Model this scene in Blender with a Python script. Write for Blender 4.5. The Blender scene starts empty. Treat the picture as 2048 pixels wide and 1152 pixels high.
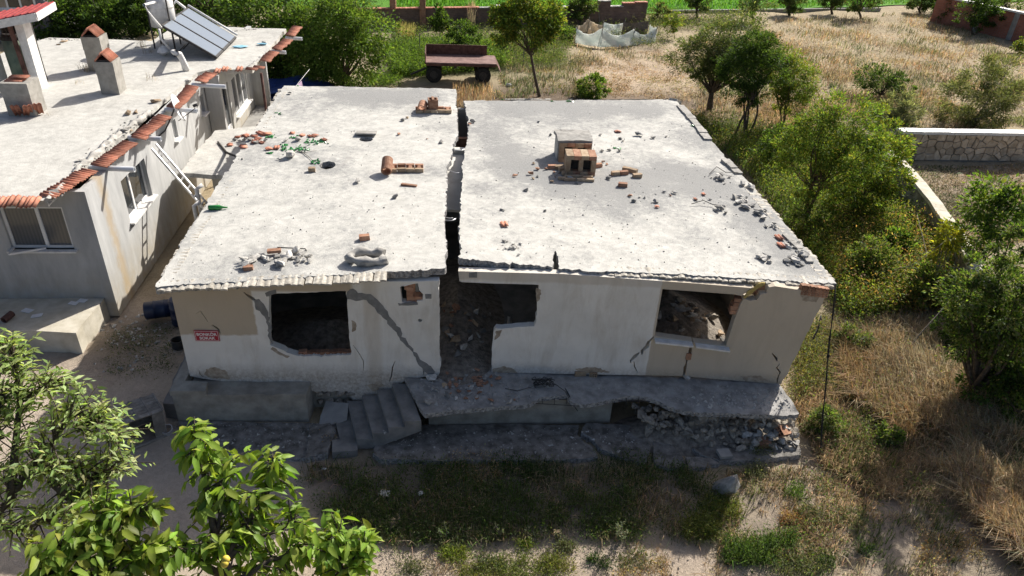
import bpy, bmesh, math, random
import numpy as np
from mathutils import Vector, Matrix, noise
from mathutils.bvhtree import BVHTree
from mathutils.geometry import delaunay_2d_cdt

# ------------------------------------------------------------------ camera, world, sun, exposure
SC = bpy.context.scene
COL = SC.collection
rad = math.radians
FPX, CAMH = 1450.0, 12.0
PITCH, ROLL, YAW = rad(31.6), rad(3.1), rad(6.4)
_Rz = np.array([[math.cos(YAW), math.sin(YAW), 0], [-math.sin(YAW), math.cos(YAW), 0], [0, 0, 1]])
_fw = np.array([0, math.cos(PITCH), -math.sin(PITCH)])
_up0 = np.array([0, math.sin(PITCH), math.cos(PITCH)])
_rt0 = np.array([1.0, 0, 0])
RT = _Rz @ (math.cos(ROLL) * _rt0 + math.sin(ROLL) * _up0)
UP = _Rz @ (-math.sin(ROLL) * _rt0 + math.cos(ROLL) * _up0)
FW = _Rz @ _fw
CP = np.array([0, 0, CAMH])
cam = bpy.data.objects.new('camera', bpy.data.cameras.new('camera'))
COL.objects.link(cam)
cam.matrix_world = Matrix([[RT[i], UP[i], -FW[i], CP[i]] for i in range(3)] + [[0, 0, 0, 1]])
cam.data.sensor_width = 36.0
cam.data.lens = 36.0 * FPX / 2048
cam.data.clip_end = 2000
SC.camera = cam

SUN_AZ, SUN_EL = rad(40.5), rad(35.8)
SUN = Vector((math.sin(SUN_AZ) * math.cos(SUN_EL), math.cos(SUN_AZ) * math.cos(SUN_EL), math.sin(SUN_EL)))
W = bpy.data.worlds.new('World')
SC.world = W
W.use_nodes = True
_nt = W.node_tree
_bg = _nt.nodes['Background']
_sky = _nt.nodes.new('ShaderNodeTexSky')
_sky.sky_type = 'NISHITA'
_sky.sun_disc = False
_sky.sun_elevation = SUN_EL
_sky.sun_rotation = SUN_AZ
_nt.links.new(_sky.outputs[0], _bg.inputs[0])
_sky.dust_density = 4.0
_sky.air_density = 0.8
_bg.inputs[1].default_value = 0.085
_sl = bpy.data.lights.new('sun', 'SUN')
_sl.energy = 5.0
_sl.angle = rad(0.53)
_sl.color = (1.0, 0.95, 0.87)
sun = bpy.data.objects.new('sun', _sl)
COL.objects.link(sun)
sun.rotation_euler = SUN.to_track_quat('Z', 'Y').to_euler()
sun.location = SUN * 60
SC.view_settings.view_transform = 'Standard'
SC.view_settings.look = 'None'
SC.view_settings.exposure = 0.58
SC.view_settings.gamma = 1.0
SC.view_settings.use_curve_mapping = False

# ------------------------------------------------------------------ from a pixel of the photograph to a place
def ray(x, y):
    return RT * ((x - 1024) / FPX) - UP * ((y - 576) / FPX) + FW
def A(x, y, z=0.0):
    d = ray(x, y); return Vector(CP + d * ((z - CAMH) / d[2]))
def AY(x, y, Y):
    d = ray(x, y); return Vector(CP + d * (Y / d[1]))
def AX(x, y, X):
    d = ray(x, y); return Vector(CP + d * (X / d[0]))
def AP(x, y, p0, p1):
    d = ray(x, y); n = np.array([p1[1] - p0[1], -(p1[0] - p0[0]), 0.0])
    t = ((np.array([p0[0], p0[1], 0]) - CP) @ n) / (d @ n); return Vector(CP + d * t)
def proj_np(v):
    v = np.asarray(v, float) - CP
    w = v @ FW
    return 1024 + FPX * (v @ RT) / w, 576 - FPX * (v @ UP) / w
def gz(x, y):
    """height of the ground"""
    k = 0.05 * math.sin(x * .9 + 1.3 * math.sin(y * .5)) + .04 * math.sin(y * 1.1 + x * .4)
    far = min(1.0, max(0.0, (y - 30) / 10))
    front = min(1.0, max(0.0, (11.3 - y) / 1.0))
    right = min(1.0, max(0.0, (x - 9.6) / 1.5))
    return k * (0.25 + .75 * max(far, front, right)) - .05
def gz_np(x, y):
    k = 0.05 * np.sin(x * .9 + 1.3 * np.sin(y * .5)) + .04 * np.sin(y * 1.1 + x * .4)
    far = np.clip((y - 30) / 10, 0, 1); front = np.clip((11.3 - y), 0, 1); right = np.clip((x - 9.6) / 1.5, 0, 1)
    return k * (.25 + .75 * np.maximum(np.maximum(far, front), right)) - .05
def G(px, py):
    p = A(px, py, 0)
    for _ in range(3): p = A(px, py, gz(p.x, p.y))
    return p
SUP = []           # BVHs of roofs, terraces and pavements that carry things
def hit(px, py, default_ground=True):
    d = Vector(ray(px, py)).normalized(); o = Vector(CP); best = None
    for b in SUP:
        h = b.ray_cast(o, d)
        if h[0] is not None and (best is None or h[3] < best[1]): best = (h[0], h[3])
    g = G(px, py)
    if best is None or (g - o).length < best[1]: return g
    return best[0]
def below(x, y, z=30.0):
    o = Vector((x, y, z)); best = gz(x, y)
    for b in SUP:
        h = b.ray_cast(o, Vector((0, 0, -1)))
        if h[0] is not None and h[0].z > best: best = h[0].z
    return best
def pip(px, py, poly):
    """which of the points lie inside the polygon"""
    px = np.asarray(px, float); py = np.asarray(py, float); r = np.zeros(px.shape, bool)
    n = len(poly); j = n - 1
    for i in range(n):
        xi, yi = poly[i][0], poly[i][1]; xj, yj = poly[j][0], poly[j][1]
        c = ((yi > py) != (yj > py))
        with np.errstate(divide='ignore', invalid='ignore'):
            c &= px < (xj - xi) * (py - yi) / (yj - yi + 1e-12) + xi
        r ^= c; j = i
    return r

# ------------------------------------------------------------------ meshes
class MB:
    def __init__(s): s.v = []; s.f = []; s.sm = []
    def add(s, vs, fs, smooth=False):
        o = len(s.v); s.v += [tuple(v) for v in vs]
        for f in fs: s.f.append([i + o for i in f]); s.sm.append(smooth)
        return s
    def box(s, lo, hi, M=None):
        x0, y0, z0 = lo; x1, y1, z1 = hi
        vs = [Vector(p) for p in ((x0,y0,z0),(x1,y0,z0),(x1,y1,z0),(x0,y1,z0),(x0,y0,z1),(x1,y0,z1),(x1,y1,z1),(x0,y1,z1))]
        if M is not None: vs = [M @ v for v in vs]
        return s.add(vs, [(0,3,2,1),(4,5,6,7),(0,1,5,4),(1,2,6,5),(2,3,7,6),(3,0,4,7)])
    def bar(s, a, b, w, h=None, up=(0, 0, 1)):
        a = Vector(a); b = Vector(b); d = (b - a); L = d.length; d.normalize()
        u = Vector(up)
        if abs(d.dot(u)) > .98: u = Vector((0, 1, 0))
        x = d.cross(u).normalized(); z = x.cross(d)
        M = Matrix(((x.x, d.x, z.x, a.x), (x.y, d.y, z.y, a.y), (x.z, d.z, z.z, a.z), (0, 0, 0, 1)))
        h = h or w
        return s.box((-w/2, 0, -h/2), (w/2, L, h/2), M)
    def tube(s, pts, rs, n=8, cap=True, smooth=True):
        pts = [Vector(p) for p in pts]
        if not hasattr(rs, '__len__'): rs = [rs] * len(pts)
        vs = []; prev = None
        for i, p in enumerate(pts):
            t = (pts[min(i+1, len(pts)-1)] - pts[max(i-1, 0)])
            t = t.normalized() if t.length > 1e-9 else Vector((0, 0, 1))
            if prev is None:
                a = Vector((1, 0, 0)) if abs(t.x) < .9 else Vector((0, 1, 0))
                x = t.cross(a).normalized()
            else:
                x = (prev - t * prev.dot(t)); x = x.normalized() if x.length > 1e-6 else t.orthogonal().normalized()
            prev = x; y = t.cross(x)
            for k in range(n):
                an = 2 * math.pi * k / n
                vs.append(p + (x * math.cos(an) + y * math.sin(an)) * rs[i])
        fs = []
        for i in range(len(pts) - 1):
            for k in range(n):
                k2 = (k + 1) % n
                fs.append((i*n+k, i*n+k2, (i+1)*n+k2, (i+1)*n+k))
        s.add(vs, fs, smooth)
        if cap:
            o = len(s.v) - len(vs)
            s.f.append([o + k for k in reversed(range(n))]); s.sm.append(False)
            s.f.append([o + (len(pts)-1)*n + k for k in range(n)]); s.sm.append(False)
        return s
    def ring(s, c, axis, ro, ri, h, n=16):
        """open pipe: outer and inner wall"""
        c = Vector(c); ax = Vector(axis).normalized(); x = ax.orthogonal().normalized(); y = ax.cross(x)
        vs = []
        for (r, t) in ((ro, 0), (ro, h), (ri, h), (ri, 0)):
            for k in range(n):
                a = 2*math.pi*k/n; vs.append(c + ax*t + (x*math.cos(a) + y*math.sin(a))*r)
        fs = []
        for j in range(4):
            for k in range(n):
                k2 = (k+1) % n; j2 = (j+1) % 4
                fs.append((j*n+k, j*n+k2, j2*n+k2, j2*n+k))
        return s.add(vs, fs)
    def mesh(s, name, mats=None):
        me = bpy.data.meshes.new(name)
        me.from_pydata(s.v, [], s.f)
        me.polygons.foreach_set('use_smooth', s.sm)
        if mats is not None: me.materials.append(mats)
        me.update(); return me

def wloc(o):
    p = Vector((0, 0, 0))
    while o is not None: p = p + o.location; o = o.parent
    return p
def tag(o, label=None, cat=None, group=None, kind=None):
    if label: o['label'] = label
    if cat: o['category'] = cat
    if group: o['group'] = group
    if kind: o['kind'] = kind
    return o
def thing(name, label, cat, loc=(0, 0, 0), group=None):
    o = bpy.data.objects.new(name, None); COL.objects.link(o); o.location = loc
    o.empty_display_size = .2
    return tag(o, label, cat, group)
def two_tone(o, mb, m):
    """broken edges and underside of a plate in another material"""
    o.data.materials.append(m); k = np.zeros(len(o.data.polygons), np.int32); k[mb.side0:] = 1; o.data.polygons.foreach_set('material_index', k)
def put(name, mb, m, parent=None, base=None, label=None, cat=None, group=None, kind=None):
    """link an MB (in world coordinates) as ONE mesh object, its origin at base or at its parent"""
    org = wloc(parent) if parent is not None else Vector(base if base is not None else (0, 0, 0))
    if org.length > 0: mb.v = [(v[0]-org.x, v[1]-org.y, v[2]-org.z) for v in mb.v]
    o = bpy.data.objects.new(name, mb.mesh(name, m)); COL.objects.link(o)
    if parent is not None: o.parent = parent
    else: o.location = org
    return tag(o, label, cat, group, kind)
def inst(name, me, parent=None, loc=(0, 0, 0), rot=(0, 0, 0), scl=(1, 1, 1), label=None, cat=None, group=None):
    o = bpy.data.objects.new(name, me); COL.objects.link(o)
    l = Vector(loc)
    if parent is not None: o.parent = parent; l = l - wloc(parent)
    o.location = l; o.rotation_euler = rot; o.scale = scl if hasattr(scl, '__len__') else (scl,)*3
    return tag(o, label, cat, group)
def np_mesh(name, co, faces, m, col=None, smooth=False):
    """faces: (n,k) index array"""
    me = bpy.data.meshes.new(name)
    nf, k = faces.shape
    me.vertices.add(len(co)); me.vertices.foreach_set('co', np.ascontiguousarray(co, np.float32).ravel())
    me.loops.add(nf*k); me.loops.foreach_set('vertex_index', np.ascontiguousarray(faces, np.int32).ravel())
    me.polygons.add(nf); me.polygons.foreach_set('loop_start', np.arange(0, nf*k, k, dtype=np.int32))
    if smooth: me.polygons.foreach_set('use_smooth', np.ones(nf, bool))
    if col is not None:
        a = me.attributes.new('Col', 'FLOAT_COLOR', 'POINT')
        c4 = np.ones((len(co), 4), np.float32); c4[:, :3] = col
        a.data.foreach_set('color', c4.ravel())
    me.materials.append(m); me.update(calc_edges=True); return me
def link_mesh(name, me, parent=None, base=(0, 0, 0), label=None, cat=None, group=None, kind=None):
    o = bpy.data.objects.new(name, me); COL.objects.link(o)
    if parent is not None: o.parent = parent
    else: o.location = base
    return tag(o, label, cat, group, kind)
def bvh_of(mb): return BVHTree.FromPolygons([Vector(v) for v in mb.v], mb.f)

def jag(a, b, amp, step, rng):
    """points from a (kept) towards b (left out) with a broken edge between"""
    a = Vector(a[:2]); b = Vector(b[:2]); d = b - a; n = max(1, int(d.length / step)); nr = Vector((-d.y, d.x)).normalized()
    out = [a]
    for i in range(1, n):
        out.append(a + d * ((i + rng.uniform(-.3, .3)) / n) + nr * rng.gauss(0, amp))
    return out
def jagloop(pts, amp, step, rng, keep=()):
    out = []
    for i in range(len(pts)):
        a, b = pts[i], pts[(i+1) % len(pts)]
        out += jag(a, b, 0 if i in keep else amp, step, rng)
    return out
def plate(outer, holes, mp, step=0, rng=None, back=True, smooth=True):
    """slab cut to an outline with holes. mp(u, v, w) -> place, w = 0 on the front face, 1 on the back"""
    loops = [[Vector(p[:2]) for p in outer]] + [[Vector(p[:2]) for p in h] for h in holes]
    pts = []; edges = []
    for L in loops:
        o = len(pts); pts += L
        edges += [(o+i, o+(i+1) % len(L)) for i in range(len(L))]
    if step:
        xs = [p.x for p in loops[0]]; ys = [p.y for p in loops[0]]
        gx, gy = np.meshgrid(np.arange(min(xs), max(xs), step), np.arange(min(ys), max(ys), step))
        gx = gx.ravel() + np.array([rng.uniform(-.35, .35)*step for _ in range(gx.size)])
        gy = gy.ravel() + np.array([rng.uniform(-.35, .35)*step for _ in range(gy.size)])
        ins = pip(gx, gy, loops[0])
        for h in loops[1:]: ins &= ~pip(gx, gy, h)
        pts += [Vector((a, b)) for a, b in zip(gx[ins], gy[ins])]
    V, E, F, *_ = delaunay_2d_cdt(pts, edges, [], 0, 1e-5)
    cx = np.array([sum(V[i].x for i in f)/len(f) for f in F]); cy = np.array([sum(V[i].y for i in f)/len(f) for f in F])
    ok = pip(cx, cy, loops[0])
    for h in loops[1:]: ok &= ~pip(cx, cy, h)
    F = [list(f) for f, k in zip(F, ok) if k]
    mb = MB(); mb.side0 = len(F)
    mb.add([mp(v.x, v.y, 0) for v in V], F, smooth)
    if back:
        mb.add([mp(v.x, v.y, 1) for v in V], [list(reversed(f)) for f in F], False)
        for L in loops:
            n = len(L)
            vs = [mp(p.x, p.y, 0) for p in L] + [mp(p.x, p.y, 1) for p in L]
            mb.add(vs, [(i, i+n, (i+1) % n + n, (i+1) % n) for i in range(n)], False)
    return mb
def sliver(pts, w):
    """thin closed outline round a polyline (a crack)"""
    pts = [Vector(p[:2]) for p in pts]; n = len(pts); Lf = []; Rt = []
    if not hasattr(w, '__len__'): w = [w*.35] + [w]*(n-2) + [w*.35]
    for i, p in enumerate(pts):
        t = (pts[min(i+1, n-1)] - pts[max(i-1, 0)]).normalized(); nr = Vector((-t.y, t.x))
        Lf.append(p + nr*w[i]/2); Rt.append(p - nr*w[i]/2)
    return Lf + Rt[::-1]
def rock(seed, n=13, flat=.7):
    r = random.Random(seed); bm = bmesh.new()
    for _ in range(n):
        v = Vector((r.gauss(0, 1), r.gauss(0, 1), r.gauss(0, 1))).normalized() * r.uniform(.75, 1.0)
        bm.verts.new((v.x * .5, v.y * .5 * r.uniform(.75, 1), v.z * .5 * flat))
    g = bmesh.ops.convex_hull(bm, input=bm.verts)
    for v in [v for v in bm.verts if not v.link_faces]: bm.verts.remove(v)
    me = bpy.data.meshes.new('rock'); bm.to_mesh(me); bm.free(); return me
# ------------------------------------------------------------------ materials
class NT:
    def __init__(s, name):
        s.m = bpy.data.materials.new(name); s.m.use_nodes = True; s.t = s.m.node_tree
        s.b = s.t.nodes['Principled BSDF']; s.out = s.t.nodes['Material Output']
        s.b.inputs['Roughness'].default_value = .85
        s.b.inputs['Specular IOR Level'].default_value = .25
    def n(s, typ, **kw):
        nd = s.t.nodes.new(typ)
        for k, v in kw.items():
            if k.startswith('i_'):
                key = k[2:]; key = int(key) if key.isdigit() else key.replace('_', ' ')
                if hasattr(v, 'is_linked') and hasattr(v, 'node'): s.t.links.new(v, nd.inputs[key])
                else: nd.inputs[key].default_value = v
            else: setattr(nd, k, v)
        return nd
    def link(s, a, b): s.t.links.new(a, b)
    def pos(s): return s.n('ShaderNodeNewGeometry').outputs['Position']
    def obj(s): return s.n('ShaderNodeTexCoord').outputs['Object']
    def noise(s, v, scale, detail=4, rough=.55, dist=0):
        return s.n('ShaderNodeTexNoise', i_Vector=v, i_Scale=scale, i_Detail=detail, i_Roughness=rough, i_Distortion=dist).outputs['Fac']
    def ramp(s, f, *st):
        r = s.n('ShaderNodeValToRGB', i_Fac=f); e = r.color_ramp.elements
        while len(e) < len(st): e.new(.5)
        for k, (p, c) in enumerate(st):
            e[k].position = p; e[k].color = tuple(c) + (1,) if hasattr(c, '__len__') else (c, c, c, 1)
        return r.outputs[0]
    def mix(s, f, a, b, bt='MIX'):
        m = s.n('ShaderNodeMix', data_type='RGBA', blend_type=bt)
        for k, v in ((0, f), (6, a), (7, b)):
            if hasattr(v, 'node'): s.link(v, m.inputs[k])
            else: m.inputs[k].default_value = (tuple(v) + (1,) if len(v) == 3 else v) if hasattr(v, '__len__') else v
        return m.outputs[2]
    def math(s, op, a, b=0.0, clamp=False):
        m = s.n('ShaderNodeMath', operation=op, use_clamp=clamp)
        for k, v in ((0, a), (1, b)):
            if hasattr(v, 'node'): s.link(v, m.inputs[k])
            else: m.inputs[k].default_value = v
        return m.outputs[0]
    def bump(s, h, strength=.4, dist=.02):
        b = s.n('ShaderNodeBump', i_Strength=strength, i_Distance=dist, i_Height=h); s.link(b.outputs[0], s.b.inputs['Normal'])
    def col(s, c): s.link(c, s.b.inputs['Base Color'])
    def scaled(s, v, sc): 
        return s.n('ShaderNodeMapping', i_Vector=v, i_Scale=sc).outputs[0]
    def xyz(s, v): return s.n('ShaderNodeSeparateXYZ', i_Vector=v).outputs

def simple(name, c1, c2, scale=6, bump=.3, bscale=40, rough=.85, rnd=.0, metal=0, spec=.25, coord='pos', bdist=.015, detail=5):
    t = NT(name); v = t.pos() if coord == 'pos' else t.obj()
    f = t.noise(v, scale, detail, .6)
    c = t.ramp(f, (.35, c1), (.65, c2))
    if rnd:
        r = t.n('ShaderNodeObjectInfo').outputs['Random']
        k = t.n('ShaderNodeMapRange', i_0=r, i_3=1-rnd, i_4=1+rnd).outputs[0]
        c = t.mix(1.0, c, k, 'MULTIPLY')
    t.col(c)
    if bump: t.bump(t.noise(v, bscale, 4, .6), bump, bdist)
    t.b.inputs['Roughness'].default_value = rough; t.b.inputs['Metallic'].default_value = metal
    t.b.inputs['Specular IOR Level'].default_value = spec
    return t.m
M = {}
# whitewashed concrete roof with gravelly grey worn areas (vertex attribute Col.r holds how worn)
def roof_mat(name, white, grey):
    t = NT(name); v = t.pos()
    a = t.n('ShaderNodeAttribute', attribute_name='Col').outputs['Color']
    wear = t.xyz(a)[0]
    n1 = t.noise(v, 1.1, 6, .65); n2 = t.noise(v, 5.5, 6, .7, .6); n3 = t.noise(v, 46, 3, .7); n4 = t.noise(v, 3.4, 7, .75, .4)
    f = t.math('ADD', wear, t.math('MULTIPLY', t.math('SUBTRACT', n1, .5), 1.1))
    f = t.math('ADD', f, t.math('MULTIPLY', t.math('SUBTRACT', n2, .5), 1.5))
    f = t.math('ADD', f, t.math('MULTIPLY', t.math('SUBTRACT', n3, .5), 1.15))
    f = t.math('ADD', f, t.math('MULTIPLY', t.math('SUBTRACT', t.noise(v, .32, 4, .6, 1.2), .5), 1.0))
    f = t.ramp(f, (.24, 0), (.80, 1))
    w = t.mix(t.ramp(n4, (.38, 0), (.66, 1)), white, tuple(x*.74 for x in white))
    dots = t.noise(v, 90, 2, .8)
    g = t.mix(t.ramp(dots, (.35, 0), (.62, 1)), tuple(x*.62 for x in grey), tuple(min(1, x*1.35) for x in grey))
    c = t.mix(f, w, g)
    # scattered dark specks and stains
    sp = t.ramp(t.noise(v, 23, 3, .75), (.64, 0), (.72, 1))
    c = t.mix(t.math('MULTIPLY', sp, .48), c, (.16, .15, .14))
    st = t.ramp(t.noise(v, .8, 5, .7, 1.5), (.60, 0), (.74, 1))
    c = t.mix(t.math('MULTIPLY', st, .5), c, (.34, .325, .30))
    vo = t.n('ShaderNodeTexVoronoi', i_Vector=v, i_Scale=.55, feature='DISTANCE_TO_EDGE').outputs['Distance']
    t.col(c)
    h = t.math('ADD', t.noise(v, 60, 4, .7), t.math('MULTIPLY', n2, 1.2))
    t.bump(h, .55, .018)
    t.b.inputs['Roughness'].default_value = .9
    return t.m
M['roof'] = roof_mat('roof_concrete', (.575, .565, .525), (.27, .27, .263))
M['roof2'] = roof_mat('neighbour_roof_concrete', (.57, .56, .52), (.36, .35, .325))
M['slab_edge'] = simple('broken_slab_edge', (.15, .15, .155), (.50, .49, .47), 16, .9, 30, bdist=.04)
M['concrete'] = simple('grey_concrete', (.25, .245, .235), (.36, .35, .33), 2.2, .4, 35)
M['concrete_dark'] = simple('weathered_concrete', (.15, .15, .145), (.27, .26, .245), 2.5, .5, 26)
M['rubble_c'] = simple('concrete_lump', (.30, .29, .27), (.54, .52, .48), 5, .6, 22, rnd=.35, coord='obj')
M['stone'] = simple('field_stone', (.19, .165, .135), (.38, .345, .29), 3, .6, 14, rnd=.4, coord='obj')
M['brick'] = simple('orange_brick', (.27, .13, .08), (.42, .25, .165), 7, .5, 30, rnd=.3, coord='obj')
M['brick_pale'] = simple('dusty_brick', (.32, .22, .14), (.46, .36, .25), 7, .5, 30, rnd=.25, coord='obj')
M['tile'] = simple('roof_tile_clay', (.36, .125, .075), (.50, .24, .16), 9, .3, 40, rnd=.3, coord='obj', rough=.75)
M['tile_edge'] = simple('limewashed_edge_tile', (.34, .31, .26), (.58, .545, .475), 11, .5, 26, rnd=.13)
M['white'] = simple('white_plastic', (.74, .74, .73), (.82, .82, .81), 4, .05, 40, rough=.45, spec=.4)
M['white_dirty'] = simple('white_marble', (.62, .61, .59), (.80, .79, .77), 6, .15, 30, rough=.6)
M['pipe'] = simple('grey_plastic_pipe', (.58, .60, .63), (.72, .74, .76), 3, .05, 30, rough=.4, spec=.4)
M['alu'] = simple('aluminium', (.55, .55, .55), (.7, .7, .7), 6, .05, 30, rough=.4, metal=.7)
M['dark_metal'] = simple('dark_metal', (.03, .03, .032), (.07, .065, .06), 8, .1, 30, rough=.6)
M['rust'] = simple('rusty_steel', (.07, .035, .028), (.15, .08, .065), 5, .3, 40, rough=.8)
M['rust_bed'] = simple('rusty_bed_plate', (.15, .085, .075), (.27, .17, .15), 2.5, .2, 40, rough=.7)
M['rubber'] = simple('tyre_rubber', (.015, .015, .016), (.035, .034, .034), 8, .3, 50)
M['bark'] = simple('bark', (.055, .042, .032), (.13, .105, .08), 12, .8, 40, bdist=.03)
M['bark_pale'] = simple('pale_bark', (.16, .14, .115), (.30, .27, .23), 10, .6, 40)
M['wood'] = simple('weathered_wood', (.17, .155, .135), (.30, .28, .25), 6, .4, 40, rnd=.2, coord='obj')
M['blue_plastic'] = simple('blue_plastic', (.006, .013, .04), (.012, .022, .06), 5, .05, 30, rough=.45, spec=.4)
M['blue_tarp'] = simple('blue_tarp', (.006, .02, .11), (.015, .045, .2), 3, .5, 8, rough=.45, bdist=.05)
M['cyan_bag'] = simple('pale_blue_plastic', (.22, .50, .66), (.40, .66, .78), 6, .3, 20, rough=.4)
M['green_glass'] = simple('green_glass', (.012, .14, .025), (.03, .30, .06), 14, .2, 40, rough=.18, spec=.6)
M['pink_cloth'] = simple('lilac_cloth', (.52, .38, .56), (.66, .52, .70), 5, .3, 20)
M['net_white'] = simple('white_sheet', (.56, .60, .57), (.74, .76, .72), 2, .3, 12)
M['net_brown'] = simple('brown_sheet', (.15, .115, .085), (.24, .19, .15), 3, .3, 12)
M['net_tan'] = simple('tan_sheet', (.46, .38, .29), (.62, .54, .43), 3, .3, 12)
M['sign_red'] = simple('red_enamel', (.36, .012, .03), (.44, .02, .045), 5, .05, 40, rough=.35, spec=.5)
M['sign_white'] = simple('white_enamel', (.76, .74, .72), (.82, .80, .78), 6, .03, 40, rough=.4)
M['paper'] = simple('white_tile_sheet', (.74, .74, .74), (.84, .84, .84), 6, .05, 40, rough=.5)
M['yellow_foam'] = simple('yellow_mortar', (.36, .27, .09), (.50, .40, .16), 12, .5, 40)
M['mortar'] = simple('repair_mortar', (.17, .175, .175), (.25, .25, .245), 7, .6, 30)
M['redroof'] = simple('red_sheet_roof', (.30, .05, .05), (.42, .09, .085), 4, .2, 20, rough=.6)
M['greenpipe'] = simple('green_flue', (.10, .15, .115), (.22, .27, .20), 3, .2, 20, rough=.5)
M['soot'] = simple('soot', (.02, .02, .02), (.06, .055, .05), 6, .3, 30)
M['fruit'] = simple('yellow_fruit', (.55, .42, .05), (.70, .55, .10), 10, .1, 30, rough=.5)
M['skin_pink'] = simple('pink_scrap', (.72, .15, .30), (.80, .25, .40), 10, .1, 30)

def glass_mat(name, tint=(.03, .035, .04), rough=.05):
    t = NT(name); t.b.inputs['Base Color'].default_value = tint + (1,)
    t.b.inputs['Roughness'].default_value = rough; t.b.inputs['Specular IOR Level'].default_value = .6
    return t.m
M['glass'] = glass_mat('window_glass')
M['collector'] = glass_mat('collector_glass', (.20, .235, .28), .22)
def curtain():
    t = NT('curtained_glass'); v = t.pos()
    f = t.n('ShaderNodeTexWave', i_Vector=v, i_Scale=3.5, i_Distortion=1.5, i_Detail=1).outputs['Fac']
    t.col(t.ramp(f, (.2, (.10, .105, .11)), (.8, (.13, .135, .14))))
    t.b.inputs['Roughness'].default_value = .08; t.b.inputs['Specular IOR Level'].default_value = .6
    return t.m
M['curtain'] = curtain()

def plaster(name, main, tan=None, region=None, dirt=(.24, .19, .14), soft=.02, low=(.95, 1.35)):
    """wall paint; region(t, x, z) -> mask of the tan paint; dirt near the floor line"""
    t = NT(name); v = t.pos(); x, y, z = t.xyz(v)
    n1 = t.noise(v, 1.3, 5, .6); n2 = t.noise(t.scaled(v, (1.3, 1.3, .3)), 2.0, 7, .7, .5); n3 = t.noise(v, 14, 4, .7)
    c = t.mix(t.ramp(n1, (.35, 0), (.7, 1)), main, tuple(k*.86 for k in main))
    if tan: c = t.mix(region(t, x, z), c, t.mix(n1, tan, tuple(k*.88 for k in tan)))
    c = t.mix(t.math('MULTIPLY', t.ramp(n2, (.48, 0), (.74, 1)), .42), c, (.40, .34, .25))
    if low:
        dz = t.n('ShaderNodeMapRange', i_0=z, i_1=low[0], i_2=low[1], i_3=1.0, i_4=0.0).outputs[0]
        c = t.mix(t.math('MULTIPLY', t.math('MULTIPLY', dz, t.ramp(n3, (.3, .2), (.7, 1))), .8), c, dirt)
    sp = t.ramp(t.noise(v, 30, 3, .7), (.70, 0), (.78, 1))
    c = t.mix(t.math('MULTIPLY', sp, .35), c, (.25, .23, .20))
    t.col(c); t.bump(t.math('ADD', t.noise(v, 45, 4, .65), t.noise(v, 6, 3, .5)), .35, .012)
    return t.m
def gt(t, a, b, w=.03): return t.n('ShaderNodeMapRange', i_0=a, i_1=b-w, i_2=b+w).outputs[0]
def _left_tan(t, x, z):
    xn = t.math('ADD', x, t.math('MULTIPLY', t.noise(t.pos(), 5), .1)); zn = t.math('ADD', z, t.math('MULTIPLY', t.noise(t.pos(), 4), .14))
    a = t.math('MULTIPLY', t.math('SUBTRACT', 1.0, gt(t, xn, -4.15, .02)), gt(t, zn, 2.22, .03))
    b = gt(t, z, 3.34, .03)
    b2 = t.math('MULTIPLY', t.math('SUBTRACT', 1.0, gt(t, x, -2.0, .05)), b)
    s = t.math('MULTIPLY', t.math('MULTIPLY', gt(t, xn, -1.72, .05), t.math('SUBTRACT', 1.0, gt(t, xn, -1.38, .06))), .38)
    return t.math('MAXIMUM', t.math('MAXIMUM', a, b2), s, True)
def _right_tan(t, x, z):
    zn = t.math('ADD', z, t.math('MULTIPLY', t.noise(t.pos(), 3), .1)); xn = t.math('ADD', x, t.math('MULTIPLY', t.noise(t.pos(), 6), .04))
    return t.math('MAXIMUM', gt(t, xn, 4.93, .015), t.math('MULTIPLY', gt(t, zn, 3.62, .03), .5), True)
M['wall_left'] = plaster('left_wall_paint', (.80, .785, .735), (.54, .46, .35), _left_tan)
M['wall_right'] = plaster('right_wall_paint', (.81, .795, .745), (.57, .50, .40), _right_tan)
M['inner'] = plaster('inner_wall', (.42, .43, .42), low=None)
M['house_base'] = simple('board_marked_concrete', (.23, .215, .185), (.37, .35, .30), 3, .5, 20)
def stucco():
    t = NT('grey_cement_render'); v = t.pos(); x, y, z = t.xyz(v)
    n1 = t.noise(t.scaled(v, (2.2, 2.2, .5)), 1.6, 6, .65); n2 = t.noise(v, 3, 5, .6)
    c = t.mix(t.ramp(n1, (.3, 0), (.7, 1)), (.50, .505, .50), (.35, .355, .355))
    dz = t.n('ShaderNodeMapRange', i_0=z, i_1=.0, i_2=1.7, i_3=1.0, i_4=0.0).outputs[0]
    c = t.mix(t.math('MULTIPLY', dz, t.ramp(n2, (.3, .3), (.7, 1))), c, (.36, .30, .20))
    st = t.math('ABSOLUTE', t.math('SUBTRACT', t.math('ADD', y, t.math('MULTIPLY', n2, .5)), 19.15))
    st = t.n('ShaderNodeMapRange', i_0=st, i_1=.05, i_2=.3, i_3=.55, i_4=0.0).outputs[0]
    c = t.mix(st, c, (.40, .28, .13))
    t.col(c); t.bump(t.noise(v, 25, 5, .7), .4, .01); return t.m
M['stucco'] = stucco()
M['stucco_far'] = simple('far_grey_wall', (.16, .155, .17), (.22, .215, .23), 2, .2, 20)
M['chimney'] = simple('chimney_render', (.26, .25, .225), (.36, .345, .315), 4, .5, 30)
M['sand_conc'] = simple('cream_concrete', (.46, .42, .33), (.60, .56, .47), 3, .4, 30)

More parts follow.
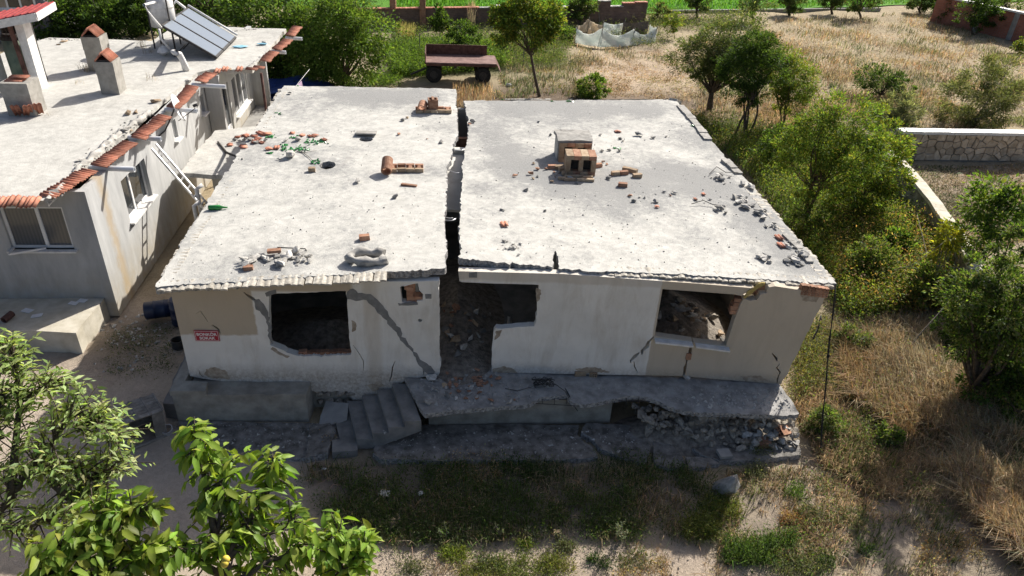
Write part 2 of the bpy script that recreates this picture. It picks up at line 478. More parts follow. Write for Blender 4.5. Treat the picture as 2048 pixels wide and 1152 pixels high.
def vertexcol(name, rough=.7, transl=.35, spec=.2, tt=(1.35, 1.3, .55)):
    """foliage and soils: albedo per leaf or per place in the attribute Col"""
    t = NT(name); a = t.n('ShaderNodeAttribute', attribute_name='Col').outputs['Color']
    t.b.inputs['Roughness'].default_value = rough; t.b.inputs['Specular IOR Level'].default_value = spec
    if transl:
        t.col(a)
        tr = t.n('ShaderNodeBsdfTranslucent'); t.link(t.mix(1.0, a, tt, 'MULTIPLY'), tr.inputs[0])
        mx = t.n('ShaderNodeMixShader', i_0=transl); t.link(t.b.outputs[0], mx.inputs[1]); t.link(tr.outputs[0], mx.inputs[2])
        t.link(mx.outputs[0], t.out.inputs[0])
    else:
        v = t.pos(); n1 = t.noise(v, 1.1, 6, .65); n2 = t.noise(v, 9, 5, .7); n3 = t.noise(v, 55, 3, .75)
        k = t.math('ADD', t.math('MULTIPLY', n1, .5), t.math('ADD', t.math('MULTIPLY', n2, .55), t.math('MULTIPLY', n3, .6)))
        k = t.n('ShaderNodeMapRange', i_0=k, i_1=.45, i_2=1.2, i_3=.55, i_4=1.45).outputs[0]
        c = t.mix(1.0, a, k, 'MULTIPLY')
        peb = t.ramp(t.noise(v, 20, 3, .8), (.66, 0), (.72, 1))
        c = t.mix(t.math('MULTIPLY', peb, .30), c, (.50, .46, .40))
        t.col(c); t.bump(t.math('ADD', t.math('MULTIPLY', n2, 1.6), n3), .7, .05)
    return t.m
M['leaf'] = vertexcol('foliage', .65, .5)
M['leaf_glossy'] = vertexcol('glossy_foliage', .5, .5, .3)
M['grass'] = vertexcol('grass_blades', .8, .45, .1, (1.1, 1.02, .82))
M['soil'] = vertexcol('soil', .95, 0, .1)
def brickwall(name, c1, c2, mort, bw=.25, bh=.09):
    t = NT(name); v = t.pos(); x, y, z = t.xyz(v)
    cv = t.n('ShaderNodeCombineXYZ', i_0=t.math('ADD', x, y), i_1=z)
    b = t.n('ShaderNodeTexBrick', i_Vector=cv.outputs[0], i_Color1=c1+(1,), i_Color2=c2+(1,), i_Mortar=mort+(1,), i_Scale=1.0)
    b.inputs['Brick Width'].default_value = bw; b.inputs['Row Height'].default_value = bh; b.inputs['Mortar Size'].default_value = .012
    n = t.noise(v, 1.2, 5, .65)
    t.col(t.mix(1.0, b.outputs[0], t.ramp(n, (.3, .7), (.7, 1.25)), 'MULTIPLY')); t.bump(b.outputs[1], -.5, .01); return t.m
M['brickwall_old'] = brickwall('old_adobe_brick', (.22, .14, .11), (.15, .10, .085), (.20, .16, .13), .3, .12)
M['brickwall_red'] = brickwall('red_brick', (.30, .095, .06), (.36, .13, .08), (.24, .17, .14), .22, .1)

def cloth(name, c1, c2):
    t = NT(name); f = t.noise(t.pos(), 2, 4, .6); c = t.ramp(f, (.35, c1), (.65, c2)); t.col(c)
    tr = t.n('ShaderNodeBsdfTranslucent'); t.link(c, tr.inputs[0]); mx = t.n('ShaderNodeMixShader', i_0=.5); t.link(t.b.outputs[0], mx.inputs[1]); t.link(tr.outputs[0], mx.inputs[2]); t.link(mx.outputs[0], t.out.inputs[0]); return t.m
M['net_white'] = cloth('white_sheet', (.68, .74, .71), (.84, .86, .83)); M['net_tan'] = cloth('tan_sheet', (.56, .47, .36), (.70, .62, .50))
# ------------------------------------------------------------------ the ground
def box_blur(m, k):
    for _ in range(2):
        for ax in (0, 1):
            c = np.cumsum(np.pad(m, [(k+1, k) if a == ax else (0, 0) for a in (0, 1)], mode='edge'), axis=ax)
            if ax == 0: m = (c[2*k+1:, :] - c[:-(2*k+1), :]) / (2*k+1)
            else: m = (c[:, 2*k+1:] - c[:, :-(2*k+1)]) / (2*k+1)
    return m
def pxpoly(pts): return [tuple(A(x, y, 0))[:2] for x, y in pts]
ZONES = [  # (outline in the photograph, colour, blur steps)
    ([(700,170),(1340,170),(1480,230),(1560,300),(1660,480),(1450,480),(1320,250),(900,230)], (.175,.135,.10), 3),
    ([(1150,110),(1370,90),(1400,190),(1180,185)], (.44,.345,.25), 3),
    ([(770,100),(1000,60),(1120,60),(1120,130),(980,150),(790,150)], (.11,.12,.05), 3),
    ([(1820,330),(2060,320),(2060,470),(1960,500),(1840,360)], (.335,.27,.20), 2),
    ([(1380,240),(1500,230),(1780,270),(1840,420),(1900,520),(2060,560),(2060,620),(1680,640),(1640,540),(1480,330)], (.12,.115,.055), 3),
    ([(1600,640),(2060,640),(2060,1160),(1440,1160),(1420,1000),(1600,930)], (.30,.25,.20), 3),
    ([(590,900),(1400,930),(1400,1085),(1180,1090),(620,1040),(520,960)], (.22,.185,.15), 2),  # soil colour darkened to the outline of the house's cast shadow
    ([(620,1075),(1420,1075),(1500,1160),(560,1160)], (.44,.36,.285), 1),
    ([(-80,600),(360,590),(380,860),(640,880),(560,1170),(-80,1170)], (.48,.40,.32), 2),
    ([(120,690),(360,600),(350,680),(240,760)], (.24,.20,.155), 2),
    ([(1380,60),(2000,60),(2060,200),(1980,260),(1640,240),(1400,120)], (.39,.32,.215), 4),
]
FIELD_Y = 61.5
def ground():
    xs = np.concatenate([np.arange(-75, -14, 1.5), np.arange(-14, 30, .22), np.arange(30, 110, 1.2)])
    ys = np.concatenate([np.arange(-12, 6, 1.5), np.arange(6, 46, .22), np.arange(46, 150, .9)])
    gx, gy = np.meshgrid(xs, ys)
    z = gz_np(gx, gy)
    rng = np.random.default_rng(3)
    z = z + rng.normal(0, .018, z.shape)
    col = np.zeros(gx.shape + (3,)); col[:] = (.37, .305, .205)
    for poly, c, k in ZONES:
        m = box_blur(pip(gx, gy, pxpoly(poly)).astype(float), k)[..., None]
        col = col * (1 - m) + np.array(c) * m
    h, w = gx.shape
    idx = np.arange(h*w).reshape(h, w)
    F = np.stack([idx[:-1, :-1], idx[:-1, 1:], idx[1:, 1:], idx[1:, :-1]], -1).reshape(-1, 4)
    co = np.stack([gx, gy, z], -1).reshape(-1, 3)
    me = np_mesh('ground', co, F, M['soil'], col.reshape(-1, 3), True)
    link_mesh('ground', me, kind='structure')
    # green crop field beyond the back wall, a sheet just above the soil
    ys = np.arange(0, 90, 1.5); xs = np.arange(-70, 110, 1.5)
    gx, gy = np.meshgrid(xs, ys); fy = np.where(gx < -3, 62.0, np.where(gx < 16, 62.0 + (gx+3)*.06, 63.2 + (gx-16)*.30)) + gy
    z = gz_np(gx, fy) + .08
    h, w = gx.shape; idx = np.arange(h*w).reshape(h, w)
    F = np.stack([idx[:-1, :-1], idx[:-1, 1:], idx[1:, 1:], idx[1:, :-1]], -1).reshape(-1, 4)
    r = np.random.default_rng(5).uniform(.85, 1.15, (h*w, 1))
    me = np_mesh('field', np.stack([gx, fy, z], -1).reshape(-1, 3), F, M['soil'], np.array([(.10, .24, .03)]) * r, True)
    link_mesh('field', me, kind='structure')
ground()
# ------------------------------------------------------------------ the broken house
R = random.Random(11)
house = thing('damaged_house', 'flat roofed whitewashed house split in two by a wide crack, its roof strewn with rubble', 'house', (1.0, 13.8, .95))
FLOOR = .95
def lerp(a, b, t): return a + (b - a) * t
def roof_z_left(x, y):
    u = (x + 6) / 6.3; v = (y - 13.5) / 14.5
    return lerp(lerp(3.72, 3.93, u), lerp(3.75, 3.75, u), min(1, max(0, v * 1.6)))
def roof_z_right(x, y):
    u = (x - .4) / 8.5; v = (y - 13.7) / 13.4
    return lerp(lerp(3.95, 3.73, u), 3.75, min(1, max(0, v * 1.6)))
WORN_L = [(760,195,70,.6),(600,220,40,.35),(880,250,35,.45),(860,340,45,.5),(905,450,18,.4),(500,290,45,.3),(590,290,60,.3),(560,525,75,.5),(440,545,50,.25),(745,520,40,.35),(400,340,45,.75),(630,330,50,.3),(720,360,60,.2),(850,190,60,.45),(690,180,60,.5),(940,240,30,.4),(650,400,40,.15),(560,200,25,.3)]
WORN_R = [(1000,215,80,.65),(1150,215,90,.7),(1290,215,60,.7),(960,260,40,.6),(1000,290,60,.55),(1010,330,60,.45),(1180,370,110,.8),(1080,340,60,.5),(1330,350,80,.55),(1400,350,60,.6),(1480,400,60,.7),(1540,460,60,.75),(1590,520,50,.75),(1380,270,50,.5),(950,380,30,.55),(940,440,25,.4),(1260,420,60,.35),(1450,300,40,.5),(1110,500,25,.3),(1400,480,50,.2),(1030,490,30,.2)]
def worn_attr(me, blobs):
    n = len(me.vertices); co = np.zeros(n*3, np.float32); me.vertices.foreach_get('co', co); co = co.reshape(-1, 3)
    co = co + np.array(wloc(house), np.float32)
    w = np.full(n, .23)
    for px, py, r, s in blobs:
        c = A(px, py, 3.78); rr = r * (Vector(CP) - c).length / FPX
        d2 = ((co[:, 0]-c.x)**2 + ((co[:, 1]-c.y))**2) / (rr*rr*1.3)
        w += s * np.exp(-d2)
    a = me.attributes.new('Col', 'FLOAT_COLOR', 'POINT')
    c4 = np.ones((n, 4), np.float32); c4[:, :3] = np.clip(w, 0, 1)[:, None]
    a.data.foreach_set('color', c4.ravel())
def roofpx(l, zz=3.78): return [Vector(A(x, y, zz)[:2]) for x, y in l]
crackL = roofpx([(890,546),(893,505),(889,460),(892,405),(894,370),(893,338),(900,318),(905,302),(908,286),(914,272),(917,262),(914,240),(915,222),(911,205),(913,190),(912,176)])
crackR = roofpx([(919,528),(922,500),(917,476),(921,440),(921,405),(924,372),(926,352),(924,332),(929,310),(929,296),(935,282),(937,262),(935,245),(937,236),(931,222),(932,212),(927,200)])
def dense(poly, amp, step, rng):
    out = []
    for a, b in zip(poly[:-1], poly[1:]): out += jag(a, b, amp, step, rng)
    return out + [poly[-1]]
def smooth_noise(x, y, s, a): return a * noise.noise(Vector((x*s, y*s, 3.1)))
TH = .17
def slab_map(zf, lip):
    def mp(x, y, w):
        z = zf(x, y) + smooth_noise(x, y, .8, .025) + smooth_noise(x, y, 4, .008)
        return Vector((x + (smooth_noise(x, y, 9, .03) if w else 0), y + (smooth_noise(y, x, 9, .03) if w else 0), z - w * (TH + smooth_noise(x, y, 5, .02))))
    return mp
# left half: front edge, crack side, back, left side with its projecting canopy
fl, fr = Vector((-6.0, 13.5)), crackL[0]
left_out = (jag(fl, fr, .022, .06, R) + dense(crackL, .018, .09, R) + jag(crackL[-1], (-5.95, 27.95), .02, .15, R) +
            jag((-5.95, 27.95), (-6.0, 23.1), .02, .14, R) + jag((-6.0, 23.1), (-6.05, 19.43), .04, .12, R) + jag((-6.05, 19.43), fl, .02, .12, R))
hole = [Vector(A(732,277,3.78)[:2]) + Vector((.22*math.cos(a), .22*math.sin(a))) for a in [k*math.pi/4 for k in range(8)]]
hole2 = [Vector(A(655,330,3.78)[:2]) + Vector((.24*math.cos(a), .30*math.sin(a))) for a in [k*math.pi/4 for k in range(8)]]
mbL = plate(left_out, [hole, hole2], slab_map(roof_z_left, 0), .3, R)
SUP.append(bvh_of(mbL))
slabL = put('roof_slab', mbL, M['roof'], house); worn_attr(slabL.data, WORN_L); two_tone(slabL, mbL, M['slab_edge'])
slabL['label'] = 'left half of the cracked flat concrete roof'
nf = Vector((1.9, 13.93))
notch = roofpx([(1105,534),(1107,508),(1112,500),(1117,512),(1117,536)], 3.9)
right_out = (jag(crackR[0], notch[0], .025, .06, R) + dense(notch, .012, .07, R)[:-1] + jag(notch[-1], A(1213,543,3.88), .025, .06, R) +
             jag(A(1213,540,3.88), (8.98, 13.5), .02, .06, R) + jag((8.98, 13.5), (9.02, 27.2), .02, .15, R) +
             jag((9.02, 27.2), crackR[-1], .02, .15, R) + dense(crackR[::-1], .018, .09, R)[:-1])
mbR = plate(right_out, [], slab_map(roof_z_right, 0), .3, R)
SUP.append(bvh_of(mbR))
slabR = put('roof_slab', mbR, M['roof'], house); worn_attr(slabR.data, WORN_R); two_tone(slabR, mbR, M['slab_edge'])
slabR['label'] = 'right half of the cracked flat concrete roof, sagging to the right'

# lower canopy jutting out over the alley
cz = 2.2
cpx = [(430,262),(470,256),(540,250),(480,352),(440,349),(400,348),(362,346),(366,338),(390,305)]
mbC = plate(jagloop([Vector(A(x, y, cz)[:2]) for x, y in cpx], .02, .12, R), [], lambda x, y, w: Vector((x, y, cz + smooth_noise(x, y, 1.2, .03) + smooth_noise(x, y, 5, .012) - w*.15)), .2, R)
SUP.append(bvh_of(mbC)); canopy = put('canopy', mbC, M['roof'], house); worn_attr(canopy.data, [(420,310,90,.9),(490,300,60,.5)])
canopy['label'] = 'gravelly lower canopy slab on the alley side'
_c = A(400, 348, cz); put('canopy_wall', MB().box((_c.x + .3, _c.y + .15, 0), (-5.95, _c.y + .3, cz - .16)), M['sand_conc'], house)
# ---- edge tiles set along the rims, limewashed over
def tile_mesh(name, w, L, th, amp, rolls, m, n=12, tip=.0, bend=0):
    vs = []; fs = []
    for j in range(2):
        for (lay) in (0, 1):
            for i in range(n+1):
                x = (i/n - .5) * w
                z = amp * (.5 - .5*math.cos(2*math.pi*rolls*i/n)) - (th if lay else 0)
                vs.append((x, j*L, z - j*tip))
    q = n+1
    for i in range(n):
        fs.append((i, i+1, 2*q+i+1, 2*q+i)); fs.append((q+i+1, q+i, 3*q+i, 3*q+i+1))
        fs.append((i+1, i, q+i, q+i+1)); fs.append((2*q+i, 2*q+i+1, 3*q+i+1, 3*q+i))
    fs.append((0, 2*q, 3*q, q)); fs.append((n, q+n, 3*q+n, 2*q+n))
    mb = MB(); mb.add(vs, fs, n > 8); return mb.mesh(name, m)
edge_tile = tile_mesh('edge_tile', .142, .34, .04, .013, 1, M['tile_edge'], 8, .035)
def edge_row(p0, p1, out, zf, slab, jit=.012, skip=()):
    p0 = Vector(p0); p1 = Vector(p1); d = p1 - p0; n = int(d.length / .142); ang = math.atan2(out[1], out[0]) - math.pi/2
    for i in range(n):
        if i in skip: continue
        p = p0 + d * ((i+.5)/n)
        q = p - Vector(out) * .26
        z = below(q.x, q.y)
        inst('edge_tile', edge_tile, slab, (q.x + R.gauss(0, jit), q.y + R.gauss(0, jit), z - .004 + R.gauss(0, .004)), (R.gauss(0, .02), R.gauss(0, .02), ang + R.gauss(0, .03)), (1, R.uniform(.94, 1.06), 1))
edge_row((-5.95, 13.47), (-1.2, 13.58), (0, -1), roof_z_left, slabL)
edge_row((-5.98, 19.2), (-5.98, 14.0), (-1, 0), roof_z_left, slabL, skip=(3, 14, 15, 27))
edge_row((-5.97, 27.6), (-5.97, 23.6), (-1, 0), roof_z_left, slabL, skip=(2, 9, 13))
e0 = A(1216, 541, 3.87); edge_row((e0.x, e0.y - .02), (8.92, 13.5), (-.02, -1), roof_z_right, slabR)
edge_row((8.97, 13.7), (8.99, 19.2), (1, 0), roof_z_right, slabR, skip=(11, 19, 20))
# raised kerb fragments along the back and right rims
def kerb(pxs, w, h):
    P = [hit(*p) for p in pxs]
    mb = MB(); n = len(P)
    for a, b in zip(P[:-1], P[1:]):
        k = max(1, int((b-a).length / .3))
        for i in range(k):
            p = a.lerp(b, i/k); q = a.lerp(b, (i+1)/k); d = (q-p).normalized()*.01
            mb.bar(p - Vector((0,0,.03)) + d, q - Vector((0,0,.03)) - d, w * R.uniform(.85, 1.1), (h + .06) * R.uniform(.8, 1.15))
    return put('kerb_fragment', mb, M['rubble_c'], slabR)
kerb([(1346,201),(1358,206)], .3, .14); kerb([(1360,212),(1384,240),(1402,262),(1416,281)], .28, .13); kerb([(1449,322),(1478,349)], .26, .14)
kerb([(1010,199),(1180,199)], .12, .05); kerb([(1190,200),(1330,200)], .12, .05); kerb([(1568,470),(1600,500),(1620,527)], .16, .10)

# ---- front walls, drawn on their own vertical planes
M['scar'] = simple('bared_undercoat', (.26, .21, .16), (.46, .40, .32), 9, .7, 24)
LP0, LP1 = (-5.94, 13.98), (-.2, 13.78)
RP0, RP1 = (1.2, 13.93), (8.27, 13.3)
def on_plane(p0, p1):
    d = Vector((p1[0]-p0[0], p1[1]-p0[1], 0)); L = d.length; d.normalize(); nrm = Vector((d.y, -d.x, 0))   # towards the camera
    def to(px, py): 
        P = AP(px, py, p0, p1); return Vector(((P - Vector((p0[0], p0[1], 0))).dot(d), P.z))
    def mp(front, back):
        def f(u, v, w):
            o = lerp(front, back, w)
            k = smooth_noise(u, v, 1.5, .012) if w == 0 else 0
            return Vector((p0[0], p0[1], 0)) + d*u + Vector((0, 0, v)) + nrm*(o + k)
        return f
    return to, mp
toL, mpL = on_plane(LP0, LP1)
toR, mpR = on_plane(RP0, RP1)
def PL(l): return [toL(*p) for p in l]
def PR(l): return [toR(*p) for p in l]
soffit = lambda z: 3.62
wl = (PL([(380,752),(404,757),(450,763),(540,766),(618,770),(622,782)]) + jag(toL(628,782), toL(700,783), .02, .06, R) + PL([(706,800),(720,806),(748,798),(775,785),(812,760),(848,754),(876,752)]) +
      jag(toL(880,745), toL(878,562), .012, .1, R) + [Vector((5.86, 3.66)), Vector((.02, 3.50))])
win = dense(PL([(540,690),(537,588),(585,586),(692,582),(697,640),(700,690)]), .006, .1, R) + dense(PL([(703,702),(702,709),(660,712),(612,713),(585,709),(566,700)]), .012, .06, R)
vent = dense(PL([(800,574),(836,567),(838,580),(846,588),(846,600),(834,602),(833,607),(804,605)]), .008, .05, R)
cr = [
    sliver(PL([(487,584),(494,590),(505,597),(513,603),(520,607)]), [.015,.05,.08,.05,.015]),
    sliver(PL([(392,628),(401,622),(410,635),(416,645)]), .016),
    sliver(PL([(424,650),(432,655),(437,659),(441,667)]), [.02,.05,.04,.012]),
    sliver(PL([(398,740),(400,748),(406,754)]), .03),
    sliver(PL([(706,690),(716,703),(727,722),(727,742)]), .022),
    sliver(PL([(790,722),(785,735),(783,752),(778,764)]), .026),
    sliver(PL([(852,728),(853,737),(847,742),(848,751)]), .035),
]
ventpipe = [toL(840,641) + Vector((.05*math.cos(a), .05*math.sin(a))) for a in [k*math.pi/4 for k in range(8)]]
mb = plate(wl, [win, vent, ventpipe] + cr, mpL(0, -.19), .25, R)
wallL = put('wall', mb, M['wall_left'], house); wallL['label'] = 'left front wall with a gaping window hole and a grey mortar streak'
# repaired diagonal crack: trowelled mortar a few mm proud
def patch(name, px, m, to, mp, parent, amp=.02, step=.07, prd=.008):
    out = []
    P = [to(*p) for p in px]
    for a, b in zip(P, P[1:] + P[:1]): out += jag(a, b, amp, step, R)
    return put(name, plate(out, [], mp(prd, -.01), 0, R), m, parent)
patch('mortar_patch', [(694,584),(706,577),(716,586),(741,588),(752,597),(770,618),(792,648),(815,684),(838,714),(866,738),(866,748),(852,745),(836,728),(826,704),(806,684),(784,656),(762,630),(745,612),(733,600),(712,602),(695,598)], M['mortar'], toL, mpL, wallL)
patch('mortar_patch', [(508,600),(518,598),(530,612),(537,625),(541,660),(545,688),(538,676),(533,640),(520,622),(510,612)], M['mortar'], toL, mpL, wallL)
patch('mortar_patch', [(530,586),(552,579),(553,587),(533,593)], M['mortar'], toL, mpL, wallL)
patch('mortar_patch', [(796,606),(835,604),(836,609),(798,611)], M['mortar'], toL, mpL, wallL, .006)
patch('mortar_patch', [(850,588),(863,588),(863,597),(851,597)], M['mortar'], toL, mpL, wallL, .006)
# hollow bricks laid in the broken sill of that window and in the vent hole
brick_me = {}
def hollow_brick(L=.25, W=.19, H=.13, m='brick'):
    k = (L, W, H, m)
    if k in brick_me: return brick_me[k]
    mb = MB(); t = .018
    # long way x, holes run along x: end faces show two rows of three cells
    for z in (-H/2, -t/2, H/2 - t): mb.box((-L/2, -W/2, z), (L/2, W/2, z+t))
    for i in range(4):
        y = -W/2 + (W - t) * i/3
        mb.box((-L/2+.001, y, -H/2+t), (L/2-.001, y+t, -t/2)); mb.box((-L/2+.001, y, t/2), (L/2-.001, y+t, H/2-t))
    brick_me[k] = mb.mesh('hollow_brick', M[m]); return brick_me[k]
def solid_brick(L=.22, W=.105, H=.065, m='brick', seed=0):
    k = (L, W, H, m, seed, 's')
    if k in brick_me: return brick_me[k]
    r = random.Random(seed); mb = MB(); mb.box((-L/2, -W/2, -H/2), (L/2, W/2, H/2))
    mb.v = [(v[0] + r.gauss(0, .007), v[1] + r.gauss(0, .005), v[2] + r.gauss(0, .004)) for v in mb.v]
    brick_me[k] = mb.mesh('brick', M[m]); return brick_me[k]
for i in range(9):
    p = AP(606 + i*11.2, 704 + R.uniform(-2, 2), (LP0[0], LP0[1]+.13), (LP1[0], LP1[1]+.13))
    inst('brick', hollow_brick(.13, .19, .12), wallL, (p.x, p.y, p.z - .03), (R.gauss(0,.05), R.gauss(0,.04), math.pi/2 + R.gauss(0,.06)))
for (px, py, a) in ((838,594,.2),(840,601,-.4),(835,588,1.2),(818,575,0)):
    p = AP(px, py, (LP0[0], LP0[1]+.08), (LP1[0], LP1[1]+.08))
    inst('brick', solid_brick(.2, .1, .09), wallL, p, (a, .3, a*.5))
# flue hanging in the vent hole
put('flue_box', MB().box((AP(812,568,LP0,LP1).x, 13.86, 3.05), (AP(830,568,LP0,LP1).x, 14.0, 3.6)), M['brick'], wallL)

w1 = (jag(toR(983,745), toR(985,692), .01, .08, R) + PR([(985,690),(987,664),(992,657)]) + dense(PR([(1003,658),(1030,655),(1068,653)]), .012, .08, R) + dense(PR([(1071,648),(1074,610),(1078,570)]), .01, .08, R) +
      PR([(1060,569),(990,567),(924,564),(919,562)]) + [Vector((-.86, 3.78)), Vector((1.5, 3.82)), Vector((4.5, 3.72)), Vector((5.85, 3.66))] +
      jag(toR(1506,575), toR(1486,590), .02, .05, R) + PR([(1484,592),(1470,589),(1325,578),(1309,672),(1385,683)]) + dense(PR([(1383,690),(1378,697),(1376,712),(1370,730),(1364,752)]), .012, .06, R) +
      PR([(1363,752)]))
cr = [sliver(PR([(1308,673),(1297,684),(1295,692),(1284,702),(1284,710)]), [.03,.07,.11,.08,.03]),
      sliver(PR([(1279,705),(1271,712),(1261,722),(1262,727)]), [.03,.10,.05,.02]),
      sliver(PR([(1268,722),(1269,733),(1275,745)]), .03)]
mb = plate(w1, cr, mpR(0, -.19), .25, R)
wallR = put('wall', mb, M['wall_right'], house); wallR['label'] = 'middle front wall between the doorway gap and the right window'
w2 = (PR([(1370,752)]) + dense(PR([(1374,730),(1381,712),(1384,702),(1386,693)]), .012, .06, R) + PR([(1387,684),(1452,691)]) + PR([(1468,640),(1482,606),(1487,597)]) +
      dense(PR([(1500,601),(1513,600),(1520,589),(1533,586),(1538,574),(1550,572)]), .012, .06, R) + PR([(1590,578),(1655,583)]) + dense(PR([(1655,584),(1625,645),(1600,696),(1590,715),(1562,768)]), .012, .1, R) + PR([(1561,768)]))
cr = [sliver(PR([(1544,706),(1552,716),(1554,722)]), .06), sliver(PR([(1559,727),(1553,735),(1560,744),(1555,756),(1554,766)]), .035)]
mb = plate(w2, cr, mpR(.012, -.18), .25, R)
wallR2 = put('wall', mb, M['wall_right'], house); wallR2['label'] = 'tan right front wall leaning outwards under a stepped break'
wallR2['label'] = 'tan right end of the front wall, leaning out with a stepped break above'
for (px, to, mp, w) in (([(412,738),(430,734),(452,742),(460,758),(425,757),(408,750)], toL, mpL, wallL), ([(545,694),(560,704),(580,712),(575,716),(556,708),(541,698)], toL, mpL, wallL), ([(703,640),(712,646),(712,660),(704,664)], toL, mpL, wallL), ([(735,770),(760,764),(770,772),(745,782)], toL, mpL, wallL),
        ([(985,738),(1010,732),(1030,740),(1035,746),(986,746)], toR, mpR, wallR), ([(1072,575),(1082,580),(1079,600),(1073,604)], toR, mpR, wallR), ([(1150,738),(1190,734),(1220,744),(1160,747)], toR, mpR, wallR), ([(992,662),(1004,660),(1000,672),(989,680)], toR, mpR, wallR), ([(1600,590),(1640,588),(1632,604),(1604,600)], toR, mpR, wallR2), ([(1480,752),(1520,750),(1540,762),(1490,762)], toR, mpR, wallR2)):
    patch('plaster_scar', px, M['scar'], to, mp, w, .012, .05, .016 if w is wallR2 else .005)
# marble sill in two broken pieces
for (a, b) in (((1309,676),(1384,684)), ((1390,685),(1457,694))):
    p, q = AP(*a, RP0, RP1), AP(*b, RP0, RP1); mb = MB()
    mb.bar(p + Vector((0, -.02, -.02)), q + Vector((0, -.02, -.02)), .30, .045)
    put('window_sill', mb, M['white_dirty'], wallR)
# bricks bared in the right jamb and along the broken wall top
for i, (px, py) in enumerate(((1477,598),(1473,606),(1469,613),(1467,621))):
    p = AP(px, py, (RP0[0], RP0[1]+.12), (RP1[0], RP1[1]+.12)); inst('brick', hollow_brick(.2, .16, .1), wallR2, p, (0, R.gauss(0,.1), R.gauss(0,.15)))
for i in range(7):
    p = AP(1607 + i*7.3, 572 + i*1.2, (RP0[0], RP0[1]+.02), (RP1[0], RP1[1]+.02)); inst('brick', hollow_brick(.11, .13, .13), wallR2, p + Vector((0, 0, -.02)), (0, 0, math.pi/2))
    p = AP(1607 + i*7.0, 580 + i*1.0, (RP0[0], RP0[1]+.03), (RP1[0], RP1[1]+.03)); inst('brick', hollow_brick(.11, .13, .13), wallR2, p + Vector((0, 0, -.03)), (0, 0, math.pi/2))
for (px, py) in ((1505,578),(1515,583),(1523,574),(1533,570),(1545,568),(1560,570),(1575,572)):
    p = AP(px, py, (RP0[0], RP0[1]+.25), (RP1[0], RP1[1]+.25)); inst('brick', hollow_brick(.2, .19, .13), wallR2, p, (0, R.gauss(0,.1), R.gauss(0,.3)))
patch('yellow_foam', [(1486,594),(1497,580),(1508,574),(1517,566),(1530,565),(1528,569),(1516,575),(1500,588),(1489,596)], M['yellow_foam'], toR, mpR, wallR, .01, .05, .03)
put('brick', MB().box((-.06,-.04,-.09), (.06,.03,.09), Matrix.Translation(AP(1377,712,RP0,RP1))), M['brick'], wallR2)
put('wall_plate', MB().box((-.09,-.01,-.07), (.09,.006,.07), Matrix.Translation(AP(946,549,RP0,RP1) + Vector((0,-.01,0)))), M['mortar'], wallR)

# ---- side, back and inner walls
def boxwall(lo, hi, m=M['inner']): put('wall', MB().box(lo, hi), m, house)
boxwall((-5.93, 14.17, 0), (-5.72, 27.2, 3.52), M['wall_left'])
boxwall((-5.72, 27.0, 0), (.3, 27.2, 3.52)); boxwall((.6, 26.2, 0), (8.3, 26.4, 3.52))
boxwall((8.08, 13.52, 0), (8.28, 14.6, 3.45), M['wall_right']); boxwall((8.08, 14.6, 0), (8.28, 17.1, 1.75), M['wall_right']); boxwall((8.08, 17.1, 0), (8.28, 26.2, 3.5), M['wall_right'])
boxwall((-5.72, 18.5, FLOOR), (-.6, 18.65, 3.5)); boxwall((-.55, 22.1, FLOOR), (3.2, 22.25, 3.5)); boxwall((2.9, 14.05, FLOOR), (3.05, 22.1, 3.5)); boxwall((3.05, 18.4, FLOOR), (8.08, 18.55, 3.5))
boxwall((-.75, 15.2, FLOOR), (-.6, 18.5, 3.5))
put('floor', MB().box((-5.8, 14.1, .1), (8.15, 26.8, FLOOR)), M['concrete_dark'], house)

# ---- terrace in front, its front rim broken away in curves
tf = [(850,829),(875,826),(900,822),(945,818),(990,815),(1040,811),(1062,807),(1072,801),(1080,796),(1110,793),(1133,791),(1138,798),(1146,805),(1170,808),(1200,804),(1230,797),(1262,791),(1285,792),(1310,799),(1330,808),(1350,816),(1375,821),(1400,824),(1460,828),(1530,830),(1570,832),(1598,828)]
tf = [Vector(A(x, y, FLOOR)[:2]) for x, y in tf]
ter = jag((-.92, 13.77), (-.45, 12.47), .006, .12, R) + dense(tf, .012, .06, R) + jag((8.27, 12.6), (8.22, 13.2), .01, .15, R) + [Vector((8.22, 13.2)), Vector((8.2, 13.42)), Vector((1.25, 14.05)), Vector((1.22, 14.3)), Vector((-.1, 14.3)), Vector((-.12, 13.7))]
def ter_map(x, y, w):
    z = FLOOR + .012 + smooth_noise(x, y, 1.2, .012) + smooth_noise(x, y, 6, .007) - (max(0, 13.2 - y) * .05 if 3 < x < 6 else 0)
    return Vector((x, y, z - w*(.12 + smooth_noise(x, y, 4, .015))))
mbT = plate(ter, [sliver([A(1130,776,FLOOR), A(1136,788,FLOOR), A(1140,796,FLOOR)], [.02, .05, .03])], ter_map, .15, R)
SUP.append(bvh_of(mbT))
M['terrace'] = simple('terrace_concrete', (.22, .215, .205), (.40, .39, .375), 3.5, .6, 30, bdist=.03)
terrace = put('terrace_slab', mbT, M['terrace'], house); two_tone(terrace, mbT, M['slab_edge'])
terrace['label'] = 'broken concrete terrace with a wavy front rim'
# rebar sticking out of the broken rim
mb = MB()
for (a, b) in (((1058,806),(1172,810)), ((1080,798),(1300,800))):
    mb.tube([A(*a, .86), A(*b, .86) + Vector((0,-.05,0))], .009, 5)
for px in range(1085, 1290, 24): mb.tube([A(px, 795, .90), A(px, 808, .86)], .007, 5)
put('rebar', mb, M['dark_metal'], terrace)
# riser wall under the terrace, open at its right end
put('foundation', MB().box((-.35, 13.1, 0), (4.05, 13.35, .82)), M['house_base'], house)
put('foundation', MB().box((-5.9, 13.95, -.1), (8.2, 14.15, .80)), M['house_base'], house)
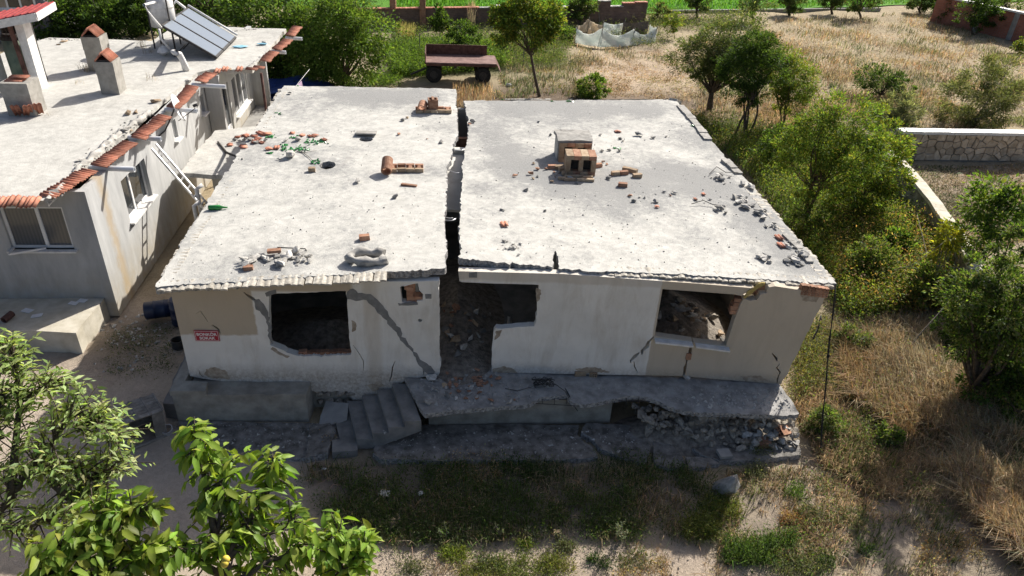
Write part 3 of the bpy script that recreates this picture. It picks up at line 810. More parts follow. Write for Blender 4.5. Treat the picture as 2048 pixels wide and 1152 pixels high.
# steps: five treads going down to the left
for i in range(5):
    x1 = -.88 - .365*i + .02; z = FLOOR - .17*(i+1) + .02
    skew = .36
    mb = MB(); v = []
    x0 = x1 - .365
    pts = [(x0, 13.75), (x1, 13.75), (x1 + skew, 12.42), (x0 + skew, 12.42)]
    zb = max(-.05, z - .30)
    mb.add([(a, b, zb - (0 if k in (1, 2) else .17 if zb > 0 else 0)) for k, (a, b) in enumerate(pts)] + [(a, b, z + smooth_noise(a*3, b*3, 2, .012)) for a, b in pts],
           [(3,2,1,0),(4,5,6,7),(0,1,5,4),(1,2,6,5),(2,3,7,6),(3,0,4,7)])
    put('step', mb, M['concrete_dark'], house)
    if i < 4: SUP.append(BVHTree.FromPolygons([Vector((a, b, z)) for a, b in pts], [(0, 1, 2, 3)]))
# low concrete plinth at the left foot of the house
def rough_box(name, pts, z0, z1, m, parent, amp=.012):
    P = []
    for a, b in zip(pts, pts[1:] + pts[:1]): P += jag(a, b, amp, .2, R)
    return put(name, plate(P, [], lambda x, y, w: Vector((x + (smooth_noise(x, y, 3, .02) if w else 0), y, lerp(z1 + smooth_noise(x, y, 2, .02), z0, w))), .25, R), m, parent)
rough_box('plinth', [(-6.22, 13.47), (-3.2, 13.42), (-3.15, 13.94), (-5.95, 14.0), (-5.97, 16.6), (-6.25, 16.5)], -.1, .80, M['house_base'], house)
rough_box('plinth', [(-6.25, 13.46), (-5.45, 13.44), (-5.48, 13.78), (-6.0, 13.82), (-6.02, 14.9), (-6.26, 14.9)], .79, .93, M['house_base'], house)
rough_box('plinth', [(-6.55, 13.65), (-6.24, 13.6), (-6.27, 16.9), (-6.6, 16.8)], -.1, .42, M['concrete_dark'], house)
# rubble masonry bared under the plaster between plinth and steps
for row, (y0, n) in enumerate(((787, 4), (803, 5), (822, 5))):
    for i in range(n):
        px = 626 + (i + .5 + .3*(row % 2)) * (88 / n) + R.uniform(-2, 2); py = y0 + R.uniform(-2, 2)
        p = AP(px, py, (LP0[0], LP0[1] + .02), (LP1[0], LP1[1] + .02))
        me = rock(900 + row*7 + i, 14, .8); me.materials.append(M['stone'])
        inst('foundation_stone', me, house, p, (R.gauss(0, .2), R.gauss(0, .3), 0), (R.uniform(.22, .32), .25, R.uniform(.20, .27)))

# ---- apron of broken concrete in front and at the side
pav = bpy.data.objects.new('pavement', None); COL.objects.link(pav); pav['kind'] = 'structure'; pav.location = (1, 12.5, 0)
M['paving'] = simple('dirty_paving', (.09, .085, .075), (.27, .255, .235), 4.5, .8, 22, bdist=.03, detail=7)
def paving(px, z=.09, amp=.012, tilt=(0, 0), drop=0):
    P = [Vector(A(x, y, z)[:2]) for x, y in px]; c = sum(P, Vector((0, 0))) / len(P); o = []
    for a, b in zip(P, P[1:] + P[:1]): o += jag(a, b, amp, .12, R)
    mp = lambda x, y, w: Vector((x, y, z - drop + (x-c.x)*tilt[0] + (y-c.y)*tilt[1] + smooth_noise(x, y, 2, .012) - w*.22))
    mb = plate(o, [], mp, .22, R); SUP.append(bvh_of(mb))
    o_ = put('paving_slab', mb, M['paving'], pav); two_tone(o_, mb, M['slab_edge'])
paving([(745,905),(775,850),(900,850),(1035,848),(1158,850),(1152,868),(1168,885),(1190,900),(1196,915),(1100,920),(900,920),(760,918)])
paving([(1172,848),(1265,850),(1290,870),(1300,895),(1294,922),(1250,918),(1205,900),(1184,878),(1162,866)], tilt=(-.03, .02))
paving([(1305,880),(1330,880),(1352,896),(1366,914),(1372,930),(1340,936),(1310,925)], tilt=(.02, .05), drop=.02)
paving([(1372,912),(1420,915),(1440,926),(1380,938)], tilt=(.03, .03), drop=.02)
paving([(1385,896),(1500,880),(1598,880),(1602,909),(1500,920),(1440,922),(1400,908)])
paving([(356,842),(500,845),(640,846),(690,850),(690,880),(650,900),(620,915),(560,918),(420,900),(360,870)], z=.05)
paving([(622,850),(660,846),(672,862),(655,905),(610,915)], z=.12, tilt=(.05, .0))

# plaster panel added close under the crack, raised to catch sky light
a, b = A(893, 425, 2.75), A(910, 300, 3.35)
put('added_crack_panel', MB().add([(a.x-.45, a.y, 2.8), (a.x+.4, a.y, 2.75), (b.x+.4, b.y, 3.36), (b.x-.45, b.y, 3.38), (a.x-.45, a.y, 2.88), (a.x+.4, a.y, 2.83), (b.x+.4, b.y, 3.44), (b.x-.45, b.y, 3.46)], [(3,2,1,0),(4,5,6,7),(0,1,5,4),(1,2,6,5),(2,3,7,6),(3,0,4,7)]), M['wall_left'], house)
# ------------------------------------------------------------------ the inhabited house next door
nb = thing('neighbour_house', 'grey rendered single storey house with a white flat roof and red tile eaves', 'house', (-11, 18, 0))
RZ = 4.0
def nroof(x, y, w): return Vector((x + (smooth_noise(x, y, 6, .02) if w else 0), y, RZ + smooth_noise(x, y, .5, .035) + smooth_noise(x, y, 2.2, .012) - (.16 if w else 0)))
out = [(-17.3, 17.05), (-9.62, 17.05), (-9.6, 19.5), (-9.45, 24), (-9.25, 28.6), (-8.9, 29.1), (-7.35, 29.2), (-7.3, 36.2), (-12.3, 36.3), (-12.4, 33.2), (-16.6, 33.3), (-17.2, 31.5)]
mbN = plate(jagloop([Vector(p) for p in out], .02, .25, R), [], nroof, .35, R)
SUP.append(bvh_of(mbN))
nslab = put('roof_slab', mbN, M['roof2'], nb)
house_keep = house; house = nb; worn_attr(nslab.data, [(330,140,60,.25),(200,240,80,.15),(520,75,50,.3),(270,110,40,.2)]); house = house_keep

# walls: right face with window, small openings, door and porch window; front face with a window
WX = -9.15
def mpX(front, th=.2): return lambda u, v, w: Vector((front - th*w, u, v))
def PXl(l): return [Vector((AX(x, y, WX).y, AX(x, y, WX).z)) for x, y in l]
w1 = [(20.06, 1.93), (21.97, 1.83), (21.95, 3.18), (20.06, 3.22)]
s1 = [(24.75, 2.72), (25.15, 2.68), (25.15, 3.35), (24.75, 3.38)]
s2 = [(28.0, 2.52), (28.45, 2.50), (28.45, 3.22), (28.0, 3.24)]
dr = [(31.0, .1), (31.95, .1), (31.95, 2.7), (31.0, 2.7)]
w3 = [(32.55, .95), (35.1, .92), (35.1, 2.6), (32.55, 2.6)]
outer = [(17.97, 0), (37.3, 0), (37.3, 3.84), (17.97, 3.84)]
put('wall', plate([Vector(p) for p in outer], [[Vector(p) for p in q] for q in (w1, s1, s2, dr, w3)], mpX(WX), .8, R), M['stucco'], nb)
wf = [(-11.36, 2.1), (-9.8, 2.26), (-9.8, 3.42), (-11.36, 3.25)]
wf = [(-11.4, 2.16), (-9.82, 2.16), (-9.82, 3.4), (-11.4, 3.4)]
put('wall', plate([Vector(p) for p in ((-17, 0), (WX-.2, 0), (WX-.2, 3.84), (-17, 3.84))], [[Vector(p) for p in wf]], lambda u, v, w: Vector((u, 17.97 + .2*w, v)), .8, R), M['stucco'], nb)
put('wall', MB().box((WX-.2, 17.972, 0), (WX-.001, 18.17, 3.838)), M['stucco'], nb)
put('wall', MB().box((-17, 32.8, 0), (-12.3, 33, 3.84)).box((-12.5, 33, 0), (-12.3, 36.2, 3.84)).box((-12.3, 36, 0), (-8.4, 36.2, 3.84)).box((-17.2, 17.97, 0), (-17, 33, 3.84)), M['stucco'], nb)
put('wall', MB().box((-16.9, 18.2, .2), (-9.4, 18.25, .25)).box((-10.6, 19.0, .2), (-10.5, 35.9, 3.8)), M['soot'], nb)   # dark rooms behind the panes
def window(o, ax, rect, depth, cols, m='glass', sill=True, wdt=.075):
    """ax 'x': rect is (y0, z0, y1, z1) on a wall facing +x at o; ax 'y': (x0, z0, x1, z1) on a wall facing -y"""
    a0, z0, a1, z1 = rect
    def bx(mb, p, q, d0, d1):
        if ax == 'x': mb.box((o - d1, p[0], p[1]), (o - d0, q[0], q[1]))
        else: mb.box((p[0], o + d0, p[1]), (q[0], o + d1, q[1]))
        return mb
    fr = MB(); w = wdt
    bx(fr, (a0, z0), (a0+w, z1), depth, depth+.07); bx(fr, (a1-w, z0), (a1, z1), depth, depth+.07)
    bx(fr, (a0+w, z0), (a1-w, z0+w), depth, depth+.07); bx(fr, (a0+w, z1-w), (a1-w, z1), depth, depth+.07)
    n = len(cols) - 1
    for c in cols[1:-1]: bx(fr, (lerp(a0, a1, c)-w*.6, z0+w), (lerp(a0, a1, c)+w*.6, z1-w), depth-.002, depth+.068)
    f = put('window', fr, M['white'], nb)
    for i in range(n):
        p = MB(); bx(p, (lerp(a0, a1, cols[i])+w*.5, z0+w*.5), (lerp(a0, a1, cols[i+1])-w*.5, z1-w*.5), depth+.03, depth+.045)
        put('pane', p, M[m], f)
    if sill:
        s = MB(); bx(s, (a0-.08, z0-.05), (a1+.08, z0), -.14, .16); put('sill', s, M['white_dirty'], f)
    return f
window(WX, 'x', (20.06, 1.93, 21.97, 3.18), .12, (0, .42, 1))
window(WX, 'x', (24.75, 2.70, 25.15, 3.35), .10, (0, 1), wdt=.04)
window(WX, 'x', (28.0, 2.52, 28.45, 3.22), .12, (0, 1), wdt=.04)
window(WX, 'x', (32.55, .94, 35.1, 2.6), .06, (0, .36, .68, 1), 'curtain')
wfr = window(17.97, 'y', (-11.4, 2.16, -9.82, 3.4), .08, (0, .56, 1), 'curtain')
# its left sash hangs open at the bottom
p0, p1 = Vector((-11.35, 17.98, 2.2)), Vector((-10.55, 17.98, 2.2)); q0 = Vector((-11.3, 17.62, 2.2))
put('sash', MB().bar(q0, p1 + Vector((.02, -.02, 0)), .05, .05).bar(p0, q0, .04, .05), M['white'], wfr)
dfr = MB().box((WX-.14, 31.0, .1), (WX-.07, 31.07, 2.7)).box((WX-.14, 31.88, .1), (WX-.07, 31.95, 2.7)).box((WX-.14, 31.07, 2.63), (WX-.07, 31.88, 2.7)).box((WX-.14, 31.07, .1), (WX-.07, 31.88, .9))
door = put('door', dfr, M['white'], nb); put('pane', MB().box((WX-.12, 31.07, .9), (WX-.10, 31.88, 2.63)), M['glass'], door)
# glazed porch wall facing the street
put('porch_wall', MB().box((-9.12, 28.72, 0), (-8.55, 28.9, 3.83)), M['stucco'], nb)
put('porch_post', MB().tube([(-7.05, 29.3, 0), (-7.05, 29.3, 3.83)], .055, 8), M['rust'], nb)

# tile eaves: rows of red tiles between the drain pipes
roof_tile = tile_mesh('roof_tile', .25, .42, .018, .042, 2, M['tile'], 16, .0)
def tile_row(p0, p1, out, z0, pitch, tilt, n=None, zin=0, parent=nb):
    p0 = Vector(p0); p1 = Vector(p1); d = p1 - p0; n = n or max(1, int(d.length / pitch)); ang = math.atan2(out[1], out[0]) - math.pi/2
    dr = R.gauss(0, .03)
    for i in range(n):
        p = p0 + d * ((i+.5)/n)
        inst('roof_tile', roof_tile, parent, (p.x - out[0]*.25 + R.gauss(0, .01), p.y - out[1]*.25 + R.gauss(0, .01), z0 + .06 + R.gauss(0, .008) + .012*(i % 2)), (-tilt + R.gauss(0, .03), R.gauss(0, .02), ang + dr + R.gauss(0, .02)), (1, R.uniform(.97, 1.05), 1))
def E3(px, py, z=3.86): v = A(px, py, z); return (v.x, v.y)
segs = [((104,406),(190,352)), ((204,345),(268,297)), ((282,288),(335,243)), ((352,226),(392,184)), ((404,173),(428,156))]
out_dirs = (1, .1)
for (a, b) in segs: tile_row(E3(*a), E3(*b), Vector((1, -.06)).normalized(), RZ + .02, .225, .16)
tile_row(E3(430,154), E3(458,148), (0, -1), RZ + .02, .24, .15)
tile_row(E3(472,150), E3(484,148), (0, -1), RZ + .02, .24, .15)
for (a, b) in (((500,149),(530,144)), ((534,131),(553,113)), ((557,108),(580,88)), ((583,80),(598,62))):
    tile_row(E3(*a), E3(*b), (1, 0), RZ + .02, .225, .10)
tile_row((-16.5, 16.95), (-9.72, 16.85), (0, -1), RZ + .01, .24, .20)
# crumbling mortar along the inner side of the tiles
mort_r = [rock(300+i, 11, .7) for i in range(5)]
for me in mort_r: me.materials.append(M['rubble_c'])
brk_r = [rock(320+i, 10, .7) for i in range(3)]
for me in brk_r: me.materials.append(M['brick_pale'])
def mortar_line(pxs, n, w=.12):
    bm = bmesh.new()
    P = [hit(*p) for p in pxs]
    for i in range(n):
        k = R.random() * (len(P)-1); a = P[int(k)]; b = P[min(int(k)+1, len(P)-1)]; p = a.lerp(b, k - int(k))
        me = R.choice(mort_r); s = R.uniform(.03, .10)
        Mx = Matrix.Translation(p + Vector((R.gauss(0, w), R.gauss(0, w), s*.15))) @ Matrix.Rotation(R.uniform(0, 6), 4, 'Z') @ Matrix.Diagonal((s*1.4, s, s, 1))
        t = bmesh.new(); t.from_mesh(me); t.transform(Mx); tm = bpy.data.meshes.new('t'); t.to_mesh(tm); t.free(); bm.from_mesh(tm); bpy.data.meshes.remove(tm)
    me = bpy.data.meshes.new('mortar_crumbs'); bm.to_mesh(me); bm.free()
    org = wloc(nslab); me.transform(Matrix.Translation(-org)); me.materials.append(M['rubble_c'])
    link_mesh('mortar_crumbs', me, nslab, kind='stuff')
mortar_line([(92,402),(130,370),(165,330),(210,290),(245,262),(270,245),(300,225),(345,200),(372,170),(400,155),(440,142),(495,138),(520,122),(545,98),(572,75)], 330)
def mortar_bead(pxs, r):
    P = [hit(*p) for p in pxs]; Q = []
    for a, b in zip(P[:-1], P[1:]):
        k = max(2, int((b-a).length / .12)); Q += [a.lerp(b, i/k) + Vector((R.gauss(0, .03), R.gauss(0, .03), R.gauss(0, .01))) for i in range(k)]
    put('mortar_bead', MB().tube(Q, [r*R.uniform(.5, 1.3) for _ in Q], 6), M['rubble_c'], nslab)
mortar_bead([(92,402),(130,370),(165,330),(210,290),(245,262),(270,245),(300,225),(345,200),(372,170),(400,155),(425,142)], .09); mortar_bead([(495,138),(520,120),(545,98),(572,75)], .08)
mortar_line([(55,84),(90,78),(140,80),(210,80),(290,77)], 60, .08); mortar_line([(455,62),(520,58),(572,58)], 50, .08)
# lumps along the rim big enough to single out
for (px, py, s, mm) in ((248,265,.26,0),(262,262,.16,1),(160,322,.2,0),(312,205,.3,1),(330,202,.2,0),(345,208,.22,0),(376,165,.26,0),(385,160,.16,0),(460,140,.2,1),(434,142,.16,1),(482,138,.2,1),(258,228,.3,1),(273,225,.24,1),(528,86,.2,0),(410,147,.14,1),(125,85,.2,1),(118,90,.16,1),(132,83,.18,1)):
    p = hit(px, py); me = R.choice(mort_r if mm == 0 else brk_r)
    inst('mortar_lump', me, None, p + Vector((0, 0, s*.2)), (0, 0, R.uniform(0, 6)), (s*1.4, s, s*.9), ('brick piece' if mm else 'mortar lump') + (' at the far left rim' if px < 140 else ' inside the near tile eave' if px < 300 else ' by the satellite dish' if px < 360 else ' along the far tile eave') + ' of the neighbour roof', 'rubble', 'lumps along the neighbour roof rim')
# drain pipes poking out over the alley
for i, (a, b) in enumerate((((197,335),(233,340)), ((274,275),(300,282)), ((345,219),(386,226)), ((398,170),(442,177)), ((548,103),(564,105)), ((582,76),(596,78)))):
    P = A(*a, 3.88); mb = MB(); L = (.95, .7, .8, .95, .5, .5)[i]
    mb.ring(P + Vector((-.25, 0, 0)), (1, -.02, -.03), .075, .062, L + .25, 12); put('drain_pipe', mb, M['pipe'], nb)

# rendered chimneys with little tile roofs
def chimney(cx, cy, w, d, h, tiles, label, rot=0.0, open_front=True):
    z = below(cx, cy) - .02
    c = thing('chimney', None, None, (0, 0, 0)); c.parent = nb
    c.location = Vector((cx, cy, z)) - wloc(nb); c['label'] = label
    Mz = Matrix.Translation((cx, cy, z)) @ Matrix.Rotation(rot, 4, 'Z')
    put('stack', MB().box((-w/2, -d/2, 0), (w/2, d/2, h*.62), Mz).box((-w/2-.012, -d/2-.012, h*.625), (w/2+.012, d/2+.012, h), Mz), M['chimney'], c)
    if tiles:
        put('flue', MB().box((-w*.36, -d/2+.03, h-.02), (w*.36, d/2-.03, h+.06), Mz), M['soot'], c)
        for k in range(int(d/.23)):
            for s in (-1, 1):
                y = -d/2 + .12 + k*.235
                Lx = Mz @ Matrix.Translation((0, y, h + w*.50)) @ Matrix.Rotation(-s*math.pi/2, 4, 'Z') @ Matrix.Rotation(-.82, 4, 'X')
                o = inst('roof_tile', roof_tile, c, (0, 0, 0)); o.matrix_local = Matrix.Translation(-wloc(c)) @ Lx @ Matrix.Diagonal((1, w*1.55, 1, 1))
        put('gable_back', MB().add([Mz @ Vector(p) for p in ((-w*.45, d/2-.02, h), (w*.45, d/2-.02, h), (0, d/2-.02, h + w*.48))], [(0, 1, 2)]), M['soot'], c)
    return c, Mz, z
p2 = hit(222, 191); p2 = Vector((-11.28, 25.95, 0)); chimney(p2.x, p2.y, .58, .70, 1.12, True, 'nearer chimney of the matching pair, standing in front', .03)
chimney(-12.75, 28.75, .62, .75, 1.25, True, 'farther chimney of the matching pair, standing behind', .03)
c3, M3, z3 = chimney(-13.05, 23.65, .80, .75, 1.05, False, 'rust stained chimney beside the flue shelter')
for (x, y, zz) in ((-.12, -.1, 1.06), (-.10, .12, 1.09), (.0, .0, 1.15)):
    o = inst('roof_tile', roof_tile, c3, M3 @ Vector((x-.2, y, zz)), (0, 0, -math.pi/2 + .05), (1, 1.25, 1))
for (dx, dy, a, t) in ((-.02, -.62, .2, -1.0), (.34, -.60, -.3, -.95), (.55, -.42, -.4, -1.0)):
    q = Vector((-13.05 + dx, 23.65 + dy, below(-13.05+dx, 23.65+dy) + .42))
    inst('roof_tile', roof_tile, None, q, (t, 0, a + .9 if dx > 0 else a), (1, 1.1, 1), ('red roof tile leaning against the rust stained chimney'), 'roof tile', 'tiles leaning on the chimney')
# shelter over the green flue: white rendered side walls, red sheet roof with white fascia
sh = thing('flue_shelter', None, None); sh.parent = nb; sh['label'] = 'shelter with a red roof over a green flue'
sx, sy = -14.3, 26.2; sh.location = Vector((sx, sy, RZ)) - wloc(nb)
put('side_wall', MB().box((-13.95, 26.0, RZ-.05), (-13.68, 26.5, RZ+2.2)), M['white_dirty'], sh)
put('side_wall', MB().box((-15.6, 25.9, RZ-.05), (-14.95, 26.5, RZ+1.9)), M['white_dirty'], sh)
put('back_wall', MB().box((-14.95, 26.95, RZ-.05), (-13.95, 27.1, RZ+2.0)), M['soot'], sh)
put('post', MB().bar((-13.98, 25.93, RZ), (-14.06, 25.93, RZ+2.1), .11, .11), M['rust'], sh)
flue = put('flue_pipe', MB().tube([(-14.42, 26.6, RZ), (-14.45, 26.6, RZ+1.55)], .36, 20), M['greenpipe'], sh)
put('flue_cap', MB().tube([(-14.45, 26.6, RZ+1.55), (-14.45, 26.6, RZ+1.7)], [.37, .3], 20), M['soot'], flue)
mb = MB()
for k in range(7): mb.tube([(-14.9 + k*.13, 26.1, RZ+1.7), (-14.83 + k*.13, 26.1, RZ+1.9), (-14.9 + k*.13, 26.1, RZ+2.1)], .012, 5)
put('wire_grille', mb, M['dark_metal'], sh)
a0, a1 = Vector((-16.2, 25.4, RZ+1.82)), Vector((-12.95, 25.55, RZ+2.5))
mb = MB(); mb.bar(a0, a1, .06, .24); mb.bar(a1, a1 + Vector((-.2, 1.8, 0)), .06, .24); put('fascia', mb, M['white_dirty'], sh)
mb = MB(); b0, b1 = a0 + Vector((0, .03, .10)), a1 + Vector((0, .03, .10)); k = Vector((-.2, 1.75, 0))
mb.add([b0, b1, b1 + k, b0 + k, b0 + Vector((0,0,.05)), b1 + Vector((0,0,.05)), b1 + k + Vector((0,0,.05)), b0 + k + Vector((0,0,.05))], [(3,2,1,0),(4,5,6,7),(0,1,5,4),(1,2,6,5),(2,3,7,6),(3,0,4,7)])
for j in range(1, 14): q = b0.lerp(b1, j/14); mb.bar(q + Vector((0,0,.06)), q + k + Vector((0,0,.06)), .05, .03)
put('roof_sheet', mb, M['redroof'], sh)

# patio in front of the house, with loose white sheets lying on it
def patio_map(x, y, w): return Vector((x, y, .62 + smooth_noise(x, y, 1.5, .015) - w*.7))
pa = jagloop([Vector((-17, 16.9)), Vector((-9.5, 16.28)), Vector((-9.42, 17.95)), Vector((-17, 17.96))], .012, .3, R)
mbP = plate(pa, [], patio_map, .3, R); SUP.append(bvh_of(mbP))
tag(put('patio', mbP, M['sand_conc'], None, (-12, 17, 0)), kind='structure')
sheet = MB().box((-.15, -.1, 0), (.15, .1, .012)).mesh('white_sheet', M['paper'])
for (px, py) in ((74,632),(147,607),(165,602),(177,594),(193,590),(207,578),(212,573),(55,622),(30,586),(52,574),(200,582)):
    p = hit(px, py); inst('white_sheet', sheet, None, p + Vector((0, 0, .008)), (R.gauss(0, .05), R.gauss(0, .05), R.uniform(-.5, .5)), R.uniform(.75, 1.05), ('white tile alone at the front of the patio' if px == 74 else 'white tile in the sunlit row on the patio' if 140 < px < 198 else 'white tile by the house corner on the patio' if px >= 198 else 'shaded white tile at the left of the patio'), 'tile', 'white tiles loose on the patio')
p = hit(15, 640); inst('clay_pipe', MB().ring((0, -.15, .09), (.3, 1, .1), .09, .07, .3, 14).mesh('clay_pipe', M['rust']), None, p, label='short rusty pipe lying on the patio edge', cat='pipe')

# solar water heater on the roof
sw = thing('solar_water_heater', 'solar water heater: three dark collectors sloping up to a white tank on stilts', 'water heater', (-10.2, 32.2, RZ))
B0, B1 = Vector((-8.92, 30.25, RZ+.14)), Vector((-8.95, 33.75, RZ+.14))
T0, T1 = Vector((-11.15, 31.3, RZ+1.1)), Vector((-11.2, 34.85, RZ+1.12))
T0, T1 = AX(322, 50, -11.1), AX(375, 14, -11.1)
for i in range(3):
    a, b = B0.lerp(B1, i/3 + .012), B0.lerp(B1, (i+1)/3 - .012); c, d = T0.lerp(T1, (i+1)/3 - .012), T0.lerp(T1, i/3 + .012)
    n = (b - a).cross(d - a).normalized(); n = n if n.z > 0 else -n
    th = n * .09
    mb = MB().add([a-th, b-th, c-th, d-th, a, b, c, d], [(3,2,1,0),(4,5,6,7),(0,1,5,4),(1,2,6,5),(2,3,7,6),(3,0,4,7)])
    pnl = put('collector', mb, M['dark_metal'], sw)
    e = .035
    ins = [a.lerp(c, e) + n*.004, b.lerp(d, e) + n*.004, c.lerp(a, e) + n*.004, d.lerp(b, e) + n*.004]
    put('collector_glass', MB().add(ins, [(0,1,2,3)]), M['collector'], pnl)
for (p, q) in ((T0, None), (T0.lerp(T1, .33), None), (T0.lerp(T1, .66), None), (T1, None)):
    put('leg', MB().bar((p.x - .03, p.y, RZ - .02), p - Vector((.03, 0, .1)), .045), M['dark_metal'], sw)
    b = p + Vector((1.15, 0, 0)); zt = lerp(T0.z, B0.z, .52)
    put('leg', MB().bar((p.x + .35, p.y - .25, RZ - .02), (b.x - .2, b.y - .45, zt - .1), .04), M['dark_metal'], sw)
tk = AX(324, 30, -11.45)
mb = MB().tube([tk + Vector((0, 0, -.42)), tk + Vector((0, 0, 1.0))], .50, 24); tank = put('tank', mb, M['white_dirty'], sw)
put('strap', MB().ring(tk + Vector((0, 0, .3)), (0, 0, 1), .51, .50, .05, 24), M['alu'], tank)
for (dx, dy) in ((-.4, -.4), (.4, -.4), (.4, .4), (-.4, .4)):
    put('leg', MB().bar((tk.x + dx, tk.y + dy, RZ - .03), tk + Vector((dx, dy, 1.0)), .05), M['dark_metal'], sw)
pr = .055
mb = MB().tube([AX(370,16,-11.0), AX(352,2,-11.2), AX(344,12,-11.4)], pr, 8); put('pipe', mb, M['white'], sw)
mb = MB().tube([AX(345,-4,-11.6), AX(288,10,-11.3), AX(307,38,-11.2), AX(322,55,-11.1)], pr, 8); put('pipe', mb, M['white'], sw)
mb = MB().tube([AX(318,58,-11.1), AX(322,78,-11.1), AX(344,103,-10.8)], pr*.85, 8); put('pipe', mb, M['white_dirty'], sw)
q0, q1 = A(358,108,RZ+.62), A(373,141,RZ)
mb = MB().tube([AX(344,103,-10.8), A(352,106,RZ+.7), q0, A(366,122,RZ+.35), q1], [.08, .11, .12, .11, .13], 8); put('pipe_wrap', mb, M['white_dirty'], sw)
mb = MB().tube([B1 + Vector((.0,.12,.05)), T1 + Vector((0,.12,.05))], .05, 8); put('pipe', mb, M['white'], sw)
me = rock(77, 22, .9); me.materials.append(M['white_dirty'])
inst('plastic_sack', me, None, A(331,111,RZ) + Vector((0,0,.2)), (0,0,.4), (.7,.5,.5), 'crumpled white sack lying under the solar collectors', 'sack')
for (px, py, s) in ((480,95,.5),(525,90,.4)):
    p = hit(px, py); me = rock(80+px, 16, .25); me.materials.append(M['cyan_bag'])
    inst('plastic_bag', me, None, p + Vector((0,0,.05)), (0,0,.3), (s*1.6, s, .35), 'pale blue plastic bag flat on the roof just beyond the collectors' if px == 480 else 'pale blue plastic scrap on the roof near the far tile eave', 'plastic bag')
# satellite dish on the wall top
dc = AX(352, 217, -8.75); ds = thing('satellite_dish', 'white satellite dish on a bracket at the tile eave', 'satellite dish', AX(335, 255, -9.1))
ax = Vector((.72, .12, .25)).normalized(); lat = ax.orthogonal().normalized(); lat2 = ax.cross(lat)
vs = []; fs = []; nr, ns = 5, 24
for s_ in (0, 1):
    for i in range(nr+1):
        r = .46 * i/nr
        for k in range(ns):
            an = 2*math.pi*k/ns; vs.append(dc + (lat*math.cos(an) + lat2*math.sin(an))*r + ax*(r*r*.45 - s_*.015))
q = (nr+1)*ns
for i in range(nr):
    for k in range(ns):
        k2 = (k+1) % ns; fs.append((i*ns+k, i*ns+k2, (i+1)*ns+k2, (i+1)*ns+k)); fs.append((q+(i+1)*ns+k, q+(i+1)*ns+k2, q+i*ns+k2, q+i*ns+k))
for k in range(ns): k2 = (k+1) % ns; fs.append((nr*ns+k, nr*ns+k2, q+nr*ns+k2, q+nr*ns+k))
put('dish', MB().add(vs, fs, True), M['white'], ds)
lnb = dc + ax*.62 + Vector((0, 0, -.12))
put('arm', MB().tube([dc - lat2*.0 + Vector((0,0,-.42)), lnb + Vector((0,0,-.1)), lnb], .014, 6), M['dark_metal'], ds)
put('receiver', MB().tube([lnb - ax*.05, lnb + ax*.1], .05, 8), M['dark_metal'], ds)
put('bracket', MB().tube([dc - ax*.06, dc - ax*.2 + Vector((0,0,-.2)), AX(330,262,-9.12), AX(318,272,-9.12)], .022, 6), M['dark_metal'], ds)
# ladder leaning on the wall
la = thing('ladder', 'aluminium ladder leaning between the two houses against the grey wall', 'ladder', (-6.35, 22.0, 0))
t0, t1 = AX(309, 292, -8.85), AX(318, 281, -8.85); f0, f1 = Vector((-6.35, 21.25, 0)), Vector((-6.35, 21.65, 0))
t0 = Vector((-8.9, f0.y + .8, 3.45)); t1 = Vector((-8.9, f1.y + .8, 3.45))
put('rail', MB().bar(f0, t0, .035, .07), M['alu'], la); put('rail', MB().bar(f1, t1, .035, .07), M['alu'], la)
for i in range(1, 14): put('rung', MB().bar(f0.lerp(t0, i/14), f1.lerp(t1, i/14), .04), M['alu'], la)
# things in the alley behind the canopy
for (px, py, z, h) in ((393,378,2.2,.5),(388,412,1.9,.3)):
    p = A(px, py, z); inst('white_pipe', MB().tube([(0,0,-h*3),(0,0,0),(.18,.1,.1)], .07, 8).mesh('white_pipe', M['white_dirty']), None, p, label='bent white vent pipe rising beside the ladder, ' + ('upper one' if py < 400 else 'lower one'), cat='pipe')
def chair(p, a):
    c = thing('garden_chair', 'white plastic garden chair beyond the porch post', 'chair', p); Mz = Matrix.Translation(p) @ Matrix.Rotation(a, 4, 'Z')
    put('seat', MB().box((-.25,-.25,.40), (.25,.25,.44), Mz), M['white'], c); put('backrest', MB().box((-.25,.22,.44), (.25,.26,.9), Mz), M['white'], c)
    for sx in (-1, 1):
        put('armrest', MB().box((sx*.27-.03,-.25,.62), (sx*.27+.03,.25,.65), Mz), M['white'], c)
        for sy in (-1, 1): put('leg', MB().bar(Mz @ Vector((sx*.25, sy*.24, 0)), Mz @ Vector((sx*.22, sy*.22, .6 if sy < 0 else .42)), .045), M['white'], c)
chair(Vector((-7.55, 32.6, .0)) + Vector((0, 0, .35)), 1.2)
put('porch_floor', MB().box((-9.1, 29.0, 0), (-6.9, 36.0, .35)), M['concrete'], nb)
mb = MB(); P0, P1 = Vector((-7.1, 29.5, 2.0)), Vector((-6.1, 34.5, 2.6)); mb.tube([P0, P0.lerp(P1, .5) - Vector((0,0,.1)), P1], .008, 4)
cl = put('clothes_line', mb, M['white'], None, P0, 'thin washing line strung from the rusty porch post', 'washing line')
vs = []; fs = []
for i in range(9):
    p = P0.lerp(P1, .42 + i*.045) - Vector((0, 0, .09)); w = .05*math.sin(i*1.7)
    vs += [p, p + Vector((w, 0, -.55)), p + Vector((w + .02, 0, -.55)), p + Vector((.02, 0, 0))]
for i in range(8): o = i*4; fs += [(o, o+4, o+5, o+1), (o+3, o+2, o+6, o+7), (o+1, o+5, o+6, o+2)]
tag(put('hanging_cloth', MB().add(vs, fs, True), M['pink_cloth'], None, P0.lerp(P1, .6)), 'lilac cloth hung over the washing line', 'cloth')
me = bpy.data.meshes.new('tarp'); vs = []; fs = []
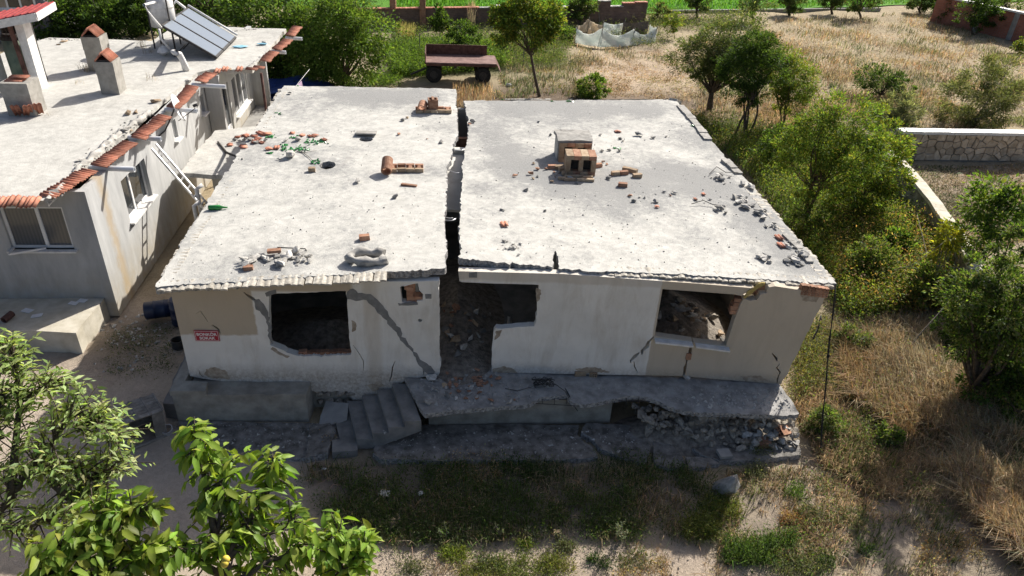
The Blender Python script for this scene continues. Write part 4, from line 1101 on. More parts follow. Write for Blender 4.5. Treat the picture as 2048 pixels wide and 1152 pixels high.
for j in range(8):
    for i in range(12): vs.append((-9.4 + i*.33, 36.6 + j*.5, 1.0 - .09*abs(i-5.5) + .12*noise.noise(Vector((i*.7, j*.7, 1))) - .03*j))
for j in range(7):
    for i in range(11): a = j*12 + i; fs.append((a, a+1, a+13, a+12))
n0 = len(vs); vs += [(x, y, z-.04) for x, y, z in vs]; fs += [tuple(k + n0 for k in reversed(f)) for f in fs[:77]]
mb = MB().add(vs, fs, True); mb.box((-9.3, 36.8, 0), (-6.4, 40.0, .55)); tag(put('covered_woodpile', mb, M['blue_tarp'], None, (-7.7, 38.3, 0)), 'stack under a blue tarpaulin in the shade beyond the grey house', 'tarpaulin')

# far house at the top left corner
fh = thing('far_house', 'dark grey house wall with a white framed window beyond the left trees', 'house', (-25.5, 50, 0))
c0 = A(110, 84, 0); fp0, fp1 = (c0.x, c0.y), (c0.x - 12, c0.y - 1.5)
put('wall', MB().add([Vector((c0.x, c0.y, 0)), Vector((c0.x-14, c0.y-2, 0)), Vector((c0.x-14, c0.y+6, 0)), Vector((c0.x, c0.y+8, 0)), Vector((c0.x, c0.y, 6)), Vector((c0.x-14, c0.y-2, 6)), Vector((c0.x-14, c0.y+6, 6)), Vector((c0.x, c0.y+8, 6))],
    [(0,1,5,4),(1,2,6,5),(2,3,7,6),(3,0,4,7),(4,5,6,7)]), M['stucco_far'], fh)
q0, q1 = Vector((c0.x-2.9, c0.y-2.9/7-.04, 2.0)), Vector((c0.x-.5, c0.y-.5/7-.04, 2.0)); up = Vector((0, 0, 1.9))
wn = put('window', MB().bar(q0, q1, .08, .1).bar(q0+up, q1+up, .08, .1).bar(q0, q0+up, .1, .1, (0,1,0)).bar(q1, q1+up, .1, .1, (0,1,0)).bar(q0.lerp(q1,.38), q0.lerp(q1,.38)+up, .1, .1, (0,1,0)).bar(q0.lerp(q1,.68), q0.lerp(q1,.68)+up, .1, .1, (0,1,0)), M['white'], fh)
put('curtain', MB().add([q0, q0.lerp(q1,.38), q0.lerp(q1,.38)+up, q0+up], [(0,1,2,3)]), M['net_tan'], wn)
put('pane', MB().add([q0.lerp(q1,.38), q0.lerp(q1,.68), q0.lerp(q1,.68)+up, q0.lerp(q1,.38)+up], [(0,1,2,3)]), M['glass'], wn)
put('curtain', MB().add([q0.lerp(q1,.68), q1, q1+up, q0.lerp(q1,.68)+up], [(0,1,2,3)]), M['net_brown'], wn)
put('sill', MB().bar(q0 + Vector((-.1,-.1,-.06)), q1 + Vector((.1,-.1,-.06)), .2, .06), M['white_dirty'], wn)
# ------------------------------------------------------------------ street sign
def text_mesh(body, size, m, ext=.002, off=.0):
    cu = bpy.data.curves.new('lettering', 'FONT'); cu.body = body; cu.size = size; cu.align_x = 'CENTER'; cu.align_y = 'CENTER'; cu.extrude = ext; cu.offset = off
    o = bpy.data.objects.new('tmp', cu); COL.objects.link(o); dg = bpy.context.evaluated_depsgraph_get(); dg.update()
    me = bpy.data.meshes.new_from_object(o.evaluated_get(dg)); bpy.data.objects.remove(o); me.materials.clear(); me.materials.append(m); return me
sc_ = AP(414.5, 670.5, LP0, LP1); dL = Vector((LP1[0]-LP0[0], LP1[1]-LP0[1], 0)).normalized(); nL = Vector((dL.y, -dL.x, 0))
sg = thing('street_sign', 'red enamel street sign reading BONKÖR SOKAK on the left front wall', 'street sign', sc_ + nL*.02)
an = math.atan2(dL.y, dL.x); Ms = Matrix.Translation(sc_ + nL*.02) @ Matrix.Rotation(an, 4, 'Z')
put('plate', MB().box((-.27,-.008,-.145), (.27,.01,.145), Ms), M['sign_red'], sg)
put('border', MB().box((-.255,-.010,.124), (.255,-.007,.132), Ms).box((-.255,-.010,-.132), (.255,-.007,-.124), Ms).box((-.255,-.010,-.124), (-.247,-.007,.124), Ms).box((.247,-.010,-.124), (.255,-.007,.124), Ms), M['sign_white'], sg)
for (t, z) in (('BONKÖR', .042), ('SOKAK', -.062)):
    o = bpy.data.objects.new('lettering', text_mesh(t, .105, M['sign_white'], .002, .003)); COL.objects.link(o); o.parent = sg
    o.location = (Matrix.Rotation(an, 3, 'Z') @ Vector((0, -.012, z))); o.rotation_euler = (math.pi/2, 0, an)

# ------------------------------------------------------------------ stones, bricks, tiles, glass: the small loose things
def lib(cnt_, m, seed, **k):
    L = [rock(seed + i, **k) for i in range(cnt_)]
    for me in L: me.materials.append(M[m])
    return L
conc = lib(7, 'rubble_c', 400, n=12, flat=.6); stn = lib(7, 'stone', 420, n=14, flat=.75); brk = lib(5, 'brick', 440, n=9, flat=.55); brkp = lib(4, 'brick_pale', 460, n=10, flat=.6)
glassL = lib(4, 'green_glass', 480, n=9, flat=.35); darkst = lib(4, 'concrete_dark', 500, n=12, flat=.7); soilst = lib(4, 'mortar', 520, n=12, flat=.5)
def lay(meshes, px, py, s, name, label, cat, group=None, asp=1.3, lift=.28, rot=None, parent=None):
    p = hit(px, py)
    s *= .9; sz = (s*asp, s, s*R.uniform(.8, 1.1))
    o = inst(name, R.choice(meshes), parent, p + Vector((0, 0, s*lift)), rot or (R.gauss(0, .15), R.gauss(0, .15), R.uniform(0, 6.28)), sz)
    return tag(o, label, None if parent is not None else cat, group)
# broken clay tile fragments: a bit of ridged tile
frag = []
for k in range(4):
    r = random.Random(60+k); me = tile_mesh('tile_fragment', r.uniform(.18, .26), r.uniform(.18, .40), .02, .03, r.choice((1, 2)), M['tile'], 10)
    frag.append(me)
def lay_tile(px, py, s=1, rz=None, label='', group=None, tilt=.06):
    p = hit(px, py); o = inst('tile_fragment', R.choice(frag), None, p + Vector((0, 0, .035)), (R.gauss(0, tilt), R.gauss(0, tilt), R.uniform(0, 6.28) if rz is None else rz), s*.88)
    return tag(o, label, 'broken tile', group)
L1 = 'broken red tile fragment in the heap by the left rim of the left roof'
for (px, py, s) in ((456,289,.8),(466,291,.8),(480,293,1.15),(494,294,1.15),(470,275,.8),(484,273,1),(496,276,.9),(508,281,.9),(515,274,.8),(522,279,.8),(530,270,1.1),(543,268,1.1),(503,286,.7),(520,285,.7),(540,301,.9),(552,300,.9),(590,267,.8),(600,274,.8),(617,272,.7),(634,274,1.0),(645,279,.8)):
    lay_tile(px, py, s, None, 'broken red tile ' + ('at the left end' if px < 490 else 'in the right part' if px > 560 else 'in the middle') + ' of the tile heap, ' + ('front row' if py > 287 else 'back row'), 'tile fragments on the left roof')
for (px, py, s) in ((596,281,.3),(580,315,.45),(572,283,.2),(500,281,.25),(512,287,.22),(478,284,.22),(559,319,.16),(530,283,.2),(488,281,.2),(470,281,.2)):
    lay(conc + darkst, px, py, s, 'concrete_lump', 'lump of concrete ' + ('among the tile fragments at the canopy' if px < 540 else 'below the glass on the left roof' if py > 300 else 'among the middle tile fragments'), 'rubble', 'lumps among the left roof tile heap')
def glass_pile(px, py, w, n, label):
    p = hit(px, py); bm = bmesh.new()
    for i in range(n):
        me = R.choice(glassL); s = R.uniform(.04, .13)
        q = p + Vector((R.gauss(0, w*.4), R.gauss(0, w*.32), s*.2))
        t = bmesh.new(); t.from_mesh(me); t.transform(Matrix.Translation(q - p) @ Matrix.Rotation(R.uniform(0, 6), 4, 'Z') @ Matrix.Rotation(R.gauss(0, .6), 4, 'X') @ Matrix.Diagonal((s*1.5, s, s, 1))); tm = bpy.data.meshes.new('t'); t.to_mesh(tm); t.free(); bm.from_mesh(tm); bpy.data.meshes.remove(tm)
    me = bpy.data.meshes.new('glass_shards'); bm.to_mesh(me); bm.free(); me.materials.append(M['green_glass'])
    return link_mesh('glass_shards', me, None, p, label, 'broken glass', 'green glass scattered on the roofs', 'stuff')
for (px, py, w, n, lb) in ((541,274,.25,22,'by the end of the tile heap'),(588,275,.2,16,'left of a tile piece'),(629,284,.42,46,'the big pile beside a red tile'),(568,292,.18,12,'small streak in the middle'),(568,301,.12,8,'small patch under the streak'),(585,299,.2,18,'left half of the long pile'),(604,300,.42,40,'long pile in the middle of the heap'),(543,307,.14,10,'below the ridged tile'),(633,324,.28,16,'in the shallow hole'),(559,227,.2,9,'alone near the back left rim'),(1232,297,.16,10,'right of the chimney stub'),(1138,203,.2,9,'at the back rim of the right roof'),(1005,200,.12,6,'at the back rim by the crack'),(1383,252,.12,6,'at the right rim'),(1105,203,.08,4,'middle of the back rim')):
    glass_pile(px, py, w, n, 'green glass shards on the roof, ' + lb)
def bottle(px, py, a, label):
    p = hit(px, py); M_ = Matrix.Rotation(a, 4, 'Z'); mb = MB()
    mb.tube([M_ @ Vector(v) for v in ((-.16,0,.04),(-.15,0,.04),(.02,0,.04),(.08,0,.038),(.15,0,.036))], [.025,.042,.042,.018,.016], 12)
    inst('green_bottle', mb.mesh('green_bottle', M['green_glass']), None, p, scl=1.5, label=label, cat='bottle')
bottle(437, 419, .1, 'green bottle lying alone near the left rim of the left roof')
# twigs on the left roof, and a dark tube drawing the canopy crack
for k, (a, b, c) in enumerate((((602,303),(616,314),(628,325)), ((588,303),(610,307),(634,302)), ((436,285),(452,306),(485,320)))):
    P = [hit(*q) + Vector((0, 0, .03)) for q in (a, b, c)]
    tag(put('twig', MB().tube(P, [.012, .01, .006] if k < 2 else [.03, .05, .02], 5), M['wood'] if k < 2 else M['soot'], None, P[0]), ('thin bent twig running from the glass to the shallow hole', 'thin twig under the long pile of green glass', 'dark crooked crack line across the canopy')[k], 'stick')
# single pieces on the left roof
for (px, py, s, ml, lb) in ((790,396,.22,darkst,'dark stone near the middle of the left roof'),(806,242,.24,darkst,'dark stone beside a small brick near the upper flue pipe'),(814,237,.16,brkp,'small pale brick beside a dark stone near the upper flue pipe'),(797,270,.17,brk,'small reddish stone halfway down the left roof'),(882,286,.22,darkst,'grey stone close to the left lip of the crack'),(715,365,.25,conc,'flat grey concrete flake left of the lower flue pipe'),(579,188,.2,darkst,'dark stone on the back left corner of the roof'),(596,173,.14,glassL,'green shard on the back rim of the left roof'),(854,279,.1,brk,'tiny red chip left of the crack'),(460,575,.0,conc,'')):
    if s: lay(ml, px, py, s, 'stone' if ml is not brk else 'brick_piece', lb, 'stone')
def lay_brick(me, px, py, rz, label, cat='brick', group=None, lift=.045, rx=0, ry=0, scl=1):
    p = hit(px, py); return inst('brick', me, None, p + Vector((0, 0, lift)), (rx, ry, rz), scl, label, cat, group)
lay_brick(solid_brick(.24,.14,.12,'brick'), 729, 479, .25, 'orange brick lying alone near the front of the left roof', lift=.06)
lay_brick(solid_brick(.19,.14,.13,'brick_pale'), 624, 343, .1, 'pale half brick below the green glass heap', lift=.06)
lay_brick(solid_brick(.44,.10,.05,'brick'), 818, 372, -.25, 'long flat red brick strip below the lower flue pipe', lift=.03)
# hatch slab over a dark hole
p = hit(732, 272); inst('cover_slab', MB().box((-.32,-.26,.0), (.32,.22,.05)).mesh('cover_slab', M['rubble_c']), None, p + Vector((0, .15, .03)), (-.16, 0, 0), 1, 'thin concrete slab tilted over a dark hole in the left roof', 'slab')
# remains of flues: a bed of bricks with a clay pipe on top
def flue_base(px, py, L, a, label):
    p = hit(px, py); c = thing('brick_row', label, 'brick frame', p); Mz = Matrix.Translation(p + Vector((0, 0, .06))) @ Matrix.Rotation(a, 4, 'Z')
    n = int(L / .25)
    for s in (-1, 1):
        for i in range(n):
            o = inst('brick', solid_brick(.24, .10, .11, 'brick_pale' if s < 0 else 'brick', i % 3), c); o.matrix_local = Matrix.Translation(-wloc(c)) @ Mz @ Matrix.Translation(((i - (n-1)/2)*.252, s*.17, R.gauss(0, .006))) @ Matrix.Rotation(R.gauss(0, .03), 4, 'Z')
    for i in (0, n//2, n-1):
        o = inst('brick', solid_brick(.22, .10, .10, 'brick', i % 3), c); o.matrix_local = Matrix.Translation(-wloc(c)) @ Mz @ Matrix.Translation(((i - (n-1)/2)*.252, 0, 0)) @ Matrix.Rotation(math.pi/2 + R.gauss(0, .04), 4, 'Z')
flue_base(812, 340, 1.0, .03, 'row of bricks framing the base of a vanished flue, lower on the left roof')
flue_base(867, 223, 1.25, .05, 'row of bricks framing a vanished flue near the back of the left roof')
def clay_pipe(px, py, ax, ro, L, label):
    p = hit(px, py); me = MB().ring((0, 0, 0), ax, ro, ro*.78, L, 18).mesh('clay_pipe', M['brick']); inst('clay_pipe', me, None, p + Vector((0, 0, ro*.9)), label=label, cat='clay pipe')
clay_pipe(773, 352, (.05, 1, .45), .155, .46, 'round orange clay flue pipe lying against the lower brick frame')
clay_pipe(843, 227, (.15, 1, .2), .16, .40, 'round orange clay flue pipe lying open end forward by the upper brick frame')
p = hit(866, 222); mb = MB(); 
for (x0, y0, x1, y1) in ((-.17,-.17,.17,-.13),(-.17,.13,.17,.17),(-.17,-.13,-.13,.13),(.13,-.13,.17,.13)): mb.box((x0, y0, .1), (x1, y1, .44))
mb.box((-.04, -.19, .40), (.04, .19, .47)); inst('flue_tile', mb.mesh('flue_tile', M['brick']), None, p, (0, 0, .1), 1, 'square orange flue tile standing upright on the upper brick frame', 'flue tile')
# heap of plaster and concrete at the front of the left roof
L2 = 'pale concrete chunk in the heap near the front rim of the left roof'
for i in range(46):
    t = R.random(); px = lerp(488, 614, t) + R.gauss(0, 3); py = lerp(528, 514, t) + R.gauss(0, 7)
    lay(conc, px, min(542, py), R.uniform(.1, .34) if i < 30 else R.uniform(.06, .14), 'concrete_chunk', ('small chip' if i >= 30 else 'pale concrete chunk') + (' at the left end' if t < .3 else ' at the right end' if t > .72 else ' in the middle') + ' of the front rubble heap on the left roof', 'rubble', 'chunks in the front heap', 1.5)
lay_brick(solid_brick(.30,.14,.06,'brick'), 549, 509, .2, 'long red brick on top of the front rubble heap', lift=.10); lay_brick(solid_brick(.20,.12,.09,'brick'), 497, 539, .15, 'red brick at the left end of the front rubble heap')
p = hit(577, 503); put('rod', MB().tube([hit(556,504) + Vector((0,0,.12)), hit(612,502) + Vector((0,0,.06))], .014, 5), M['dark_metal'], None, p, 'dark steel rod behind the front rubble heap', 'rod')
# ring shaped lump
p = hit(738, 521); ring = []; 
for k in range(15):
    a = k/15*2*math.pi*.86 + .7; ring.append(Vector((.42*math.cos(a), .24*math.sin(a), .09 + .02*math.sin(k*2.3))))
mb = MB().tube(ring, [.10 + .03*math.sin(k*1.9) for k in range(15)], 7); mb.v = [(x + R.gauss(0,.012), y + R.gauss(0,.012), max(-.02, z + R.gauss(0,.012))) for x, y, z in mb.v]
inst('concrete_ring', mb.mesh('concrete_ring', M['rubble_c']), None, p, label='ring shaped lump of pale concrete near the front of the left roof', cat='concrete lump')
# chimney stub on the right roof: two blocks of brick masonry with twin flues
def stub(p, w, d, h, a, label, cap, mats):
    c = thing('chimney_stub', label, 'chimney stub', p); Mz = Matrix.Translation(p) @ Matrix.Rotation(a, 4, 'Z'); t = w*.16
    put('masonry', MB().box((-w/2,-d/2,h*.22), (-w/2+t,d/2,h*.8), Mz).box((w/2-t,-d/2,h*.22), (w/2,d/2,h*.8), Mz).box((-t*.45,-d/2+.02,h*.22), (t*.45,d/2,h*.8), Mz).box((-w/2+t,d/2-.08,h*.22), (w/2-t,d/2-.01,h*.8), Mz), M[mats], c)
    n = 4
    for z0, z1 in ((0, .22), (.8, 1)):
        for i in range(n):
            x0 = -w/2 + w*i/n; put('brick', MB().box((x0+.004,-d/2+R.gauss(0,.012),h*z0), (x0+w/n-.004,d/2+R.gauss(0,.012),h*z1-.004), Mz), M['brick' if (i+int(z0)) % 2 else mats], c)
    put('soot_lining', MB().box((-w/2+t,-d*.1,h*.22), (w/2-t,d/2-.09,h*.79), Mz), M['soot'], c)
    if cap:
        P = jagloop([Vector(q) for q in ((-w/2-.05,-d/2+.06), (w/2+.03,-d/2+.10), (w/2+.05,d/2+.1), (-w/2-.06,d/2+.08))], .02, .12, R)
        put('cap', plate(P, [], lambda x, y, k: Mz @ Vector((x, y, h + .10 + smooth_noise(x, y, 4, .03) - .10*k - max(0, -y)*.12)), .12, R), M['rubble_c'], c)
        put('render_coat', MB().box((-w/2-.03,-d/2+.1,0), (-w/2,d/2,h), Mz).box((w/2,-d/2+.1,0), (w/2+.03,d/2,h), Mz), M['rubble_c'], c)
stub(hit(1146, 318) + Vector((0, .15, -.02)), .98, .85, .62, -.02, 'rear chimney stub of brick under a grey mortar cap', True, 'brick_pale')
stub(hit(1158, 345) + Vector((.0, .0, 0)), .88, .55, .62, -.06, 'front chimney stub of bare brick with two open flues', False, 'brick_pale')
L3 = 'brick rubble scattered round the chimney stub on the right roof'
for i in range(70):
    px = R.gauss(1145, 34); py = R.gauss(348, 8)
    if abs(px-1158) < 34 and py < 340: py = 352 + R.uniform(0, 6)
    kd = R.choice((brk, brkp, conc, darkst, brkp)); lay(kd, px, py, R.uniform(.06, .2), 'brick_piece', ('orange brick chip' if kd is brk else 'dusty brick piece' if kd is brkp else 'grey mortar lump' if kd is conc else 'dark stone chip') + (' left of' if px < 1112 else ' right of' if px > 1192 else ' right in front of') + ' the chimney stub on the right roof', 'rubble', 'rubble round the chimney stub')
for (px, py, a, k) in ((1104,337,.1,0),(1126,342,.3,1),(1132,349,.5,2),(1195,334,.3,0),(1253,342,-.5,1),(1266,345,-.6,2),(1247,349,.3,0),(1274,355,.1,1),(1231,350,.2,2),(1245,373,-.15,0),(1118,338,.1,1)):
    lay_brick(solid_brick(.26,.13,.11,'brick_pale' if k else 'brick',k), px, py, a, ('single brick lying below the loose group right of the chimney stub' if py > 370 else 'brick in the loose group right of the chimney stub' if px > 1210 else 'whole brick fallen beside the chimney stub'), group='bricks fallen from the chimney stub', lift=.06)
p = hit(1152, 359); c = thing('brick_row', 'thin frame of pale bricks lying in front of the chimney stub', 'brick frame', p)
for (x, y, L, a) in ((-.42,-.02,.22,0),(-.2,-.10,.34,-.03),(.25,-.12,.5,-.06),(-.05,.12,.5,.02),(.35,.08,.3,.04)):
    put('brick', MB().box((-L/2,-.04,0), (L/2,.04,.08), Matrix.Translation(p + Vector((x, y, 0))) @ Matrix.Rotation(a, 4, 'Z')), M['brick_pale'], c)
for (px, py, s, ml, lb) in ((1075,340,.18,brk,''),(1063,349,.24,brk,''),(1030,353,.2,brk,''),(1205,325,.16,brk,''),(1213,330,.13,brk,''),(1052,382,.18,darkst,''),(1272,271,.3,soilst,''),(1281,272,.25,soilst,''),(1240,279,.16,darkst,''),(1246,283,.14,conc,''),(1306,277,.2,conc,''),(1332,274,.14,conc,''),(1201,271,.15,darkst,''),(1204,303,.16,conc,''),(1218,302,.16,darkst,''),(1238,303,.16,darkst,''),(1077,245,.14,darkst,''),(1101,271,.16,darkst,''),(1349,387,.2,conc,''),(1328,385,.14,conc,''),(1340,392,.12,brk,''),(1259,393,.16,brk,''),(1267,404,.18,darkst,''),(1262,391,.1,brk,''),(1279,395,.12,conc,''),(1311,405,.18,darkst,''),(1289,397,.1,darkst,''),(1003,421,.13,darkst,''),(1008,422,.1,conc,''),(1420,400,.12,conc,''),(945,245,.25,darkst,''),(938,250,.2,brk,''),(1090,423,.13,darkst,''),(1037,512,.12,conc,'')):
    lay(ml, px, py, s, 'stone', ('dark stone chip' if ml is darkst or ml is soilst else 'brick chip' if ml is brk else 'grey concrete chip') + (' behind' if py < 300 else ' left of' if px < 1110 else ' right of and below') + ' the chimney stub, out on the open roof', 'stone', 'chips scattered on the right roof')
for (px, py, lb) in ((1237,266,'ridged red tile piece behind the chimney stub'),(1010,455,'ridged pink tile piece near the crack at the front of the right roof'),(1563,482,'red tile piece at the right rim, the higher of two'),(1568,497,'red tile piece at the right rim, the lower of two'),(1315,417,'red tile chip in the middle of the right roof'),(1393,402,'flat red tile chip towards the right rim'),(1409,392,'small curved red tile chip towards the right rim')):
    o = lay_tile(px, py, .95 if px not in (1315,1393,1409) else .55, .1, lb); 
L4 = 'grey lump of roofing debris along the right rim of the right roof'
for (px, py, n, w) in ((1441,358,9,12),(1480,400,9,10),(1497,412,8,8),(1520,430,8,8),(1450,421,4,8),(1527,522,9,10),(1590,520,12,16),(1580,490,8,12),(1545,455,5,8),(1605,512,8,6),(1500,375,4,14),(1600,530,5,8)):
    for i in range(n):
        lay(soilst + conc + conc, R.gauss(px, w*.7), R.gauss(py, w*.45), R.uniform(.08, .28), 'mortar_lump', ('grey mortar lump ' + ('on the front right roof corner' if py > 505 else 'beside the tile pieces at the right roof rim' if py > 445 else 'midway along the right rim' if py > 385 else 'by the wire loop at the right rim')), 'rubble', 'debris along the right rim', 1.5)
for (pts, lb) in (([(1418,352),(1432,340),(1450,348),(1475,352)], 'loop of thin wire among the debris on the right rim'), ([(1382,412),(1405,408),(1425,413),(1440,418)], 'thin wire lying below the red tile chips')):
    P = [hit(*q) + Vector((0, 0, .06 + .05*(i % 2))) for i, q in enumerate(pts)]; put('wire', MB().tube(P, .012, 5), M['dark_metal'], None, P[0], lb, 'wire')
for i in range(14):
    px, py = R.uniform(1005, 1045), R.uniform(482, 500); lay(conc, px, py, R.uniform(.05, .14), 'concrete_chunk', 'small pale chips in the little heap near the front of the right roof', 'rubble', 'chips at the front of the right roof')
# uncountable grit on the two roofs
def grit(name, poly, n, smin, smax, m, label=None):
    pts = []; 
    xs = [p[0] for p in poly]; ys = [p[1] for p in poly]
    while len(pts) < n:
        x, y = R.uniform(min(xs), max(xs)), R.uniform(min(ys), max(ys))
        if pip([x], [y], poly)[0]: pts.append((x, y))
    vs = []; fs = []
    for (x, y) in pts:
        p = hit(x, y); s = smin + (smax - smin) * R.random()**3; o = len(vs); a = R.uniform(0, 6)
        for k in range(3): vs.append(p + Vector((s*math.cos(a + k*2.1)*R.uniform(.5, 1), s*math.sin(a + k*2.1)*R.uniform(.5, 1), -.004)))
        vs.append(p + Vector((R.gauss(0, s*.3), R.gauss(0, s*.3), s*R.uniform(.3, .8))))
        fs += [(o, o+1, o+3), (o+1, o+2, o+3), (o+2, o, o+3)]
    mb = MB().add(vs, fs); o = put(name, mb, m, None, hit(*pts[0])); return tag(o, kind='stuff')
rl = [(310,568),(888,545),(890,400),(912,178),(568,176),(455,350)]; rr = [(918,525),(1660,560),(1348,202),(928,200),(922,350)]
grit('grit', rl, 520, .012, .055, M['rubble_c']); grit('grit', rr, 620, .012, .055, M['rubble_c']); grit('gravel', rr, 150, .015, .05, M['mortar']); grit('gravel', rl, 90, .015, .05, M['mortar'])
# ------------------------------------------------------------------ terrace, doorway and rooms
grit('gravel', [(830,765),(880,740),(1000,745),(1130,760),(1060,800),(880,820)], 420, .02, .09, M['rubble_c']); grit('gravel', [(1265,815),(1400,832),(1590,840),(1590,900),(1400,880),(1290,850)], 420, .03, .10, M['stone']); grit('gravel', [(1380,790),(1560,775),(1590,825),(1400,815)], 300, .02, .08, M['rubble_c']); grit('gravel', [(1130,760),(1560,775),(1590,825),(1400,815),(1280,785),(1150,795)], 420, .015, .06, M['rubble_c'])
grit('gravel', [(880,735),(985,735),(985,600),(890,600)], 260, .03, .12, M['rubble_c'])
L5 = 'piece of red brick on the terrace in front of the doorway gap'
for i in range(34):
    px, py = R.gauss(943, 28), R.gauss(768, 14); lay(brk, px, py, R.uniform(.09, .2), 'brick_piece', 'red brick piece on the terrace, ' + ('deep in' if py < 758 else 'left in front of' if px < 935 else 'right in front of') + ' the doorway gap', 'brick', 'brick pieces before the doorway')
L6 = 'pale lump of plaster on the terrace in front of the doorway gap'
for i in range(34):
    px, py = R.gauss(930, 40), R.gauss(775, 18); lay(conc, px, py, R.uniform(.06, .16), 'plaster_lump', 'pale plaster lump on the terrace, ' + ('deep in' if py < 765 else 'left in front of' if px < 925 else 'right in front of') + ' the doorway gap', 'rubble', 'plaster lumps before the doorway')
for (px, py, s, lb) in ((864,760,.34,'large pale plaster slab by the left wall end on the terrace'),(857,807,.24,'white stone near the top of the steps'),(1018,805,.24,'white stone at the front rim of the terrace'),(1373,757,.36,'flat pale slab at the foot of the right window wall'),(1018,793,.12,'small white chip on the terrace')):
    lay(conc, px, py, s, 'stone', lb, 'stone')
p = hit(1172, 748); pk = thing('brick_pack', 'pack of brown hollow bricks on the terrace against the middle wall', 'bricks', p)
for (x, y, z, a) in ((-.16,0,.09,.05),(.16,.0,.09,-.08),(-.12,.2,.09,.0),(.17,.2,.09,.04),(-.05,.12,.24,.2),(.2,.14,.24,-.1)):
    o = inst('brick', hollow_brick(.28,.19,.14,'brick_pale'), pk); o.location = (x, y, z - .02); o.rotation_euler = (0, 0, a + (math.pi/2 if x > .1 else 0))
# tangle of wire
P = []
for k in range(60):
    a = k*.7; P.append(hit(1085, 771) + Vector((.33*math.cos(a)*(.4+.6*R.random()), .16*math.sin(a*1.3)*(.4+.6*R.random()), .05 + .12*R.random())))
P += [hit(1110,772) + Vector((0,0,.06)), hit(1130,785) + Vector((0,0,.04)), hit(1137,797) + Vector((0,0,.02)), A(1155,822,.5)]
put('wire_tangle', MB().tube(P, .010, 4), M['dark_metal'], None, hit(1085, 771), 'tangle of black wire on the terrace', 'wire')
P = [hit(1010,778) + Vector((0,0,.02)), hit(1035,783) + Vector((0,0,.02)), hit(1065,776) + Vector((0,0,.04))]; put('cable', MB().tube(P, .010, 4), M['dark_metal'], None, P[0], 'thin black cable trailing left of the wire tangle', 'cable')
# fallen masonry inside the rooms
def inroom(cx, cy, rx, ry, z0, n, ml, smin, smax, name, label, group, peak=0.0):
    for i in range(n):
        u, v = R.gauss(0, .5), R.gauss(0, .5); x, y = cx + u*rx, cy + v*ry; s = R.uniform(smin, smax)
        z = z0 + peak*max(0, 1 - math.hypot(u, v)) + s*.3
        inst(name, R.choice(ml), None, (x, y, z), (R.gauss(0,.5), R.gauss(0,.5), R.uniform(0, 6)), (s*1.4, s, s), label + (', at the left' if u < -.35 else ', at the right' if u > .35 else ', in the middle') + (' front' if v < -.1 else ' back'), 'rubble', group)
def mound(name, cx, cy, rx, ry, z0, peak, m, parent=house):
    vs = []; fs = []; nr, ns = 7, 20
    for i in range(nr+1):
        for k in range(ns):
            t = i/nr; a = 2*math.pi*k/ns; x, y = cx + rx*t*math.cos(a), cy + ry*t*math.sin(a)
            vs.append((x, y, z0 + peak*(1-t)**1.2 + smooth_noise(x, y, 2.5, .15)*(1-t) - .01))
    for i in range(nr):
        for k in range(ns): k2 = (k+1) % ns; fs.append((i*ns+k, (i+1)*ns+k, (i+1)*ns+k2, i*ns+k2))
    return tag(put(name, MB().add(vs, fs, True), m, parent), kind='stuff')
M['debris_bed'] = simple('debris_bed', (.14, .12, .10), (.34, .30, .25), 7, .9, 18, bdist=.06)
mound('fallen_debris', 6.0, 16.0, 2.0, 2.2, FLOOR, 1.05, M['debris_bed']); inroom(6.2, 15.6, 1.6, 1.3, FLOOR, 90, conc + brkp + stn, .1, .3, 'fallen_stone', 'rubble heaped inside the room behind the right window', 'rubble in the right room', .95)
mound('fallen_debris', .4, 16.5, 1.3, 3.2, FLOOR, .7, M['debris_bed']); inroom(.4, 15.8, .9, 2.0, FLOOR, 60, conc + brk + brkp + darkst, .1, .3, 'fallen_stone', 'rubble heaped in the doorway gap under the crack', 'rubble in the doorway gap', .6)
mound('fallen_debris', -3, 15.6, 2.4, 1.4, FLOOR, .5, M['debris_bed'])
inroom(.55, 24.6, .6, 1.6, FLOOR + .9, 26, brk + brkp + darkst, .15, .35, 'fallen_brick', 'brick rubble wedged in the back end of the roof crack', 'rubble in the crack', 1.2)
put('inner_partition', MB().box((.2, 24.0, FLOOR), (1.2, 24.2, 3.2)), M['brick'], house)
# roots and reinforcing wires bridging the crack
for (a, b) in (((893,432),(906,436)),((896,440),(912,437)),((905,340),(918,346)),((914,300),(930,298))):
    P0, P1 = A(*a, 3.72), A(*b, 3.70); put('rebar', MB().tube([P0 - Vector((.15,0,0)), P0.lerp(P1,.5) + Vector((0,0,-.04)), P1], .014, 5), M['alu'], slabL)
